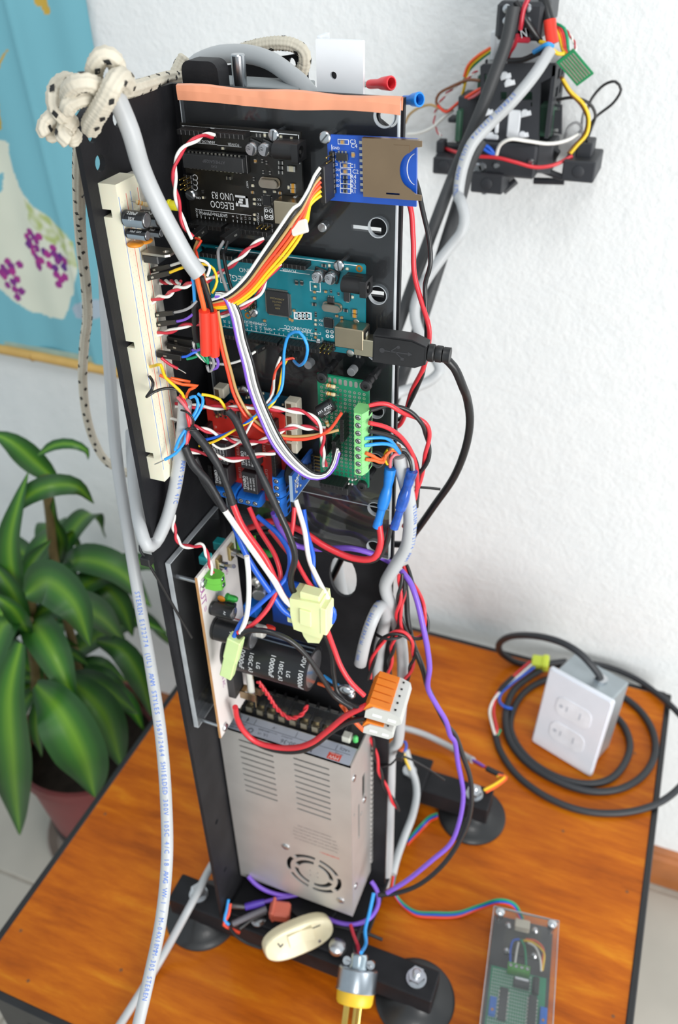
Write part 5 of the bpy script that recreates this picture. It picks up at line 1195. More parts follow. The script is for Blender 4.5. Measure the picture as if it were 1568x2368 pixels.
for (lab, col, P) in (('green wire looping out of the black heat shrink sleeve', 'green', [(735, 1270, -58), (752, 1330, -56), (740, 1390, -55), (665, 1410, -56)]),
                      ('green wire curling under the red sleeves', 'green', [(760, 1370, -58), (790, 1410, -57), (818, 1440, -56), (805, 1380, -58)]),
                      ('grey wire curling under the red sleeves', 'grey', [(840, 1375, -59), (862, 1440, -57), (848, 1490, -56), (825, 1500, -56), (812, 1460, -57)]),
                      ('purple wire curling under the red sleeves', 'purple', [(868, 1380, -58), (892, 1430, -57), (882, 1475, -56), (850, 1485, -56)]),
                      ('white wire curling under the red sleeves', 'white', [(715, 1290, -57), (718, 1340, -56), (760, 1395, -56), (800, 1430, -56)])):
    wire(lab, col, .9, 'C4', P)
# ---- ribbons
ribbon('flat rainbow ribbon of jumper wires sweeping up to the blue card reader', ('white', 'black', 'tan', 'redorange', 'orange', 'yellow', 'yellow'), .82,
       ('C4', [(838, 985, -60), (960, 940, -59), (1080, 830, -57), (1200, 660, -54), (1320, 485, -50), (1440, 315, -46)], 'C2', [(790, 790, -42), (845, 700, -38), (878, 625, -36), (912, 575, -34)]),
       ('C4', [(850, 1042, -58), (980, 1035, -57), (1125, 950, -54), (1262, 800, -51), (1400, 650, -48), (1490, 520, -45)], 'C2', [(838, 880, -42), (850, 800, -38), (880, 765, -36), (918, 738, -34)]))
q0 = ka('C2', 745, 940, y=-46.5); q1 = ka('C2', 838, 912, y=-45.5); b = B(); dq = (q1 - q0); dn = dq.normalized(); tn = (ka('C2', 810, 880, y=-44) - ka('C2', 770, 980, y=-48)); tn = (tn - dn * tn.dot(dn)).normalized(); b.box((q0 + q1) / 2, (dq.length, 6.5, 2.6), .6, Matrix((dn, tn, dn.cross(tn))).transposed()); solo(b, 'tape_wrap', 'white tape wrapped round the rainbow ribbon', 'tape', mat('pale_tape', '#f1e6dc', .4))
ribbon('flat ribbon of purple white and black wires hanging over the relay board', ('purple', 'white', 'grey', 'white', 'black'), .85,
       ('C4', [(870, 960, -60), (930, 965, -59), (985, 1080, -58), (1030, 1280, -57), (1075, 1450, -56)], 'C6', [(465, 140, -54), (525, 300, -52), (600, 455, -50), (700, 570, -48), (800, 632, -46), (880, 628, -43), (935, 575, -40), (962, 490, -37)]),
       ('C4', [(880, 930, -58), (960, 935, -57), (1045, 1060, -56), (1090, 1260, -55), (1145, 1440, -54)], 'C6', [(520, 130, -52), (580, 285, -50), (660, 440, -48), (755, 552, -46), (835, 608, -44), (890, 600, -42), (925, 545, -39), (948, 460, -36)]))
wire('red wire dropping from the bundle and curving to the green board', 'redorange', .95, 'C4', [(872, 1065, -58), (905, 1280, -57), (960, 1500, -55)], 'C6', [(385, 180, -53), (455, 300, -51), (545, 375, -49), (650, 412, -47), (790, 415, -44), (900, 372, -40), (975, 272, -36)])
wire('tan wire dropping beside the red one and curving to the green board', 'tan', .95, 'C4', [(890, 1060, -57), (930, 1280, -56), (985, 1500, -54)], 'C6', [(405, 175, -52), (475, 290, -50), (560, 360, -48), (650, 398, -46), (780, 400, -43), (880, 385, -40), (958, 366, -36)])
# ---- red and white twisted pairs
RW = ('dred', 'white')
twist('red and white twisted pair from the black board analog socket', *RW, .85, 'C2', [(288, 392, -24), (245, 385, -30), (205, 400, -36), (110, 465, -46), (65, 560, -52), (62, 680, -58), (85, 800, -62), (120, 920, -64), (165, 985, -62)], pitch=22)
twist('red and white twisted pair from the lower socket of the black board', *RW, .85, 'C4', [(1222, 540, -24), (1130, 600, -30), (1020, 705, -38), (900, 795, -48), (800, 850, -56)], pitch=18)
twist('red and white twisted pair from the teal board upper socket', *RW, .85, 'C4', [(1350, 722, -26), (1255, 810, -32), (1190, 940, -38), (1080, 1025, -44), (960, 1080, -50), (870, 1110, -56)], pitch=24)
twist('short red and white twisted pair in the breadboard below the jumper plugs', *RW, .85, 'F1', [(905, 1640, -54), (1070, 1640, -58), (1190, 1650, -62)], pitch=10)
twist('red and white twisted pair leaving the middle of the breadboard', *RW, .85, 'F1', [(770, 1930, -62), (860, 1870, -63), (1010, 1830, -64), (1110, 1740, -65), (1250, 1700, -66), (1350, 1640, -67)], pitch=15)
twist('red and white twisted pair leaving the breadboard below the grey plug lead', *RW, .85, 'C4', [(430, 1235, -62), (560, 1205, -62), (640, 1172, -62), (770, 1150, -60)], pitch=20)
twist('red and white twisted pair crossing the top of the red relay board', *RW, .95, 'C6', [(60, 230, -58), (230, 240, -54), (390, 245, -50), (520, 240, -48), (640, 255, -46), (760, 268, -44), (830, 310, -42), (868, 385, -40), (868, 470, -38), (882, 565, -34)], pitch=24)
twist('red and white twisted pair crossing the middle of the red relay board', *RW, .95, 'C6', [(150, 345, -64), (260, 378, -58), (370, 422, -54), (450, 437, -52), (550, 422, -50), (625, 380, -47), (700, 348, -44), (800, 355, -40), (885, 362, -36)], pitch=18)
twist('red and white twisted pair crossing the lower relays', *RW, .95, 'C6', [(140, 480, -66), (250, 502, -60), (370, 530, -56), (480, 512, -52), (610, 488, -48)], pitch=26)
twist('red and white twisted pair looping down to the white board terminal', *RW, .9, 'C7', [(186, 70, -72), (190, 140, -74), (225, 228, -75), (290, 240, -74), (340, 232, -73), (372, 300, -74), (395, 385, -74)], pitch=17)
wire('short white and red wire end in the lower breadboard', 'white', .9, 'F2', [(650, 1100, -64), (700, 1085, -62), (780, 1105, -60)])
wire('white wire end at the bottom of the breadboard', 'white', .9, 'F2', [(620, 1660, -70), (690, 1640, -68), (740, 1600, -66)])
# ---- jumper plugs in the breadboard
housing('upper black jumper plug with white lead in the breadboard', 'white', 'F1', (735, 1495), (1060, 1410), -58, -62, ('F1', [(1190, 1370, -64), (1330, 1330, -62), (1520, 1350, -58), (1600, 1430, -58), (1560, 1560, -60)]))
housing('lower black jumper plug with yellow lead in the breadboard', 'yellow', 'F1', (705, 1598), (1045, 1510), -62, -66, ('F1', [(1220, 1440, -67), (1400, 1400, -60), (1560, 1400, -54)], 'C4', [(860, 760, -54), (884, 850, -56), (850, 935, -58)]))
housing('black jumper plug with grey lead in the breadboard', 'grey', 'F1', (782, 2110), (1110, 2065), -60, -64, ('F1', [(1230, 2040, -66), (1340, 1985, -66), (1420, 1900, -64)]))
housing('black jumper plug with purple lead in the breadboard', 'purple', 'F1', (800, 2245), (1140, 2190), -60, -64, ('F1', [(1240, 2170, -64), (1340, 2110, -64), (1400, 2040, -62)]))
housing('black jumper plug pair lowest but one in the breadboard', 'black', 'F2', (690, 120), (985, 165), -52, -56, ('F2', [(1020, 190, -56), (1050, 260, -56)]), 3.6)
housing('black jumper plug just above the blue-lead plug', 'purple', 'F2', (672, 195), (965, 255), -56, -58, ('F2', [(1000, 270, -58), (1060, 250, -58)]), 3.4)
housing('black jumper plug with blue lead low in the breadboard', 'blue', 'F2', (545, 300), (840, 345), -66, -64, ('F2', [(900, 335, -63), (960, 300, -62), (1020, 280, -60)]), 3.4)
# plugs in the controller sockets
housing('left pair of black jumper plugs in the black board lower socket', 'redorange', 'C2', (235, 930), (160, 990), -22, -32, ('C2', [(215, 1005, -34), (185, 1050, -38)], 'C4', [(735, 640, -46), (765, 760, -54), (800, 860, -58)]), 4.2)
housing('right pair of black jumper plugs in the black board lower socket', 'grey', 'C2', (430, 945), (345, 1005), -22, -32, ('C2', [(322, 1050, -36)], 'C4', [(892, 640, -40), (905, 760, -46), (945, 880, -54), (985, 1010, -57)]), 4.6, .95)
wire('black wire beside the grey one from the black board lower socket', 'black', .95, 'C2', [(372, 1005, -32), (352, 1070, -36)], 'C4', [(930, 640, -40), (950, 760, -46), (985, 890, -53), (1030, 1010, -56)])
wire('tan wire arching out of the black board lower socket', 'tan', .9, 'C2', [(205, 985, -30), (180, 1040, -36)], 'C4', [(735, 660, -46), (790, 800, -54), (828, 950, -58)])
housing('black jumper plug with orange and white lead under the teal board', 'white', 'C5', (385, 655), (330, 690), -22, -30, ('C5', [(250, 740, -38), (150, 765, -46), (40, 750, -54)]), 3.2)
housing('left black jumper plug under the teal board with white lead', 'white', 'C5', (510, 685), (475, 720), -22, -28, ('C5', [(455, 780, -32), (440, 850, -36)], 'C6', [(595, 170, -44), (500, 290, -50), (410, 435, -54), (310, 470, -56), (262, 442, -58)]))
housing('middle black jumper plug under the teal board with yellow lead', 'yellow', 'C5', (545, 690), (520, 728), -22, -28, ('C5', [(490, 790, -32), (475, 880, -36)], 'C6', [(605, 210, -46), (500, 300, -52), (390, 365, -56), (280, 428, -60), (190, 455, -62)]))
housing('right black jumper plug under the teal board with red lead', 'redorange', 'C5', (580, 695), (562, 735), -22, -28, ('C5', [(500, 740, -32), (450, 800, -35), (432, 890, -38)], 'C6', [(570, 265, -48)]))
wire('bright blue wire looping above the teal board and down to the relays', 'sky', .9, 'C5', [(555, 745, -30), (585, 772, -36), (625, 735, -42), (632, 650, -44), (590, 578, -44), (530, 590, -42), (500, 680, -40), (495, 800, -40)], 'C6', [(640, 150, -44), (565, 240, -48), (485, 302, -52)], n=8)
wire('dark blue wire crossing the relay board under the yellow one', 'blue', .9, 'C6', [(485, 302, -53), (400, 360, -55), (300, 402, -58), (190, 428, -62)])
wire('yellow wire lead coming out under the slanting grey sleeve', 'yellow', .9, 'C6', [(205, 172, -62), (250, 178, -60), (305, 200, -58), (335, 250, -56)])
# ---- lower breadboard leads
wire('yellow wire bent over the lower breadboard', 'yellow', .9, 'F2', [(460, 460, -74), (520, 445, -78), (580, 435, -80), (605, 500, -78), (640, 590, -76), (750, 690, -72), (840, 780, -68), (870, 850, -66)])
wire('black bent lead at the edge of the lower breadboard', 'black', .85, 'F2', [(450, 580, -78), (490, 650, -82), (480, 730, -84), (415, 822, -84), (500, 765, -80), (640, 722, -74), (780, 735, -70), (870, 830, -66)])
wire('orange wire folded beside the lower breadboard', 'orange', .9, 'F2', [(570, 560, -70), (700, 620, -68), (850, 675, -64), (1035, 692, -62), (935, 735, -63), (890, 830, -64)])
wire('short orange wire end beside the lower breadboard', 'orange', .9, 'F2', [(705, 598, -66), (850, 625, -62), (940, 645, -60)])
wire('short red wire with stripped end beside the breadboard', 'dred', .85, 'F2', [(590, 355, -68), (690, 430, -66), (790, 482, -64)])
wire('bare stripped end of the short red wire', 'grey', .35, 'F2', [(785, 480, -64), (840, 510, -63), (890, 542, -63)], name='bare_wire', mt=bare)
wire('sky blue loop of wire, inner of two by the bundle', 'sky', .95, 'F2', [(940, 835, -66), (1000, 820, -66), (1035, 900, -66), (1010, 1000, -68), (965, 1070, -70), (935, 1140, -70)])
wire('sky blue loop of wire, outer of two by the bundle', 'sky', .95, 'F2', [(1030, 785, -62), (1085, 830, -62), (1090, 910, -64), (1040, 1020, -66), (975, 1120, -70)])
wire('sky blue wire pulled down to the bottom of the breadboard', 'sky', .9, 'F2', [(895, 1230, -70), (870, 1370, -72), (760, 1510, -76), (630, 1585, -80)])
wire('bare end of the sky blue wire at the breadboard bottom', 'grey', .35, 'F2', [(635, 1582, -80), (570, 1615, -81), (510, 1640, -82)], name='bare_wire', mt=bare)
wire('sky blue wire with bare end crossing the grey cable', 'sky', .9, 'F2', [(880, 1225, -70), (810, 1330, -74), (755, 1470, -76)])
wire('pink red wires knotted round the top of the short grey cable', 'pink', .95, 'F2', [(790, 830, -68), (850, 900, -70), (920, 1000, -71), (945, 1080, -71), (940, 1190, -71), (900, 1330, -71), (890, 1420, -70)])
wire('red wire twisted beside the pink ones at the bundle', 'red', .95, 'F2', [(820, 800, -66), (890, 920, -69), (905, 1060, -72), (930, 1180, -72), (925, 1320, -70), (880, 1420, -70)])
wire('thin black wire tied round the bundle', 'black', .6, 'F2', [(830, 985, -72), (920, 1020, -73), (985, 1120, -72), (950, 1190, -72), (880, 1215, -74), (960, 1225, -72), (1010, 1230, -70)])
# ---- black sleeves fanning down and the leads that come out of them
def sleeved(label, col, P, k, tail, r=2.0, rt=1.7):
    S = pts_of(P); o = S[0].copy(); t = thing('sleeved_lead', label, 'wire', o); Q = smooth_path([p - o for p in S], 3.); b = B(); rr = [r * (1 + .16 * math.sin(i * .45) * math.sin(i * .13)) for i in range(len(Q))]; b.tube(Q, rr, 12); part(b, 'black_sleeve', shrink, t, ang=60)
    T = pts_of(tail); Q = smooth_path([S[-1] - o] + [p - o for p in T], 3.); b = B(); b.tube(Q, rt, 10); part(b, cname(col) + '_lead', WC[col], t, ang=60); return t
sleeved('black sleeved lead running from the relay board top to the large plug', 'black', ('C6', [(348, 262, -58), (385, 300, -58), (450, 440, -59), (540, 630, -60), (630, 820, -61)]), 0, ('C7', [(800, 170, -61), (835, 290, -61), (812, 410, -60), (828, 480, -59), (858, 508, -58)]), 2.2, 2.1)
sleeved('black sleeved lead that turns red on its way to the large plug', 'red', ('C6', [(140, 350, -70), (230, 460, -69), (300, 570, -68), (345, 680, -67), (375, 770, -66)]), 0, ('C7', [(555, 130, -66), (680, 310, -66), (745, 450, -65), (790, 525, -64), (865, 552, -60)]), 2.4, 2.0)
sleeved('black sleeved lead that turns white on its way to the large plug', 'white', ('C6', [(110, 455, -72), (160, 560, -71), (240, 650, -70), (290, 730, -69), (330, 805, -68)]), 0, ('C7', [(600, 245, -68), (720, 415, -67), (790, 530, -65), (865, 585, -61)]), 2.4, 2.0)
sleeved('black sleeved lead that turns blue on its way to the large plug', 'blue', ('C6', [(165, 520, -66), (215, 640, -65), (290, 760, -64), (370, 850, -63)]), 0, ('C7', [(560, 250, -66), (620, 360, -66), (710, 490, -66), (780, 585, -65), (875, 635, -61)]), 2.2, 2.0)
# ---- wires between the relay terminals and the plugs
wire('red wire from the relay terminal to the small plug', 'red', 1.6, 'C7', [(590, 30, -44), (640, 140, -48), (730, 290, -54), (758, 400, -58), (740, 470, -64), (690, 570, -72), (610, 655, -80), (530, 700, -84)])
wire('blue wire from the relay terminal to the small plug', 'blue', 1.6, 'C7', [(635, 78, -44), (750, 180, -50), (805, 280, -54), (795, 390, -58), (740, 460, -64), (650, 545, -72), (555, 635, -80), (510, 720, -84)])
wire('white wire dropping down to the small plug', 'white', 1.7, 'C7', [(578, 290, -76), (588, 400, -78), (588, 520, -80), (575, 620, -82), (545, 700, -84)])
wire('red lettered wire from the right relay terminal', 'red', 1.5, 'C7', [(832, 30, -38), (825, 120, -42), (812, 230, -46), (850, 330, -50), (900, 420, -54), (945, 480, -56)])
wire('white wire from the blue upright module to the large plug', 'white', 1.7, 'C7', [(838, -10, -36), (885, 150, -40), (912, 310, -46), (965, 430, -52), (1015, 530, -56), (1022, 610, -58), (1000, 640, -58)])
wire('blue wire curling round the right side of the large plug', 'blue', 1.6, 'C7', [(882, 42, -32), (898, 160, -38), (932, 290, -44), (935, 400, -50), (985, 510, -54), (1042, 580, -55), (1035, 640, -56), (1010, 655, -57)])
wire('second red wire running beside the lettered one to the large plug', 'red', 1.5, 'C7', [(700, 150, -30), (780, 250, -36), (845, 330, -42), (900, 420, -50), (930, 475, -55)])
wire('thick red lead from the left blue splice sweeping left under the boards', 'red', 2.2, 'C7', [(1285, 125, -22), (1292, 220, -24), (1255, 300, -26), (1150, 302, -26), (1000, 240, -26), (860, 150, -26), (720, 105, -26), (590, 140, -24)])
wire('thick dark lead from the right blue splice sweeping left under the boards', 'black', 1.8, 'C7', [(1345, 130, -20), (1320, 230, -22), (1262, 310, -24), (1150, 316, -23), (980, 250, -22), (840, 175, -20), (700, 160, -18), (600, 170, -16)])
wire('purple lead from the relay terminal to the right edge of the mast', 'purple', 2.0, 'C7', [(720, 60, -30), (760, 150, -26), (840, 232, -20), (960, 252, -16), (1140, 250, -12), (1280, 290, -6), (1352, 328, 0)])
# ---- leads from the plugs to the lever connectors and the supply
wire('red lead from the large plug to the five-lever connector', 'red', 1.8, 'C7', [(1005, 680, -58), (1045, 790, -58), (1080, 880, -59), (1130, 960, -60), (1205, 1035, -60)])
wire('black lead from the large plug to the lever connectors', 'black', 1.7, 'C7', [(985, 690, -57), (1030, 800, -57), (1042, 920, -58), (1065, 1020, -60), (1140, 1085, -62), (1205, 1100, -62)])
wire('black lead arching from the small plug over the big capacitor', 'black', 1.8, 'C7', [(535, 720, -84), (580, 690, -84), (680, 690, -82), (800, 735, -78), (900, 825, -74), (980, 940, -70), (1050, 1040, -66), (1140, 1100, -64)])
wire('thick red lead looping across the power supply label', 'red', 2.2, 'D1', [(200, 110, -70), (215, 190, -66), (260, 280, -64), (350, 360, -62), (490, 400, -61), (630, 405, -61), (750, 370, -62), (880, 275, -63), (1010, 170, -63), (1150, 100, -62)])
wire('thick dark lead looping under the red one across the power supply label', 'black', 2.1, 'D1', [(215, 130, -66), (235, 230, -63), (290, 320, -61), (400, 395, -58), (550, 432, -58), (690, 425, -58), (800, 370, -59), (910, 280, -60), (1030, 215, -61), (1150, 190, -62)])
twist('small twisted red pair dropping to the supply terminals', 'red', 'red', .95, 'C7', [(640, 960, -52), (690, 1030, -48), (745, 1110, -44), (810, 1155, -42), (870, 1135, -36), (902, 1085, -30)], pitch=11)
wire('sky blue wire end at the lever connectors', 'sky', 1.2, 'C7', [(990, 930, -44), (1040, 965, -50), (1100, 995, -56)])
wire('orange wire end at the lever connectors', 'orange', 1.2, 'C7', [(960, 970, -44), (1030, 995, -50), (1090, 1010, -56)])
wire('orange wire folded under the small lever connector', 'orange', 1.6, 'C7', [(1080, 1080, -58), (1110, 1120, -58), (1160, 1180, -58), (1200, 1220, -56)])
b = B(); q = ka('C7', 1110, 1000, y=-57); b.sphere(q, 4.6, 14, 10, (1.4, .8, .8)); b.sphere(q + Vector((4, -1, -3)), 3, 10, 8); solo(b, 'foil_wrap', 'crumpled foil wrapped wire ends at the lever connectors', 'foil', MATS['zinc'])
# ---- right-hand bundle
RB = ('red', 'black')
wire('red wire hanging down right of the mast beside the card reader', 'red', 1.5, 'V', [(12, 10, 158), (26, 11, 146)], 'E3', [(215, 880, 10), (248, 1150, 8), (258, 1430, 6), (325, 1680, 4), (368, 1830, 2), (368, 1950, 2), (330, 2130, 4)], 'D8', [(375, 120, 10), (288, 350, 14)], 'V', [(20, 20, -20), (0, 22, -60)])
wire('black wire hanging down right of the mast beside the card reader', 'black', 1.4, 'V', [(16, 12, 172), (32, 13, 160)], 'E3', [(275, 740, 12), (318, 930, 10), (372, 1180, 8), (378, 1360, 6), (340, 1500, 6), (345, 1680, 5), (350, 1900, 4), (322, 2180, 6)], 'D8', [(425, 60, 8), (370, 180, 10), (288, 310, 16)], 'V', [(20, 24, -12), (0, 26, -50)])
twist('red and black twisted pair from the top of the green terminal strip', *RB, 1.35, 'D8', [(98, 235, -34), (200, 215, -28), (300, 245, -22), (390, 290, -16), (458, 350, -12), (478, 440, -8), (470, 560, -6), (425, 680, -4), (398, 800, -2), (370, 900, 4), (330, 1010, 12)], pitch=38)
wire('red wire from the middle of the green terminal strip', 'red', 1.35, 'D8', [(95, 332, -36), (200, 358, -28), (290, 412, -20), (360, 500, -14), (398, 600, -10), (408, 720, -6), (395, 850, 0)])
wire('black wire from the middle of the green terminal strip', 'black', 1.3, 'D8', [(95, 385, -36), (200, 408, -27), (285, 440, -19), (355, 500, -13), (402, 590, -9), (415, 700, -5), (405, 880, 2)])
wire('upper sky blue wire from the green terminal strip', 'sky', 1.1, 'D8', [(65, 435, -36), (130, 428, -32), (200, 430, -26), (245, 458, -20), (290, 520, -15)])
wire('lower sky blue wire from the green terminal strip', 'sky', 1.1, 'D8', [(65, 480, -36), (140, 470, -32), (215, 470, -25), (260, 490, -19), (295, 530, -15)])
wire('upper orange wire from the green terminal strip', 'orange', 1.1, 'D8', [(72, 528, -36), (120, 548, -32), (170, 575, -27), (200, 550, -23), (240, 510, -19), (285, 520, -15)])
wire('lower orange wire from the green terminal strip', 'orange', 1.1, 'D8', [(72, 570, -36), (130, 575, -32), (185, 590, -27), (205, 540, -23)])
for (lab, col, P) in (('yellow wire curling above the left blue splice', 'yellow', [(215, 600, -18), (195, 560, -20), (215, 510, -20), (250, 500, -18), (285, 530, -14)]),
                      ('brown wire curling above the left blue splice', 'brown', [(222, 610, -17), (215, 540, -20), (245, 480, -19), (290, 480, -15), (300, 530, -13)]),
                      ('pink wire entering the left blue splice', 'pink', [(232, 620, -17), (235, 570, -19), (260, 540, -18), (290, 535, -14)]),
                      ('black wire entering the right blue splice', 'black', [(370, 640, -14), (360, 580, -14), (330, 530, -13), (295, 520, -13)]),
                      ('grey wire entering the right blue splice', 'grey', [(385, 640, -13), (378, 580, -13), (350, 520, -12), (310, 505, -12), (290, 525, -13)])):
    wire(lab, col, 1.0, 'D8', P)
wire('purple wire hanging in a long curve right of the mast to the table', 'purple', 2.0, 'E5', [(385, 612, 0), (470, 720, -4), (540, 900, -8), (600, 1150, -12), (650, 1400, -14), (672, 1600, -14), (655, 1800, -12), (740, 1970, -8), (835, 2130, -4), (885, 2290, 0)], 'D3', [(572, 180, 4), (600, 350, 6), (640, 600, 4), (605, 820, -4), (540, 975, -12), (400, 1100, -22), (200, 1262, -34), (50, 1355, -42)])
wire('black wire hanging in a long curve beside the purple one to the table', 'black', 2.1, 'E5', [(415, 640, 6), (440, 900, 2), (452, 1100, -2), (505, 1350, -6), (605, 1610, -8), (650, 1780, -6), (735, 1965, -4), (850, 2180, 0)], 'D3', [(580, 140, 8), (640, 300, 10), (700, 500, 10), (690, 750, 4), (612, 950, -6), (480, 1140, -18), (300, 1290, -30), (130, 1355, -38), (-20, 1372, -44)])
twist('red and black twisted pair in the front of the right-hand bundle', *RB, 1.25, 'E5', [(378, 650, -6), (368, 850, -8), (350, 1050, -8), (355, 1180, -8), (318, 1280, -8), (288, 1450, -6), (262, 1650, -4), (250, 1790, 0)], pitch=34)
twist('red and black twisted pair bulging out to the right behind the purple wire', *RB, 1.25, 'E5', [(425, 560, 8), (480, 690, 4), (545, 830, 0), (608, 980, -4), (642, 1160, -6), (610, 1270, -8), (530, 1300, -10), (450, 1270, -10), (395, 1150, -8), (375, 960, -6), (415, 850, -4), (400, 700, -2)], pitch=44)
twist('red and black twisted pair looped through the cable tie', *RB, 1.25, 'E5', [(60, 1710, -26), (100, 1510, -22), (180, 1340, -18), (285, 1252, -16), (390, 1245, -14), (478, 1310, -12), (515, 1430, -8), (490, 1580, -4), (440, 1710, 0), (375, 1830, 4), (330, 1900, 8)], pitch=40)
twist('loose red and black pair ending beside the power supply', *RB, 1.25, 'D1', [(1190, 330, -6), (1235, 520, -4), (1278, 660, -2), (1345, 790, 0), (1385, 855, 2)], pitch=44)
wire('short red wire hooked under the small lever connector', 'red', 1.4, 'D1', [(1290, 200, -20), (1300, 270, -18), (1290, 325, -18), (1315, 320, -20), (1310, 250, -16)])
tie = mat('zip_tie', '#1d1d1f', .45)
wire('black cable tie round the right-hand bundle', 'black', 1.1, 'E5', [(110, 1245, -12), (180, 1285, -20), (250, 1308, -22), (330, 1300, -20), (395, 1268, -12), (330, 1225, 8), (250, 1225, 8)], name='cable_tie', mt=tie)
wire('black cable tie round the lower right cables with a long tail', 'black', .9, 'D3', [(-40, 360, 2), (0, 378, -2), (80, 360, 0), (145, 298, 6), (220, 315, 12), (360, 390, 20), (495, 482, 30)], name='cable_tie', mt=tie)
wire('black cable tie holding the grey cable to the left flange with a long tail', 'black', .9, 'C7', [(52, 195, -92), (15, 215, -94), (10, 260, -96), (38, 298, -97), (60, 340, -96), (120, 440, -92), (200, 580, -86), (285, 725, -80)], name='cable_tie', mt=tie)
b = B(); b.box(ka('C7', 46, 312, y=-97), (7, 6, 6), .6); solo(b, 'tie_head', 'square head of the cable tie on the left flange', 'cable tie', tie)
b = B(); b.box(ka('D3', 150, 300, y=6), (6, 6, 6), .6); solo(b, 'tie_head', 'square head of the cable tie on the lower right cables', 'cable tie', tie)
wire('black cable tie at the foot of the mast above the mains plug', 'black', 1.6, 'D2', [(880, 405, ('z', BASE + 10)), (960, 420, ('z', BASE + 14)), (1050, 445, ('z', BASE + 14)), (1130, 478, ('z', BASE + 12))], name='cable_tie', mt=tie)
# ---- wires at the foot
wire('purple wire arching out from under the power supply', 'purple', 2.1, 'D2', [(435, 150, ('z', -488)), (480, 195, ('z', -492)), (550, 232, ('z', -496)), (640, 248, ('z', -500)), (700, 235, ('z', -502))])
wire('purple wire running into the purple crimp sleeve', 'purple', 1.9, 'D2', [(510, 283, ('z', BASE + 16)), (600, 262, ('z', BASE + 18)), (690, 245, ('z', BASE + 16))])
wire('purple wire looping round the right of the power supply foot', 'purple', 2.1, 'D2', [(840, 365, ('z', BASE + 12)), (900, 388, ('z', BASE + 14)), (985, 398, ('z', BASE + 16)), (1065, 365, ('z', BASE + 18)), (1108, 290, ('z', BASE + 20)), (1100, 220, ('z', BASE + 24)), (1072, 175, ('z', BASE + 28))])
wire('dark sleeved lead running into the red cable connector', 'grey', 3.0, 'D2', [(355, 395, ('z', BASE + 10)), (430, 360, ('z', BASE + 13)), (530, 318, ('z', BASE + 15))], mt=mat('dark_grey_lead', '#6d6a70', .5))
wire('black lead running into the red cable connector', 'black', 1.8, 'D2', [(390, 420, ('z', BASE + 8)), (460, 370, ('z', BASE + 10)), (530, 340, ('z', BASE + 12))])
wire('blue wire standing up at the left foot', 'sky', 1.4, 'D2', [(332, 268, ('z', BASE + 26)), (322, 330, ('z', BASE + 20)), (312, 375, ('z', BASE + 16)), (335, 400, ('z', BASE + 12))])
wire('red wire standing up at the left foot', 'redorange', 1.4, 'D2', [(342, 290, ('z', BASE + 24)), (332, 350, ('z', BASE + 18)), (308, 400, ('z', BASE + 12)), (345, 420, ('z', BASE + 10)), (390, 442, ('z', BASE + 10))])
wire('black wire running into the cream switch', 'black', 1.5, 'D2', [(340, 415, ('z', BASE + 12)), (375, 460, ('z', BASE + 12)), (430, 495, ('z', BASE + 10)), (505, 522, ('z', BASE + 10))])
wire('blue wire dropping into the mains plug', 'sky', 1.6, 'D2', [(1085, 235, ('z', BASE + 30)), (1062, 340, ('z', BASE + 22)), (1040, 430, ('z', BASE + 20)), (1045, 490, ('z', BASE + 20))], 'D2', [(1020, 545, -84)])
wire('red wire dropping into the mains plug', 'dred', 1.6, 'D2', [(965, 400, ('z', BASE + 18)), (980, 450, ('z', BASE + 18)), (1000, 500, ('z', BASE + 18)), (1008, 550, -82)])
wire('black wire dropping into the mains plug', 'black', 2.2, 'D2', [(1020, 400, ('z', BASE + 12)), (1005, 450, ('z', BASE + 16)), (990, 510, ('z', BASE + 16)), (998, 555, -82)])
b = B(); P = smooth_path(pts_of(('D2', [(240, 60, ('z', BASE - 4))])) * 1 + pts_of(('D2', [(240, 62, ('z', BASE - 4))])), 3) if False else None
ribbon('green blue and red ribbon crossing the table to the clear cased board', ('green', 'blue', 'redorange'), 1.1,
       ('D3', [(115, 1200, ('z', TABLE + 40)), (105, 1330, ('z', TABLE + 16)), (160, 1420, ('z', TABLE + 5)), (270, 1495, ('z', TABLE + 2)), (420, 1506, ('z', TABLE + 2)), (600, 1502, ('z', TABLE + 3)), (760, 1450, ('z', TABLE + 9)), (930, 1404, ('z', TABLE + 22)), (1040, 1440, ('z', TABLE + 22)), (1105, 1555, ('z', TABLE + 14))]),
       ('D3', [(100, 1220, ('z', TABLE + 38)), (95, 1345, ('z', TABLE + 14)), (165, 1450, ('z', TABLE + 2)), (265, 1528, ('z', TABLE + 2)), (420, 1545, ('z', TABLE + 2)), (600, 1540, ('z', TABLE + 2)), (760, 1482, ('z', TABLE + 6)), (930, 1438, ('z', TABLE + 18)), (1020, 1460, ('z', TABLE + 19)), (1080, 1555, ('z', TABLE + 13))]), name='table_ribbon')
ribbon('short green blue and red ribbon tucked under the far foot', ('green', 'blue', 'redorange'), 1.1,
       ('D3', [(440, 738, ('z', TABLE + 14)), (380, 760, ('z', TABLE + 10)), (320, 815, ('z', TABLE + 4)), (215, 935, ('z', TABLE + 2))]), ('D3', [(440, 775, ('z', TABLE + 12)), (390, 795, ('z', TABLE + 7)), (335, 850, ('z', TABLE + 2)), (205, 985, ('z', TABLE + 2))]), name='table_ribbon')
b = B(); b.tube(smooth_path(pts_of(('D3', [(820, 390, ('z', TABLE + 40)), (880, 420, ('z', TABLE + 40)), (945, 448, ('z', TABLE + 40))])), 2.), 3.2, 12); solo(b, 'shrink_sleeve', 'black heat shrink at the end of the cable by the far foot', 'sleeve', shrink)
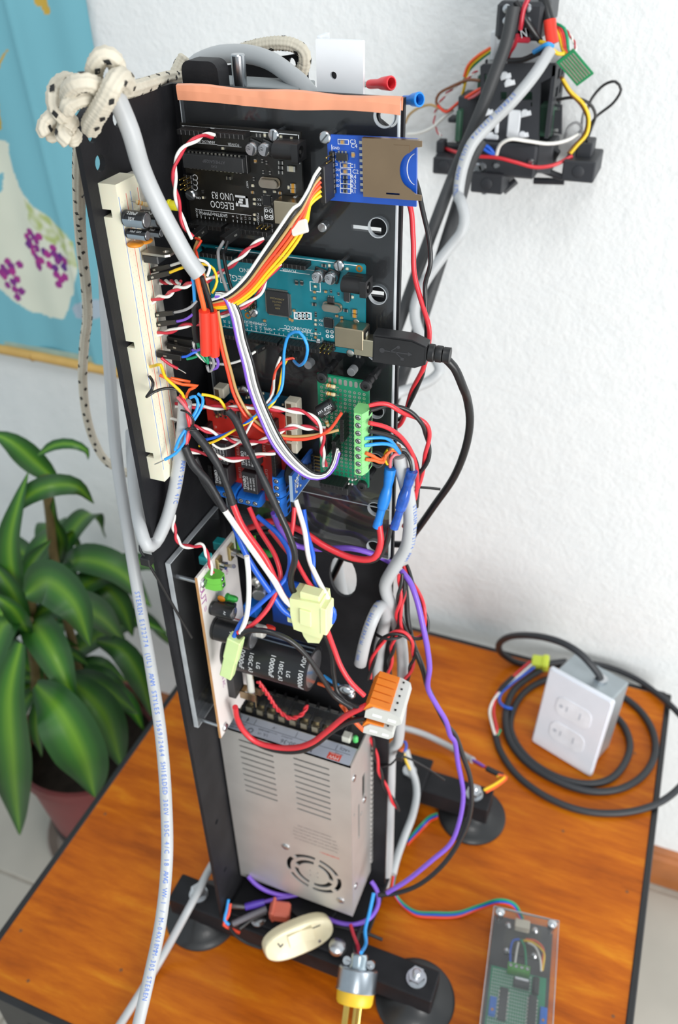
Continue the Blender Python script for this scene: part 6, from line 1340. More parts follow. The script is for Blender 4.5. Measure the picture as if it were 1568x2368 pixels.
for (lab, col, P) in (('purple wire leaving the grey cable by the far foot', 'purple', [(712, 325, 34), (760, 350, 38), (825, 392, 40)]), ('red wire leaving the grey cable by the far foot', 'red', [(715, 338, 30), (780, 375, 36), (825, 385, 42)]), ('yellow wire bent back to the far foot bolt', 'yellow', [(900, 455, 40), (965, 452, 42), (900, 505, 42), (800, 560, 42)]), ('orange wire bent back to the far foot bolt', 'orange', [(910, 440, 42), (975, 460, 42), (910, 520, 40), (815, 575, 40)])):
    wire(lab, col, 1.4, 'D3', [(x_, y_, ('z', TABLE + d)) for x_, y_, d in P])
for (lab, col, P) in (('blue wire curled above the base plate bolt', 'blue', [(150, 190, 46), (190, 185, 50), (200, 225, 48), (185, 260, 46)]), ('yellow wire above the base plate bolt', 'yellow', [(180, 275, 44), (200, 340, 36), (228, 400, 28)]), ('orange wire curled above the base plate bolt', 'orange', [(140, 240, 46), (160, 260, 48), (175, 235, 46)])):
    wire(lab, col, 1.3, 'D3', [(x_, y_, ('z', BASE + d)) for x_, y_, d in P])
# ---- USB cable
A = ka('C5', 1030, 650, y=-20); E_ = ka('C5', 1340, 695, y=-18)
us = Board('usb_cable', 'black USB cable plugged into the teal board', 'cable', A, E_ - A, Z_)
L_ = (E_ - A).length; H_ = 16.5
b = B(); b.box((-5, -1, 0), (12, 10, 8.6), .4); us.part(b, 'metal_plug', mat('plug_metal', '#c8bfa6', .25, 1))
b = B(); b.prism([[(0, -H_ / 2), (L_ * .8, -H_ / 2), (L_, -H_ * .32), (L_, H_ * .32), (L_ * .72, H_ / 2), (0, H_ / 2)]], -4.5, 4.5); b.prism([[(1, -H_ / 2 + 1), (L_ * .8, -H_ / 2 + 1), (L_ - 1, -H_ * .3), (L_ - 1, H_ * .3), (L_ * .72, H_ / 2 - 1), (1, H_ / 2 - 1)]], 4.5, 5.3); us.part(b, 'moulded_grip', mat('usb_black', '#1d1d1f', .4, 0, .2, 60))
for k in range(3):
    b = B(); b.lathe([(4.4, 0), (4.9 - k * .3, .4), (4.9 - k * .3, 3), (4.4, 3.6)], (L_ + .3 + k * 4.2, 0, 0), (L_ + 1.3 + k * 4.2, 0, 0), 16); us.part(b, 'strain_ring', BP)
sy = mat('embossed', '#0c0c0d', .35); b = B(); b.box((13, 0, 5.35), (15, .7, .2)); b.lathe([(1.5, 0), (1.5, .2)], (5.5, 0, 5.3), (5.5, 0, 6.3), 14); b.prism([[(20, -1.3), (22.6, 0), (20, 1.3)]], 5.3, 5.5); b.box((12, 1.6, 5.35), (5, .6, .2), 0, Matrix.Rotation(.7, 3, 'Z')); b.box((15, -1.7, 5.35), (5, .6, .2), 0, Matrix.Rotation(-.7, 3, 'Z')); b.lathe([(1.0, 0), (1.0, .2)], (14.5, 3.2, 5.3), (14.5, 3.2, 6.3), 10); b.box((17, -3.4, 5.4), (1.8, 1.8, .2)); us.part(b, 'embossed_symbol', mat('embossed_edge', '#37373a', .3))
o_ = us.o; S = pts_of(('C5', [(1415, 705, -16), (1490, 780, -12), (1545, 900, -6)], 'D8', [(735, 180, 2), (752, 320, 8), (725, 490, 14), (650, 680, 20), (520, 870, 26), (395, 1045, 32), (330, 1120, 36)], 'V', [(0, 34, -130), (-20, 30, -170)]))
b = B(); b.tube([Vector(((p - o_).dot(us.u), (p - o_).dot(us.v), (p - o_).dot(us.n))) for p in smooth_path([us.world((L_ + 8, 0, 0))] + S, 3.)], 2.5, 12); us.part(b, 'cord', mat('cord_black', '#17171a', .35), ang=60)
wire('short black wire stub sticking out right of the bundle', 'black', .9, 'D8', [(390, 750, 4), (470, 755, 6), (560, 764, 8)])
# ================================================================ robot on the wall
rob = Board('wall_robot', 'black wall-climbing robot hung on the white wall with cameras and loose wires', 'robot', (20, WALL - 1, 100), X_, Z_)
def LB(x_, y_, w): return rob.L('C3', x_, y_, w)
rbk = mat('robot_black', '#2c2e33', .5, 0, .15, 40); rgr = mat('robot_grey', '#4c4e52', .5, 0, .1, 40); rwh = mat('robot_white', '#dfe2e6', .5, 0, .04)
def rbox(name, x0, y0, x1, y1, w0, w1, mt, parent=None, bev=1., holes=(), hm=None):
    a = LB(x0, y0, w1); c = LB(x1, y1, w1); b = B(); b.box(((a.x + c.x) / 2, (a.y + c.y) / 2, (w0 + w1) / 2), (abs(c.x - a.x), abs(a.y - c.y), w1 - w0), bev)
    o = rob.part(b, name, mt, parent); 
    return o
def rplate(name, pts, w0, w1, mt, holes=()):
    P = [LB(x_, y_, w1) for x_, y_ in pts]; H = []
    for h in holes:
        H.append([(LB(x_, y_, w1).x, LB(x_, y_, w1).y) for x_, y_ in ((h[0], h[1]), (h[2], h[1]), (h[2], h[3]), (h[0], h[3]))])
    b = B(); b.prism([[(p.x, p.y) for p in P]] + H, w0, w1); return rob.part(b, name, mt)
rbox('back_panel', 575, 260, 940, 400, 10, 14, rwh)
rbox('rear_tray', 520, 420, 960, 900, 6, 12, rbk)
t = rbox('top_servo_box', 620, 8, 890, 262, 12, 62, rbk, bev=3)
rbox('top_servo_lid', 640, 16, 888, 150, 62, 64, rgr, bev=2) if False else None
rbox('servo_side', 885, 0, 945, 150, 12, 50, rgr)
for x_, y_ in ((680, 55), (680, 130), (812, 52), (808, 130)):
    q = LB(x_, y_, 62); b = B(); b.lathe([(3.4, 0), (3, 1.4), (1, 2)], (q.x, q.y, 62), (q.x, q.y, 63), 12); rob.part(b, 'screw', MATS['zinc'], t)
rm = rbox('red_driver_module', 745, 172, 822, 272, 40, 62, mat('module_red', '#b3263a', .45))
b = B(); put_text(b, 'N', 9, LB(788, 210, 62.2), (.8, .2, 0), (-.3, 1, 0)); rob.part(b, 'module_letter', rwh, rm, smooth=False)
rbox('standoff', 582, 195, 600, 380, 10, 20, rwh)
rbox('antenna_post', 545, 370, 556, 410, 40, 44, rbk)
hs = [(540, 460, 556, 515), (665, 478, 690, 500), (690, 510, 725, 535), (640, 575, 680, 625), (755, 575, 840, 628), (830, 640, 840, 665)]
rplate('front_plate', [(515, 415), (530, 402), (985, 395), (985, 470), (890, 520), (880, 880), (520, 880)], 50, 54, rbk, hs + [(690, 690, 752, 862), (555, 720, 622, 865)])
rbox('inner_board', 500, 470, 870, 660, 16, 22, mat('robot_green', '#2d5240', .5))
rbox('white_liner', 692, 686, 754, 866, 48, 55, rwh); rbox('white_liner', 545, 838, 626, 876, 48, 55, rwh); rbox('white_liner', 612, 700, 626, 838, 48, 55, rwh)
for (x_, y_) in ((800, 712), (785, 848), (565, 705), (565, 845), (700, 521), (675, 478)):
    q = LB(x_, y_, 54); b = B(); b.box((q.x, q.y, 54.3), (9, 4, .8), 1.0, Matrix.Rotation(.3, 3, 'Z')); b.lathe([(3, 0), (2.6, 1)], (q.x - 1, q.y + 1, 54.5), (q.x - 1, q.y + 1, 55.5), 10); rob.part(b, 'bracket_nut', rwh)
b = B(); a = LB(985, 400, 54); c = LB(985, 870, 54)
hs = []
for k in range(3): hs.append(rect(14, c.y + 62 - k * 14 if False else a.y - 14 - k * 14, 24, a.y - 6 - k * 14)); hs.append(rect(30, a.y - 14 - k * 14, 42, a.y - 6 - k * 14))
b.prism([rect(4, c.y, 54, a.y - 1)] + hs, a.x - 2, a.x + 1, lambda p, q, d: (d, q, p)); rob.part(b, 'side_plate', rbk)
rbox('side_board', 885, 660, 955, 860, 20, 40, mat('robot_green', '#2d5240', .5))
rplate('mount_bracket', [(950, 655), (1025, 660), (1022, 840), (955, 825)], 30, 34, rbk, [(980, 670, 1012, 695), (970, 805, 1003, 830)])
rbox('lower_box', 482, 880, 850, 1125, 20, 56, rbk, bev=2); rbox('lower_side', 850, 890, 950, 1090, 14, 46, rgr)
rbox('left_rail', 378, 600, 480, 905, 10, 40, rbk); rbox('left_board', 365, 690, 382, 890, 14, 50, mat('robot_green', '#2d5240', .5))
rbox('left_connector', 312, 735, 362, 770, 20, 34, rbk); rbox('servo_plug', 240, 880, 285, 965, 24, 36, rbk); rbox('left_arm', 285, 905, 480, 960, 14, 26, rbk)
for (x0, y0, x1, y1, w) in ((220, 980, 352, 1098, 52), (460, 1078, 650, 1220, 62), (1035, 1000, 1220, 1148, 58)):
    m_ = rbox('camera_motor', x0, y0, x1, y1, 10, w, rbk, bev=1.2)
    rbox('motor_cap', x0 + 12, y0 - 22, x1 - 30, y0 + 10, 16, w - 14, rbk, m_, 2)
    q = LB((x0 + x1) / 2, (y0 + y1) / 2, w); b = B(); b.lathe([(5, 0), (5, .6), (4, 1)], (q.x, q.y, w), (q.x, q.y, w + 1), 20); rob.part(b, 'motor_boss', rbk, m_)
rbox('servo_plug', 1120, 890, 1205, 1000, 20, 44, rbk)
for (P) in (((850, 1130, 30), (1040, 1135, 30)), ((900, 1060, 40), (1030, 1110, 40)), ((740, 1130, 30), (660, 1200, 36)), ((960, 1010, 30), (1000, 940, 34))):
    b = B(); b.tube([LB(*P[0]), LB(*P[1])], 3., 8); rob.part(b, 'strut', rbk)
for (x_, y_, s) in ((495, 1060, 5), (520, 1050, 4), (825, 1020, 3), (610, 1040, 3), (535, 1200, 4)):
    q = LB(x_, y_, 60); b = B(); b.lathe([(s, 0), (s * .7, 2)], (q.x, q.y, 56), (q.x, q.y, 57), 10); rob.part(b, 'screw', MATS['zinc'])
# tilted green strip board
A0 = ka('C3', 960, 420, y=WALL - 66); A1 = ka('C3', 1075, 345, y=WALL - 66); A2 = ka('C3', 1120, 540, y=WALL - 56)
sb = Board('strip_board', 'small green strip board dangling beside the wall robot', 'circuit board', A2, ka('C3', 1225, 462, y=WALL - 58) - A2, A0 - A2)
W_ = (ka('C3', 1225, 462, y=WALL - 58) - A2).length; H_ = (A0 - A2).length
b = B(); b.prism([rect(0, 0, W_, H_)], -1.6, 0); sb.part(b, 'circuit_panel', mat('strip_green', '#1f8a56', .4))
for k in range(6):
    b = B(); b.box((W_ * (.14 + k * .145), H_ * .5, .2), (W_ * .07, H_ * .84, .5), .1); sb.part(b, 'solder_strip', tin)
def rw_(lab, col, r, P, **k): return wire(lab, col, r, 'C3', [(x_, y_, WALL - w) for x_, y_, w in P], **k)
rw_('orange ribbon arching left of the wall robot', 'orange', 1.4, [(580, 300, 20), (500, 350, 24), (440, 410, 26), (415, 480, 26)])
rw_('yellow wire arching left of the wall robot', 'yellow', 1.3, [(580, 312, 20), (510, 362, 23), (450, 420, 25), (412, 560, 24), (400, 600, 24)])
rw_('green wire arching left of the wall robot', 'green', 1.3, [(580, 322, 20), (515, 372, 22), (445, 440, 24), (405, 520, 24)])
rw_('brown wire looping out left of the wall robot', 'brown', 1.3, [(515, 505, 40), (440, 500, 34), (340, 540, 28), (255, 590, 24), (240, 640, 24), (290, 690, 28), (320, 690, 28)])
rw_('red wire running into the left of the wall robot', 'redorange', 1.3, [(545, 540, 50), (470, 580, 44), (380, 640, 36), (300, 700, 30), (250, 660, 26)])
rw_('pink wire running into the left of the wall robot', 'pink', 1.3, [(545, 548, 50), (480, 600, 44), (400, 630, 36), (320, 690, 30)])
rw_('white wire looping low left of the wall robot', 'white', 1.4, [(345, 690, 30), (280, 740, 26), (210, 800, 22), (120, 835, 18), (60, 838, 14)])
rw_('pale brown wire loop against the wall by the tape end', 'tan', 1.2, [(45, 770, 10), (70, 720, 14), (130, 675, 20), (210, 655, 24), (260, 680, 26)])
twist('thin red and white pair dangling left of the wall robot', 'dred', 'white', .7, 'C3', [(500, 440, WALL - 26), (420, 500, WALL - 26), (300, 590, WALL - 24), (230, 720, WALL - 22), (235, 800, WALL - 22), (270, 850, WALL - 24)], pitch=10)
rw_('red wire slung across the lower robot', 'red', 1.6, [(300, 930, 30), (380, 955, 50), (480, 975, 62), (620, 985, 64), (740, 1015, 64), (860, 1045, 62), (980, 1030, 58), (1090, 975, 50)])
rw_('blue wire loop on the lower robot', 'blue', 1.5, [(610, 970, 62), (550, 940, 64), (515, 905, 64), (560, 915, 64), (605, 960, 62)])
rw_('white wire arching across the lower robot', 'white', 1.6, [(615, 975, 62), (640, 905, 66), (700, 870, 66), (800, 880, 60), (950, 898, 50), (1050, 880, 44), (1130, 840, 38)])
rw_('yellow wire hanging right of the wall robot', 'yellow', 1.5, [(1030, 490, 50), (1080, 570, 46), (1160, 650, 42), (1195, 740, 40), (1180, 840, 42), (1120, 910, 46), (1080, 960, 48)])
rw_('brown wire hanging beside the yellow one right of the robot', 'brown', 1.4, [(1020, 480, 48), (1065, 570, 44), (1145, 655, 40), (1185, 745, 38), (1165, 840, 40), (1095, 920, 44), (1065, 960, 48)])
rw_('black wire loop standing out right of the wall robot', 'black', 1.3, [(990, 625, 40), (1100, 610, 40), (1200, 650, 36), (1235, 720, 34), (1210, 800, 34), (1180, 880, 40)])
rw_('thin black wire loop farthest right of the wall robot', 'black', 1.2, [(1180, 700, 30), (1210, 620, 28), (1290, 530, 26), (1360, 510, 26), (1395, 560, 24), (1350, 640, 24), (1240, 730, 26), (1190, 800, 34)])
rw_('grey wire loop low right of the wall robot', 'grey', 1.2, [(1040, 880, 34), (1070, 790, 34), (1120, 765, 34), (1150, 800, 34), (1120, 840, 34), (1060, 870, 36)])
rw_('purple grey wire right of the wall robot', 'grey', 1.2, [(1200, 660, 30), (1165, 700, 30), (1150, 800, 32), (1170, 900, 38)])
for k, (lab, col, dx) in enumerate((('orange wire arching at the robot top right', 'orange', 0), ('red wire arching at the robot top right', 'red', 12), ('green wire arching at the robot top right', 'green', 30), ('yellow wire arching at the robot top right', 'yellow', -14))):
    rw_(lab, col, 1.4, [(980 + dx * .3, 180 - dx, 40), (1010 + dx, 190 - dx * .4, 44), (1030 + dx, 250, 46), (1040 + dx * .8, 310, 46), (1060 + dx * .4, 340, 50)])
twist('thin red and black pair dangling at the robot top right', 'dred', 'white', .7, 'C3', [(990, 150, WALL - 40), (1050, 190, WALL - 40), (1100, 260, WALL - 42), (1112, 300, WALL - 44), (1100, 345, WALL - 46)], pitch=10)
rw_('crimson wires rising over the robot top', 'dred', 2.0, [(820, -20, 70), (785, 60, 72), (770, 150, 72), (765, 180, 70)])
rw_('crimson wire pair dropping from the red module', 'dred', 1.8, [(750, 220, 66), (730, 280, 60), (700, 330, 50), (685, 370, 40)])
rw_('dark lead slanting across the robot top box', 'black', 2.6, [(735, 10, 70), (790, 110, 70), (850, 200, 66), (890, 255, 62)])
rw_('red heat shrink sleeve on the cable at the robot top', 'red', 5.0, [(950, 125, 60), (955, 190, 62), (968, 272, 64)], name='shrink_sleeve', mt=shrink_r, n=14)
rw_('dark lead entering the red sleeve at the robot top', 'black', 4.2, [(910, -20, 50), (930, 60, 56), (948, 130, 60)], n=12)
rw_('yellow tie wire round the grey cable at the robot', 'yellow', 1.6, [(890, 262, 66), (930, 275, 70), (1000, 335, 68), (1040, 335, 66)])
rw_('blue tie wire round the grey cable at the robot', 'sky', 1.8, [(850, 325, 64), (900, 295, 70), (940, 275, 74), (968, 290, 70)])
rw_('thin black wire crossing the robot middle', 'black', 2.2, [(690, 380, 56), (780, 375, 58), (860, 340, 60), (930, 310, 62)])
# hoses and cable from the robot to the mast
hose = mat('hose_black', '#3a3b3d', .55, 0, .1, 30)
cable('black hose slanting down from the robot to the mast, upper of two', 5.2, 'C3', [(725, 40, WALL - 76), (680, 260, WALL - 80), (600, 480, WALL - 84), (520, 690, WALL - 88), (430, 900, WALL - 96), (340, 1120, WALL - 104)], 'E3', [(480, 870, 300), (360, 1190, 285), (240, 1520, 270), (130, 1830, 250), (60, 2000, 235)], 'V', [(-30, 130, -60), (-45, 40, -150)], mt=hose, name='black_hose')
cable('black hose slanting down from the robot to the mast, lower of two', 5.8, 'C3', [(520, 880, WALL - 74), (450, 1010, WALL - 84), (400, 1200, WALL - 96)], 'E3', [(520, 1120, 295), (420, 1440, 280), (320, 1750, 262), (210, 2080, 244), (130, 2300, 230)], 'V', [(-30, 120, -150), (-40, 40, -240)], mt=hose, name='black_hose')
cable('pale grey cable running from the robot top down along the hoses', 4.7, 'C3', [(955, 310, WALL - 72), (860, 460, WALL - 84), (720, 630, WALL - 94), (560, 790, WALL - 102), (465, 900, WALL - 110), (405, 1050, WALL - 114), (378, 1220, WALL - 118)], 'E3', [(610, 870, 286), (640, 990, 280), (622, 1100, 276), (540, 1210, 272), (430, 1350, 264), (320, 1520, 256), (262, 1680, 250), (270, 1800, 246), (340, 1960, 240), (430, 2090, 234), (450, 2160, 230), (390, 2230, 226), (260, 2290, 218), (110, 2345, 208)], 'V', [(-20, 110, -110), (-30, 30, -190)], text='STEREN E172774 (UL) AWM STYLES', tside=(-.4, -1, .8), tsize=5.5, tstart=40)
wire('stub of grey cable seen through the round hole of the mast', 'grey', 5.5, 'P', [(775, 1270, 60), (780, 1320, 62), (795, 1400, 66)], name='grey_cable', mt=sheath, n=12)

# ================================================================ rope
ropem = mat('rope_white', '#cfc7b6', .65, 0, .06, 90, .25, 500); fleckm = mat('rope_black', '#17181a', .6)
rp_ = thing('rope', 'white braided rope with black flecks knotted over the mast top and hanging behind', 'rope', ka('C1', 300, 400, y=-90))
ro = ka('C1', 300, 400, y=-90)
def strand(P, r=3.6, seed=0):
    S = smooth_path([p - ro for p in P], .75); b = B(); n = 40; V_ = []; F_ = []; tg = None; a = None; s = 0; FL = B(); nf = 0
    for i, p in enumerate(S):
        t_ = (S[min(i + 1, len(S) - 1)] - S[max(i - 1, 0)]).normalized(); a = t_.orthogonal().normalized() if a is None else (a - t_ * a.dot(t_)).normalized(); e = t_.cross(a)
        if i: s += (p - S[i - 1]).length
        for k in range(n):
            th = 2 * math.pi * k / n; rr = r * (1 + .13 * math.cos(4 * th + s * 1.5) * math.cos(4 * th - s * 1.5)) * (1 if 0 < i < len(S) - 1 else .7)
            V_.append(p + (a * math.cos(th) + e * math.sin(th)) * rr)
        for k_ in range(2):
            ph = s * (1 if k_ else -1) * .17 + k_ * 1.6 + seed
            if (s + k_ * 7) // 17 != (s + k_ * 7 - .75) // 17 and i > 2:
                for w in (0, math.pi):
                    d = a * math.cos(ph + w) + e * math.sin(ph + w); f = t_.cross(d); c = p + d * (r * 1.1)
                    FL.add([c - t_ * 2.0 - f * .4, c + f * 1.4 - t_ * .5 - d * .2, c + t_ * 2.0 + f * .4, c - f * 1.4 + t_ * .5 - d * .2], [(0, 1, 2, 3)])
    m_ = len(S)
    F_ = [(i * n + k, i * n + (k + 1) % n, i * n + n + (k + 1) % n, i * n + n + k) for i in range(m_ - 1) for k in range(n)] + [tuple(range(n - 1, -1, -1)), tuple((m_ - 1) * n + k for k in range(n))]
    b.add(V_, F_); o = part(b, 'rope_strand', ropem, rp_, ang=80)
    if FL.v: part(FL, 'tracer_fleck', fleckm, o, kind='stuff', smooth=False)
def c1(P): return [ka('C1', x_, y_, y=d) for x_, y_, d in P]
G = (60, 80, 6.031); CROP['G1'] = G
def g1(P): return [ka('G1', x_, y_, y=d) for x_, y_, d in P]
strand(g1([(905, 1330, -93), (920, 1230, -97), (1010, 1080, -100), (1130, 880, -102), (1230, 680, -101), (1300, 600, -96), (1380, 640, -88), (1400, 720, -80)]), 4.1, .4)
strand(g1([(960, 720, -92), (945, 560, -94), (985, 400, -95), (1080, 300, -94), (1200, 330, -92), (1270, 440, -90), (1290, 580, -90)]), 3.8, 1.2)
strand(g1([(600, 900, -100), (610, 770, -104), (720, 680, -106), (860, 665, -104), (980, 720, -100), (1060, 800, -96)]), 3.7, 2.0)
strand(g1([(1000, 900, -94), (900, 870, -98), (770, 880, -102), (640, 940, -104), (590, 1010, -104), (640, 1060, -102)]), 3.6, .2)
strand(g1([(680, 690, -92), (560, 660, -96), (450, 740, -98), (410, 880, -100), (430, 1010, -100), (500, 1110, -98), (600, 1140, -94)]), 3.9, 2.6)
strand(g1([(470, 1100, -94), (370, 1160, -96), (290, 1240, -98), (260, 1330, -100), (300, 1400, -100)]), 3.5, 3.0)
strand(g1([(290, 1400, -96), (370, 1400, -95), (440, 1350, -92)]), 3.2, 1.0)
strand(g1([(660, 1150, -92), (600, 1230, -95), (540, 1350, -98), (540, 1430, -100), (600, 1480, -99)]), 3.8, .9)
strand(g1([(590, 1480, -97), (650, 1460, -95), (690, 1380, -90)]), 3.3, .5)
strand([ka('D7', x_, y_, y=d) for x_, y_, d in ((505, 880, -70), (497, 960, -60), (492, 1080, -45), (492, 1250, -20), (497, 1400, 0), (510, 1560, 15), (530, 1730, 25), (542, 1880, 32), (543, 1990, 36), (528, 2100, 40), (517, 2250, 44), (515, 2368, 48))] + [at(200, 960, y=54), at(218, 1020, y=60), at(245, 1065, y=64), at(290, 1092, y=70), at(340, 1110, y=76)], 3.3, .7)
strand(c1([(510, 335, -70), (560, 325, -50), (640, 300, -20), (720, 275, 10), (790, 262, 34)]), 3.4, 1.7)
strand(c1([(755, 290, 30), (780, 240, 34), (805, 190, 38), (825, 155, 40)]), 3.4, 2.2)
strand([ka('E4', x_, y_, y=d) for x_, y_, d in ((380, 185, 72), (450, 158, 72), (560, 128, 72), (680, 112, 73), (780, 125, 74), (845, 170, 74), (852, 230, 75), (832, 295, 77), (800, 300, 86))], 3.6, .1)

# ================================================================ wall hanging
hx0, hx1, hz0, hz1 = -760., -432., -248., 240.
hO = ((hx0 + hx1) / 2, WALL - 6, hz0)
hang = thing('wall_hanging', 'turquoise painted cloth hanging with grape clusters and a bamboo rod', 'wall hanging', hO)
def cl(px, py): q = at(px, py, y=WALL - 6); return (q.x, q.z)
def inpoly(x, z, P):
    r = False; j = len(P) - 1
    for i in range(len(P)):
        if (P[i][1] > z) != (P[j][1] > z) and x < (P[j][0] - P[i][0]) * (z - P[i][1]) / (P[j][1] - P[i][1]) + P[i][0]: r = not r
        j = i
    return r
J = (0, 280, 3.946)
def h2(P): return [cl(J[0] + x_ / J[2], J[1] + y_ / J[2]) for x_, y_ in P]
vase = h2([(-300, 180), (75, 185), (95, 330), (140, 500), (220, 680), (340, 800), (480, 900), (600, 1000), (700, 1130), (720, 1330), (700, 1500), (640, 1660), (600, 1800), (440, 1790), (300, 1750), (180, 1660), (60, 1570), (-60, 1480), (-300, 1460)])
leafp = h2([(230, 720), (350, 800), (480, 900), (620, 1000), (700, 1120), (720, 1330), (640, 1290), (560, 1140), (440, 1080), (330, 1000), (260, 900)])
pale = h2([(660, 1700), (780, 1620), (960, 1640), (1000, 1760), (860, 1800), (700, 1800)])
blueb = h2([(-60, 480), (15, 490), (18, 620), (-40, 720)])
branch = [cl(x_ / 6.03, y_ / 6.03) for x_, y_ in ((160, 680), (110, 720), (30, 880), (-10, 1000), (-10, 1200), (5, 1600), (40, 1810), (-60, 1810), (-70, 1200), (-40, 900), (40, 780), (110, 690))]
grp = []
for (x_, y_) in ((270, 1010), (240, 1060), (310, 1060), (365, 1050), (265, 1095), (335, 1090), (280, 1140), (340, 1160), (300, 1200), (330, 1240), (380, 1270), (345, 1300), (355, 1330), (410, 1190), (440, 1210), (490, 1160), (500, 1210), (560, 1240), (530, 1270), (600, 1270), (590, 1330), (460, 1310), (510, 1340), (520, 1400), (600, 1420), (560, 1440), (540, 1490), (250, 1130), (80, 1280), (40, 1330), (110, 1320), (175, 1310), (70, 1370), (120, 1370), (50, 1410), (160, 1440), (130, 1460), (80, 1490), (150, 1530), (200, 1550), (170, 1600), (20, 1380)):
    grp.append((h2([(x_, y_)])[0], random.random()))
dots = [cl(x_ / 6.03, y_ / 6.03) for x_, y_ in ((515, 20), (590, 20), (605, 70), (630, 140))]
cl_v = []; cl_c = []; nx, nzv = 190, 270
import mathutils.noise as mn
def lc(h): return Vector(lin(h))
cB, cV, cL, cG1, cG2, cP, cY = lc('#7bbccb'), lc('#e2e5d4'), lc('#b7c47e'), lc('#b2348f'), lc('#5f2c86'), lc('#aebdcb'), lc('#c8a545')
for j in range(nzv + 1):
    for i in range(nx + 1):
        x = hx0 + (hx1 - hx0) * i / nx; z = hz0 + (hz1 - hz0) * j / nzv
        d = 2.2 * math.sin(x * .045 + z * .004) + 1.4 * math.sin(x * .11 + 1 + z * .006) + 2.2 * math.exp(-((x + 520 + z * .05) / 6) ** 2)
        cl_v.append((x, WALL - 7 - d, z))
        w = mn.noise(Vector((x * .03, z * .03, 2))) ; xx = x + 3 * mn.noise(Vector((x * .06, z * .06, 0))); zz = z + 3 * mn.noise(Vector((x * .06, z * .06, 5)))
        c = cB * (1 + .07 * mn.noise(Vector((x * .01, z * .004, 1))))
        if inpoly(xx, zz, vase): c = cV * (1 + .05 * w)
        if inpoly(xx, zz, leafp): c = c.lerp(cL, min(1, max(0, .55 + 1.1 * mn.noise(Vector((x * .12, z * .12, 9))))))
        if inpoly(xx, zz, pale): c = cP.copy()
        if inpoly(xx, zz, blueb): c = cB.copy()
        if inpoly(x, z, branch): c = cY.lerp(lc('#8f9a3c'), min(1, max(0, (60 - z) / 90)))
        for (gx, gz), rr in grp:
            if (x - gx) ** 2 + (z - gz) ** 2 < 26: c = cG1.lerp(cG2, rr)
        for gx, gz in dots:
            if (x - gx) ** 2 + (z - gz) ** 2 < 22: c = cY.copy()
        cl_c.append(c)
b = B(); b.add(cl_v, [(j * (nx + 1) + i, j * (nx + 1) + i + 1, (j + 1) * (nx + 1) + i + 1, (j + 1) * (nx + 1) + i) for j in range(nzv) for i in range(nx)])
clm = bpy.data.materials.new('painted_cloth'); clm.use_nodes = True; N = clm.node_tree.nodes; p = N['Principled BSDF']; at_ = N.new('ShaderNodeVertexColor'); at_.layer_name = 'print'
wv = N.new('ShaderNodeTexNoise'); wv.inputs['Scale'].default_value = 900; bp = N.new('ShaderNodeBump'); bp.inputs['Strength'].default_value = .2; bp.inputs['Distance'].default_value = .001
L = clm.node_tree.links; L.new(wv.outputs['Fac'], bp.inputs['Height']); L.new(bp.outputs['Normal'], p.inputs['Normal']); L.new(at_.outputs['Color'], p.inputs['Base Color']); p.inputs['Roughness'].default_value = .85
o = part(b, 'cloth', clm, hang, org=hO, ang=80); ca = o.data.color_attributes.new('print', 'FLOAT_COLOR', 'POINT')
for i, c in enumerate(cl_c): ca.data[i].color = (*c, 1)
b = B(); b.tube([(hx0 - 10, WALL - 10, hz0 - 3), ((hx0 + hx1) / 2, WALL - 10, hz0 - 5), (hx1 + 14, WALL - 10, hz0 - 9)], 7, 14); part(b, 'bamboo_rod', mat('bamboo', '#d3a95e', .45, 0, .12, 20), hang, org=hO)
b = B()
for x in (-740, -610, -520): b.lathe([(7.2, -1), (7.8, 0), (7.2, 1)], (x, WALL - 10, hz0 - 5 - (x + 666) * .012), (x + 1, WALL - 10, hz0 - 5 - (x + 666) * .012), 14); 
part(b, 'bamboo_node', mat('bamboo_node', '#b98a42', .5), hang, org=hO, kind='stuff')
b = B(); b.box(((hx0 + hx1) / 2, WALL - 8, hz0 + 4), (hx1 - hx0, 2.5, 9), .5); part(b, 'bottom_hem', mat('hem', '#9fb3a6', .8), hang, org=hO)

# ================================================================ outlet box and its cable
uo = Vector((.937, -.349, 0)); lean = Vector((.02, .12, .99)).normalized()
ob_ = Board('outlet_box', 'steel outlet box with white double socket plate standing on the table', 'outlet', at(1233, 1710, z=TABLE) + Vector((0, 0, .6)), uo, lean)
LO = 77.
b = B(); PL = [rrect(0, 0, LO, 114, 3, 4), rrect(1.6, 1.6, LO - 1.6, 112.4, 3, 4)]
b.prism([PL[0]], 0, 3.4); b.prism([PL[1]], 3.4, 5); ob_.part(b, 'cover_plate', mat('plate_white', '#e9ecf4', .25, 0, .02, coat=.3))
pw = mat('socket_white', '#eef0f6', .3); dk = mat('socket_slot', '#b9bec8', .5)
for v_ in (73, 36):
    b = B(); b.prism([rrect(18, v_ - 13, 60, v_ + 13, 9, 6)], 5, 5.5); so = ob_.part(b, 'socket_face', pw)
    for (u_, dv, w_, h_) in ((31, 0, 7, 1.6), (47, 0, 9, 1.6)):
        b = B(); b.box((u_, v_ + dv, 5.52), (1.6, w_, .1)); ob_.part(b, 'socket_slot', dk, so)
    b = B(); b.lathe([(2.2, 0), (2.2, .1)], (24, v_, 5.5), (24, v_, 6.5), 14); ob_.part(b, 'earth_hole', dk, so)
gal = mat('galvanised', '#aab3b8', .4, .7, .1, 30)
b = B(); b.box((LO / 2, 57, -24), (LO - 10, 100, 46), 1.5); ob_.part(b, 'steel_box', gal)
b = B(); b.lathe([(7.5, 0), (7.5, 3), (6, 3.2)], (LO * .62, 107, -26), (LO * .62, 108, -26), 18); ob_.part(b, 'cable_clamp', MATS['zinc'])
crd = mat('power_cord', '#2b2d31', .5, 0, .1, 30)
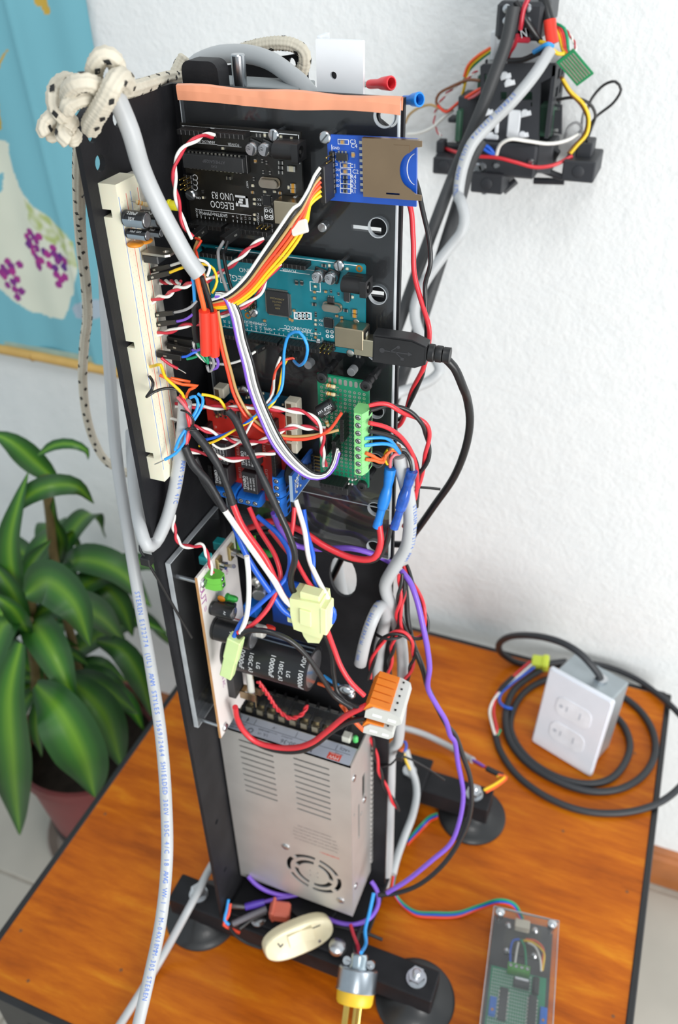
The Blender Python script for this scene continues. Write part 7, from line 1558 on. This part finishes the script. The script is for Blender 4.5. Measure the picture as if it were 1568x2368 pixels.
hp = ob_.world((LO * .62, 108, -26))
def tz(P): return [ka('D4', x_, y_, z=TABLE + h) for x_, y_, h in P]
def cord(label, pts, r=4.0):
    b = B(); b.tube(smooth_path(pts, 4.), r, 14); return solo(b, 'mains_cable', label, 'cable', crd, ang=60)
cord('black cord arching out of the top of the steel outlet box', [hp - Vector((0, 0, 14)), hp + Vector((-1, 0, 2))] + tz([(885, 315, 124), (805, 235, 132), (690, 165, 134), (550, 118, 128), (400, 98, 114), (265, 108, 92), (185, 160, 62), (200, 235, 26), (300, 300, 6), (420, 325, 4.2), (560, 318, 4.2), (700, 300, 4.2)]))
cord('black cord coiled in two turns round the outlet box', tz([(540, 345, 12), (420, 420, 10), (300, 520, 10), (245, 640, 9), (232, 780, 8), (275, 930, 6), (400, 1085, 5), (620, 1222, 5), (880, 1305, 4.2), (1110, 1290, 4.2), (1290, 1190, 4.2), (1385, 1030, 4.2), (1378, 860, 4.2), (1290, 700, 4.2), (1160, 585, 4.2), (1000, 500, 4.2), (820, 440, 4.2), (640, 420, 4.2), (480, 470, 4.2), (360, 560, 4.2), (290, 680, 4.2), (270, 820, 4.2), (330, 960, 4.2), (450, 1090, 4.2), (640, 1200, 4.2), (860, 1248, 4.2), (1040, 1212, 4.2), (1160, 1080, 4.2), (1195, 930, 4.2), (1120, 760, 4.2), (980, 660, 4.2)]))
cord('outermost black cord sweeping past the table edge and behind the outlet box', tz([(150, 860, 4.2), (190, 990, 4.2), (320, 1180, 4.2), (550, 1350, 4.2), (820, 1455, 4.2), (1100, 1475, 4.2), (1330, 1432, 5), (1480, 1360, 7), (1610, 1240, 9), (1700, 1080, 10), (1700, 900, 10), (1620, 760, 9), (1500, 630, 8), (1400, 545, 6), (1250, 440, 4.2), (1080, 362, 4.2), (900, 315, 4.2), (720, 305, 4.2)]), 3.8)
a = ka('D4', 430, 300, z=TABLE + 18); c = ka('D4', 570, 320, z=TABLE + 20)
t, L_ = frame_box('plug_connector', 'yellow green nylon plug lying by the cord coil', a, c, (0, 1, .3), 0, 0, nyg)
yg = mat('nylon_lime', '#d9e84e', .4, 0, .05, 40, sss=.2)
b = B(); b.box((0, L_ * .35, 0), (15, L_ * .6, 12), 1); part(b, 'housing', yg, t); b = B(); b.box((0, L_ * .8, 1), (18, L_ * .35, 14), 1.5); part(b, 'plug_collar', yg, t)
for (lab, col, P) in (('red wire from the yellow green plug to the cord end', 'red', [(425, 300, 20), (330, 380, 18), (240, 470, 16), (170, 540, 14), (140, 680, 12), (165, 830, 10), (165, 870, 6)]), ('white wire from the yellow green plug to the cord end', 'white', [(440, 320, 20), (360, 390, 18), (270, 470, 16), (160, 570, 14), (110, 680, 12), (130, 800, 10), (155, 880, 6)]), ('blue wire from the yellow green plug hooked over the cord', 'blue', [(455, 345, 20), (380, 400, 18), (270, 480, 16), (190, 560, 14), (190, 620, 14), (235, 655, 14), (285, 665, 14)]), ('green wire at the cord end', 'green', [(190, 830, 8), (180, 850, 8), (165, 875, 6)])):
    b = B(); b.tube(smooth_path(tz(P), 3.), 1.7, 8); solo(b, cname(col) + '_wire', lab, 'wire', WC[col], ang=60)
b = B(); b.tube(smooth_path(tz([(290, 425, 17), (215, 495, 16), (180, 540, 14)]), 2.), 3.4, 10); solo(b, 'shrink_sleeve', 'black sleeve on the wires of the yellow green plug', 'sleeve', shrink)

# ================================================================ clear cased board on the table
ZT = TABLE + 20
p0, p1, p2 = at(1143, 2095, z=ZT), at(1293, 2119, z=ZT), at(1110, 2368, z=ZT)
vv = (p0 - p2).normalized(); uu = (p1 - p0); uu = (uu - vv * uu.dot(vv)).normalized()
CL, CWd = 138., 61.
cs = Board('cased_circuit', 'green circuit board under a clear acrylic cover lying on the table', 'circuit board', p0 - vv * CL - Vector((0, 0, 20)), uu, vv)
def LC(x_, y_, w): return cs.L('D5', x_, y_, w)
b = B(); b.box((CWd / 2 - 1, CL / 2, 3.2), (CWd - 5, CL, 3)); cs.part(b, 'black_base', mat('base_black', '#2a2a2c', .4))
b = B(); b.box((CWd / 2, CL / 2, 18.6), (CWd, CL, 2.6)); cs.part(b, 'clear_cover', MATS['acrylic_case'])
b = B(); b.box((CWd / 2, CL + .1, 18.6), (CWd, .5, 2.7)); cs.part(b, 'cut_edge', ae); b = B(); b.box((CWd + .1, CL / 2, 18.6), (.5, CL, 2.7)); cs.part(b, 'cut_edge', ae); b = B(); b.box((-.1, CL / 2, 18.6), (.5, CL, 2.7)); cs.part(b, 'cut_edge', ae)
for u_ in (6, CWd - 6):
    for v_ in (CL - 5, 6):
        b = B(); b.cyl((u_, v_, 0), (u_, v_, 20), 2.3, n=12); b.lathe([(4.4, 0), (4.4, 2), (3, 3.2), (.1, 3.6)], (u_, v_, 20), (u_, v_, 21), 16); b.lathe([(3.6, 14), (3.6, 16.8)], (u_, v_, 0), (u_, v_, 1), 6); cs.part(b, 'corner_bolt', MATS['zinc'])
q0 = LC(340, 930, 8); q1 = LC(1110, 1080, 8)
b = B(); x0, x1, yt = q0.x, q1.x, q0.y + 1; b.box(((x0 + x1) / 2, yt / 2, 7.4), (x1 - x0, yt, 1.6)); cs.part(b, 'circuit_panel', grn)
b = B()
for i in range(17):
    for j in range(22): b.box((x0 + 2.4 + i * 2.1, yt - 3 - j * 3.0, 8.24), (1.15, 1.9, .1))
cs.part(b, 'solder_pad', mat('pad_grey', '#9fb0a6', .4, .4), kind='stuff')
q = LC(720, 970, 12); terminal(cs, (q.x, q.y, 8), 4, mat('terminal_leaf_green', '#4fa63a', .4), 5, 9, 8, math.pi)
for (x_, y_, n_) in ((500, 1460, 7), (905, 1570, 8)):
    q = LC(x_, y_, 10); o = chip(cs, (q.x, q.y), 28, 7, 3.4, n_, 'dip_chip', rz=math.pi / 2); o.location.z = .0083
q = LC(760, 1165, 12); b = B(); b.box((q.x, q.y, 11), (14, 7, 6), .4); cs.part(b, 'regulator', ic_m); b = B(); b.box((q.x, q.y + 2.4, 13.4), (12, 2.6, 2), .2); cs.part(b, 'regulator_tab', can_m)
q = LC(960, 1200, 12); b = B(); b.cyl((q.x, q.y - 7, 11.2), (q.x, q.y + 7, 11.2), 3.1, n=16); cs.part(b, 'electrolytic_capacitor', blkcap)
for (x_, y_) in ((355, 1490), (1060, 1640)):
    q = LC(x_, y_, 11); b = B(); b.box((q.x, q.y, 11), (6, 15, 6), .4); cs.part(b, 'trim_pot', tblue); b = B(); b.lathe([(1.2, 0), (1.2, .4)], (q.x, q.y - 4, 14), (q.x, q.y - 4, 15), 10); cs.part(b, 'trim_screw', mat('copper', '#c98a3c', .4, .8))
q = LC(770, 360, 10); b = B(); b.box((q.x, q.y, 9.5), (14, 9, 8), .8); cs.part(b, 'cream_plug', cream)
b = B(); a_ = LC(600, 380, 5.5); c_ = LC(960, 780, 5.5); b.box(((a_.x + c_.x) / 2, (a_.y + c_.y) / 2, 5.4), (c_.x - a_.x + 8, a_.y - c_.y + 8, 1.4)); cs.part(b, 'small_panel', mat('dark_panel', '#35352f', .4))
for (x_, y_) in ((580, 340), (955, 410), (560, 690), (940, 760)):
    q = LC(x_, y_, 10); b = B(); b.lathe([(3, 0), (3, 2), (1.8, 3.6), (.1, 4)], (q.x, q.y, 6), (q.x, q.y, 7), 12); cs.part(b, 'dome_nut', MATS['zinc'])
for (col, P) in (('blue', [(730, 555, 12), (650, 570, 13), (610, 680, 13), (605, 890, 12)]), ('white', [(720, 600, 12), (695, 720, 13), (670, 900, 12)]), ('green', [(755, 560, 12), (800, 650, 13), (820, 800, 13), (825, 930, 12)]), ('white', [(850, 600, 12), (950, 660, 14), (1020, 830, 14), (1035, 1000, 12)]), ('yellow', [(790, 570, 12), (920, 600, 14), (1070, 740, 14), (1065, 900, 13), (1050, 990, 12)]), ('orange', [(820, 555, 12), (960, 580, 14), (1060, 680, 14), (1055, 850, 13), (1040, 980, 12)])):
    b = B(); b.tube(smooth_path([LC(*p) for p in P], 2.), 1.0, 8); cs.part(b, cname(col) + '_lead', WC[col])

# ================================================================ potted plant
pc = Vector((-482, 192, FLOOR)); plant = thing('potted_plant', 'broad-leaved green house plant in a maroon pot on the floor', 'plant', pc)
potm = mat('maroon_pot', '#7a3a3a', .45, 0, .08, 12)
b = B(); b.lathe([(74, 16), (84, 90), (97, 190), (100, 214), (106, 216), (107, 234), (101, 235), (98, 205), (92, 200)], (0, 0, 0), (0, 0, 1), 48, False); b.lathe([(.1, 16), (74, 16)], (0, 0, 0), (0, 0, 1), 48, False); part(b, 'pot', potm, plant)
b = B(); b.lathe([(80, 0), (92, 2), (104, 18), (101, 19), (90, 6), (.1, 5)], (0, 0, 0), (0, 0, 1), 40, False); part(b, 'saucer', mat('saucer_grey', '#8a8078', .5, 0, .1, 12), plant)
b = B(); b.lathe([(76.2, 18), (82.6, 62), (84, 63), (84.6, 80), (83.4, 82)], (0, 0, 0), (0, 0, 1), 48, False); part(b, 'dark_band', mat('pot_band', '#2b2424', .6), plant)
b = B(); b.lathe([(.1, 199), (40, 201), (97, 196)], (0, 0, 0), (0, 0, 1), 32, False); part(b, 'soil', mat('soil', '#2a211a', .9, 0, .3, 60, .8, 120), plant)
lfm = bpy.data.materials.new('leaf_green'); lfm.use_nodes = True; N = lfm.node_tree.nodes; L = lfm.node_tree.links; p = N['Principled BSDF']
at_ = N.new('ShaderNodeAttribute'); at_.attribute_name = 'across'; rp = N.new('ShaderNodeValToRGB'); L.new(at_.outputs['Fac'], rp.inputs['Fac'])
e = rp.color_ramp.elements; e[0].position = 0; e[0].color = (*lin('#6f9f2a'), 1); e[1].position = .75; e[1].color = (*lin('#23501e'), 1); k = e.new(.35); k.color = (*lin('#3a7322'), 1)
oi = N.new('ShaderNodeObjectInfo'); hv = N.new('ShaderNodeHueSaturation'); mr = N.new('ShaderNodeMapRange'); mr.inputs[3].default_value = .55; mr.inputs[4].default_value = 1.15; L.new(oi.outputs['Random'], mr.inputs[0]); L.new(mr.outputs[0], hv.inputs['Value']); L.new(rp.outputs[0], hv.inputs['Color'])
L.new(hv.outputs[0], p.inputs['Base Color']); p.inputs['Roughness'].default_value = .42
def leaf(P, width, normal=None, fold=.16, Q=None):
    S = smooth_path(Q or [ka('D6', x_, y_, y=d) - pc for x_, y_, d in P], 9.); n = len(S); b = B(); V_ = []; A_ = []
    for i, p_ in enumerate(S):
        t = i / (n - 1); tg = (S[min(i + 1, n - 1)] - S[max(i - 1, 0)]).normalized()
        nr = Vector(normal or (.25, -.75, .6)); sd_ = tg.cross(nr).normalized(); up = sd_.cross(tg).normalized()
        w = width / 2 * max(.02, math.sin(math.pi * min(1, (t * .95 + .04) ** .85)) ** .95)
        for k in (-1, -.6, -.25, 0, .25, .6, 1):
            V_.append(p_ + sd_ * (k * w) + up * (abs(k) * w * fold * 2 - w * .06 * abs(k) ** 3 + .6 * math.sin(t * 17 + k * 3) * abs(k))); A_.append(abs(k))
    b.add(V_, [(i * 7 + k, i * 7 + k + 1, i * 7 + 8 + k, i * 7 + 7 + k) for i in range(n - 1) for k in range(6)])
    o = part(b, 'leaf', lfm, plant, ang=80); ca = o.data.attributes.new('across', 'FLOAT', 'POINT'); ca.data.foreach_set('value', A_)
for P, w in (([(300, 350, 250), (190, 250, 240), (60, 140, 230), (-60, 85, 220)], 56), ([(200, 210, 230), (290, 158, 235), (380, 152, 240), (455, 185, 245), (465, 235, 245)], 22), ([(60, 515, 150), (150, 425, 165), (270, 372, 180), (400, 375, 200), (495, 465, 215)], 44),
             ([(300, 800, 250), (325, 660, 245), (285, 550, 240), (285, 425, 235)], 36), ([(130, 1060, 150), (70, 850, 140), (55, 660, 140), (95, 470, 150), (150, 300, 170)], 58), ([(150, 930, 190), (165, 790, 190), (270, 655, 200)], 42),
             ([(135, 945, 120), (270, 880, 110), (390, 990, 100), (475, 1215, 95)], 86), ([(430, 870, 260), (550, 900, 260), (645, 1010, 255), (700, 1165, 250)], 66), ([(510, 1190, 190), (640, 1235, 185), (740, 1380, 180), (800, 1590, 175)], 60), ([(540, 1090, 250), (700, 1070, 260), (890, 1150, 265)], 32),
             ([(340, 1390, 200), (520, 1420, 200), (730, 1575, 200)], 66), ([(190, 1420, 90), (320, 1560, 70), (440, 1790, 60), (500, 2010, 60)], 118), ([(350, 1370, 140), (540, 1560, 130), (645, 1860, 120)], 92), ([(110, 1200, 70), (55, 1450, 50), (70, 1820, 40), (105, 2210, 50)], 100),
             ([(140, 1110, 130), (50, 900, 130), (-60, 760, 130)], 52), ([(150, 1150, 130), (60, 1010, 110), (-60, 930, 100)], 54), ([(250, 900, 260), (210, 780, 260), (260, 720, 262)], 40), ([(160, 1300, 200), (320, 1190, 210), (420, 1220, 215)], 34), ([(220, 1240, 210), (420, 1270, 220), (440, 1340, 222)], 30), ([(200, 1480, 120), (190, 1640, 110), (220, 1800, 110)], 34), ([(180, 1100, 240), (300, 1050, 250), (420, 1100, 255)], 50), ([(250, 1380, 180), (360, 1250, 200), (470, 1320, 205)], 44), ([(120, 1380, 120), (-40, 1200, 100), (-120, 1190, 90)], 60), ([(300, 1450, 210), (640, 1480, 230), (760, 1660, 235)], 60)):
    leaf(P, w * .58)
rl = random.Random(5)
for (cx, cy, cyy, k) in ((150, 1090, 165, 9), (285, 830, 250, 6), (230, 1400, 205, 12)):
    c0 = ka('D6', cx, cy, y=cyy)
    for i in range(k):
        az = 2 * math.pi * (i + rl.uniform(0, .7)) / k; ln = rl.uniform(130, 230); up = rl.uniform(.2, 1.0); d = Vector((math.cos(az), math.sin(az), 0))
        if d.x > .5: ln *= .6
        Q = [c0, c0 + d * ln * .35 + Z_ * ln * .3 * up, c0 + d * ln * .72 + Z_ * ln * .2 * up, c0 + d * ln + Z_ * ln * (.1 * up - .35)]
        leaf(None, rl.uniform(34, 50), Q=[Vector((min(q.x, -320), min(q.y, WALL - 30), q.z)) - pc for q in Q], normal=(.1, -.2, 1))
stm = mat('stem_brown', '#6b5a35', .7, 0, .2, 60)
for P in ([(150, 1080, 150), (190, 1380, 170), (240, 1700, 190)], [(290, 820, 230), (270, 1200, 215), (260, 1700, 200)], [(235, 320, 240), (260, 500, 240), (290, 780, 235)], [(160, 940, 170), (180, 1200, 175), (250, 1720, 185)]):
    b = B(); b.tube(smooth_path([ka('D6', x_, y_, y=d) - pc for x_, y_, d in P] + [Vector((random.uniform(-20, 20), random.uniform(-15, 15), 199))], 10.), [7] * 0 or 6, 10); part(b, 'stem', stm, plant)
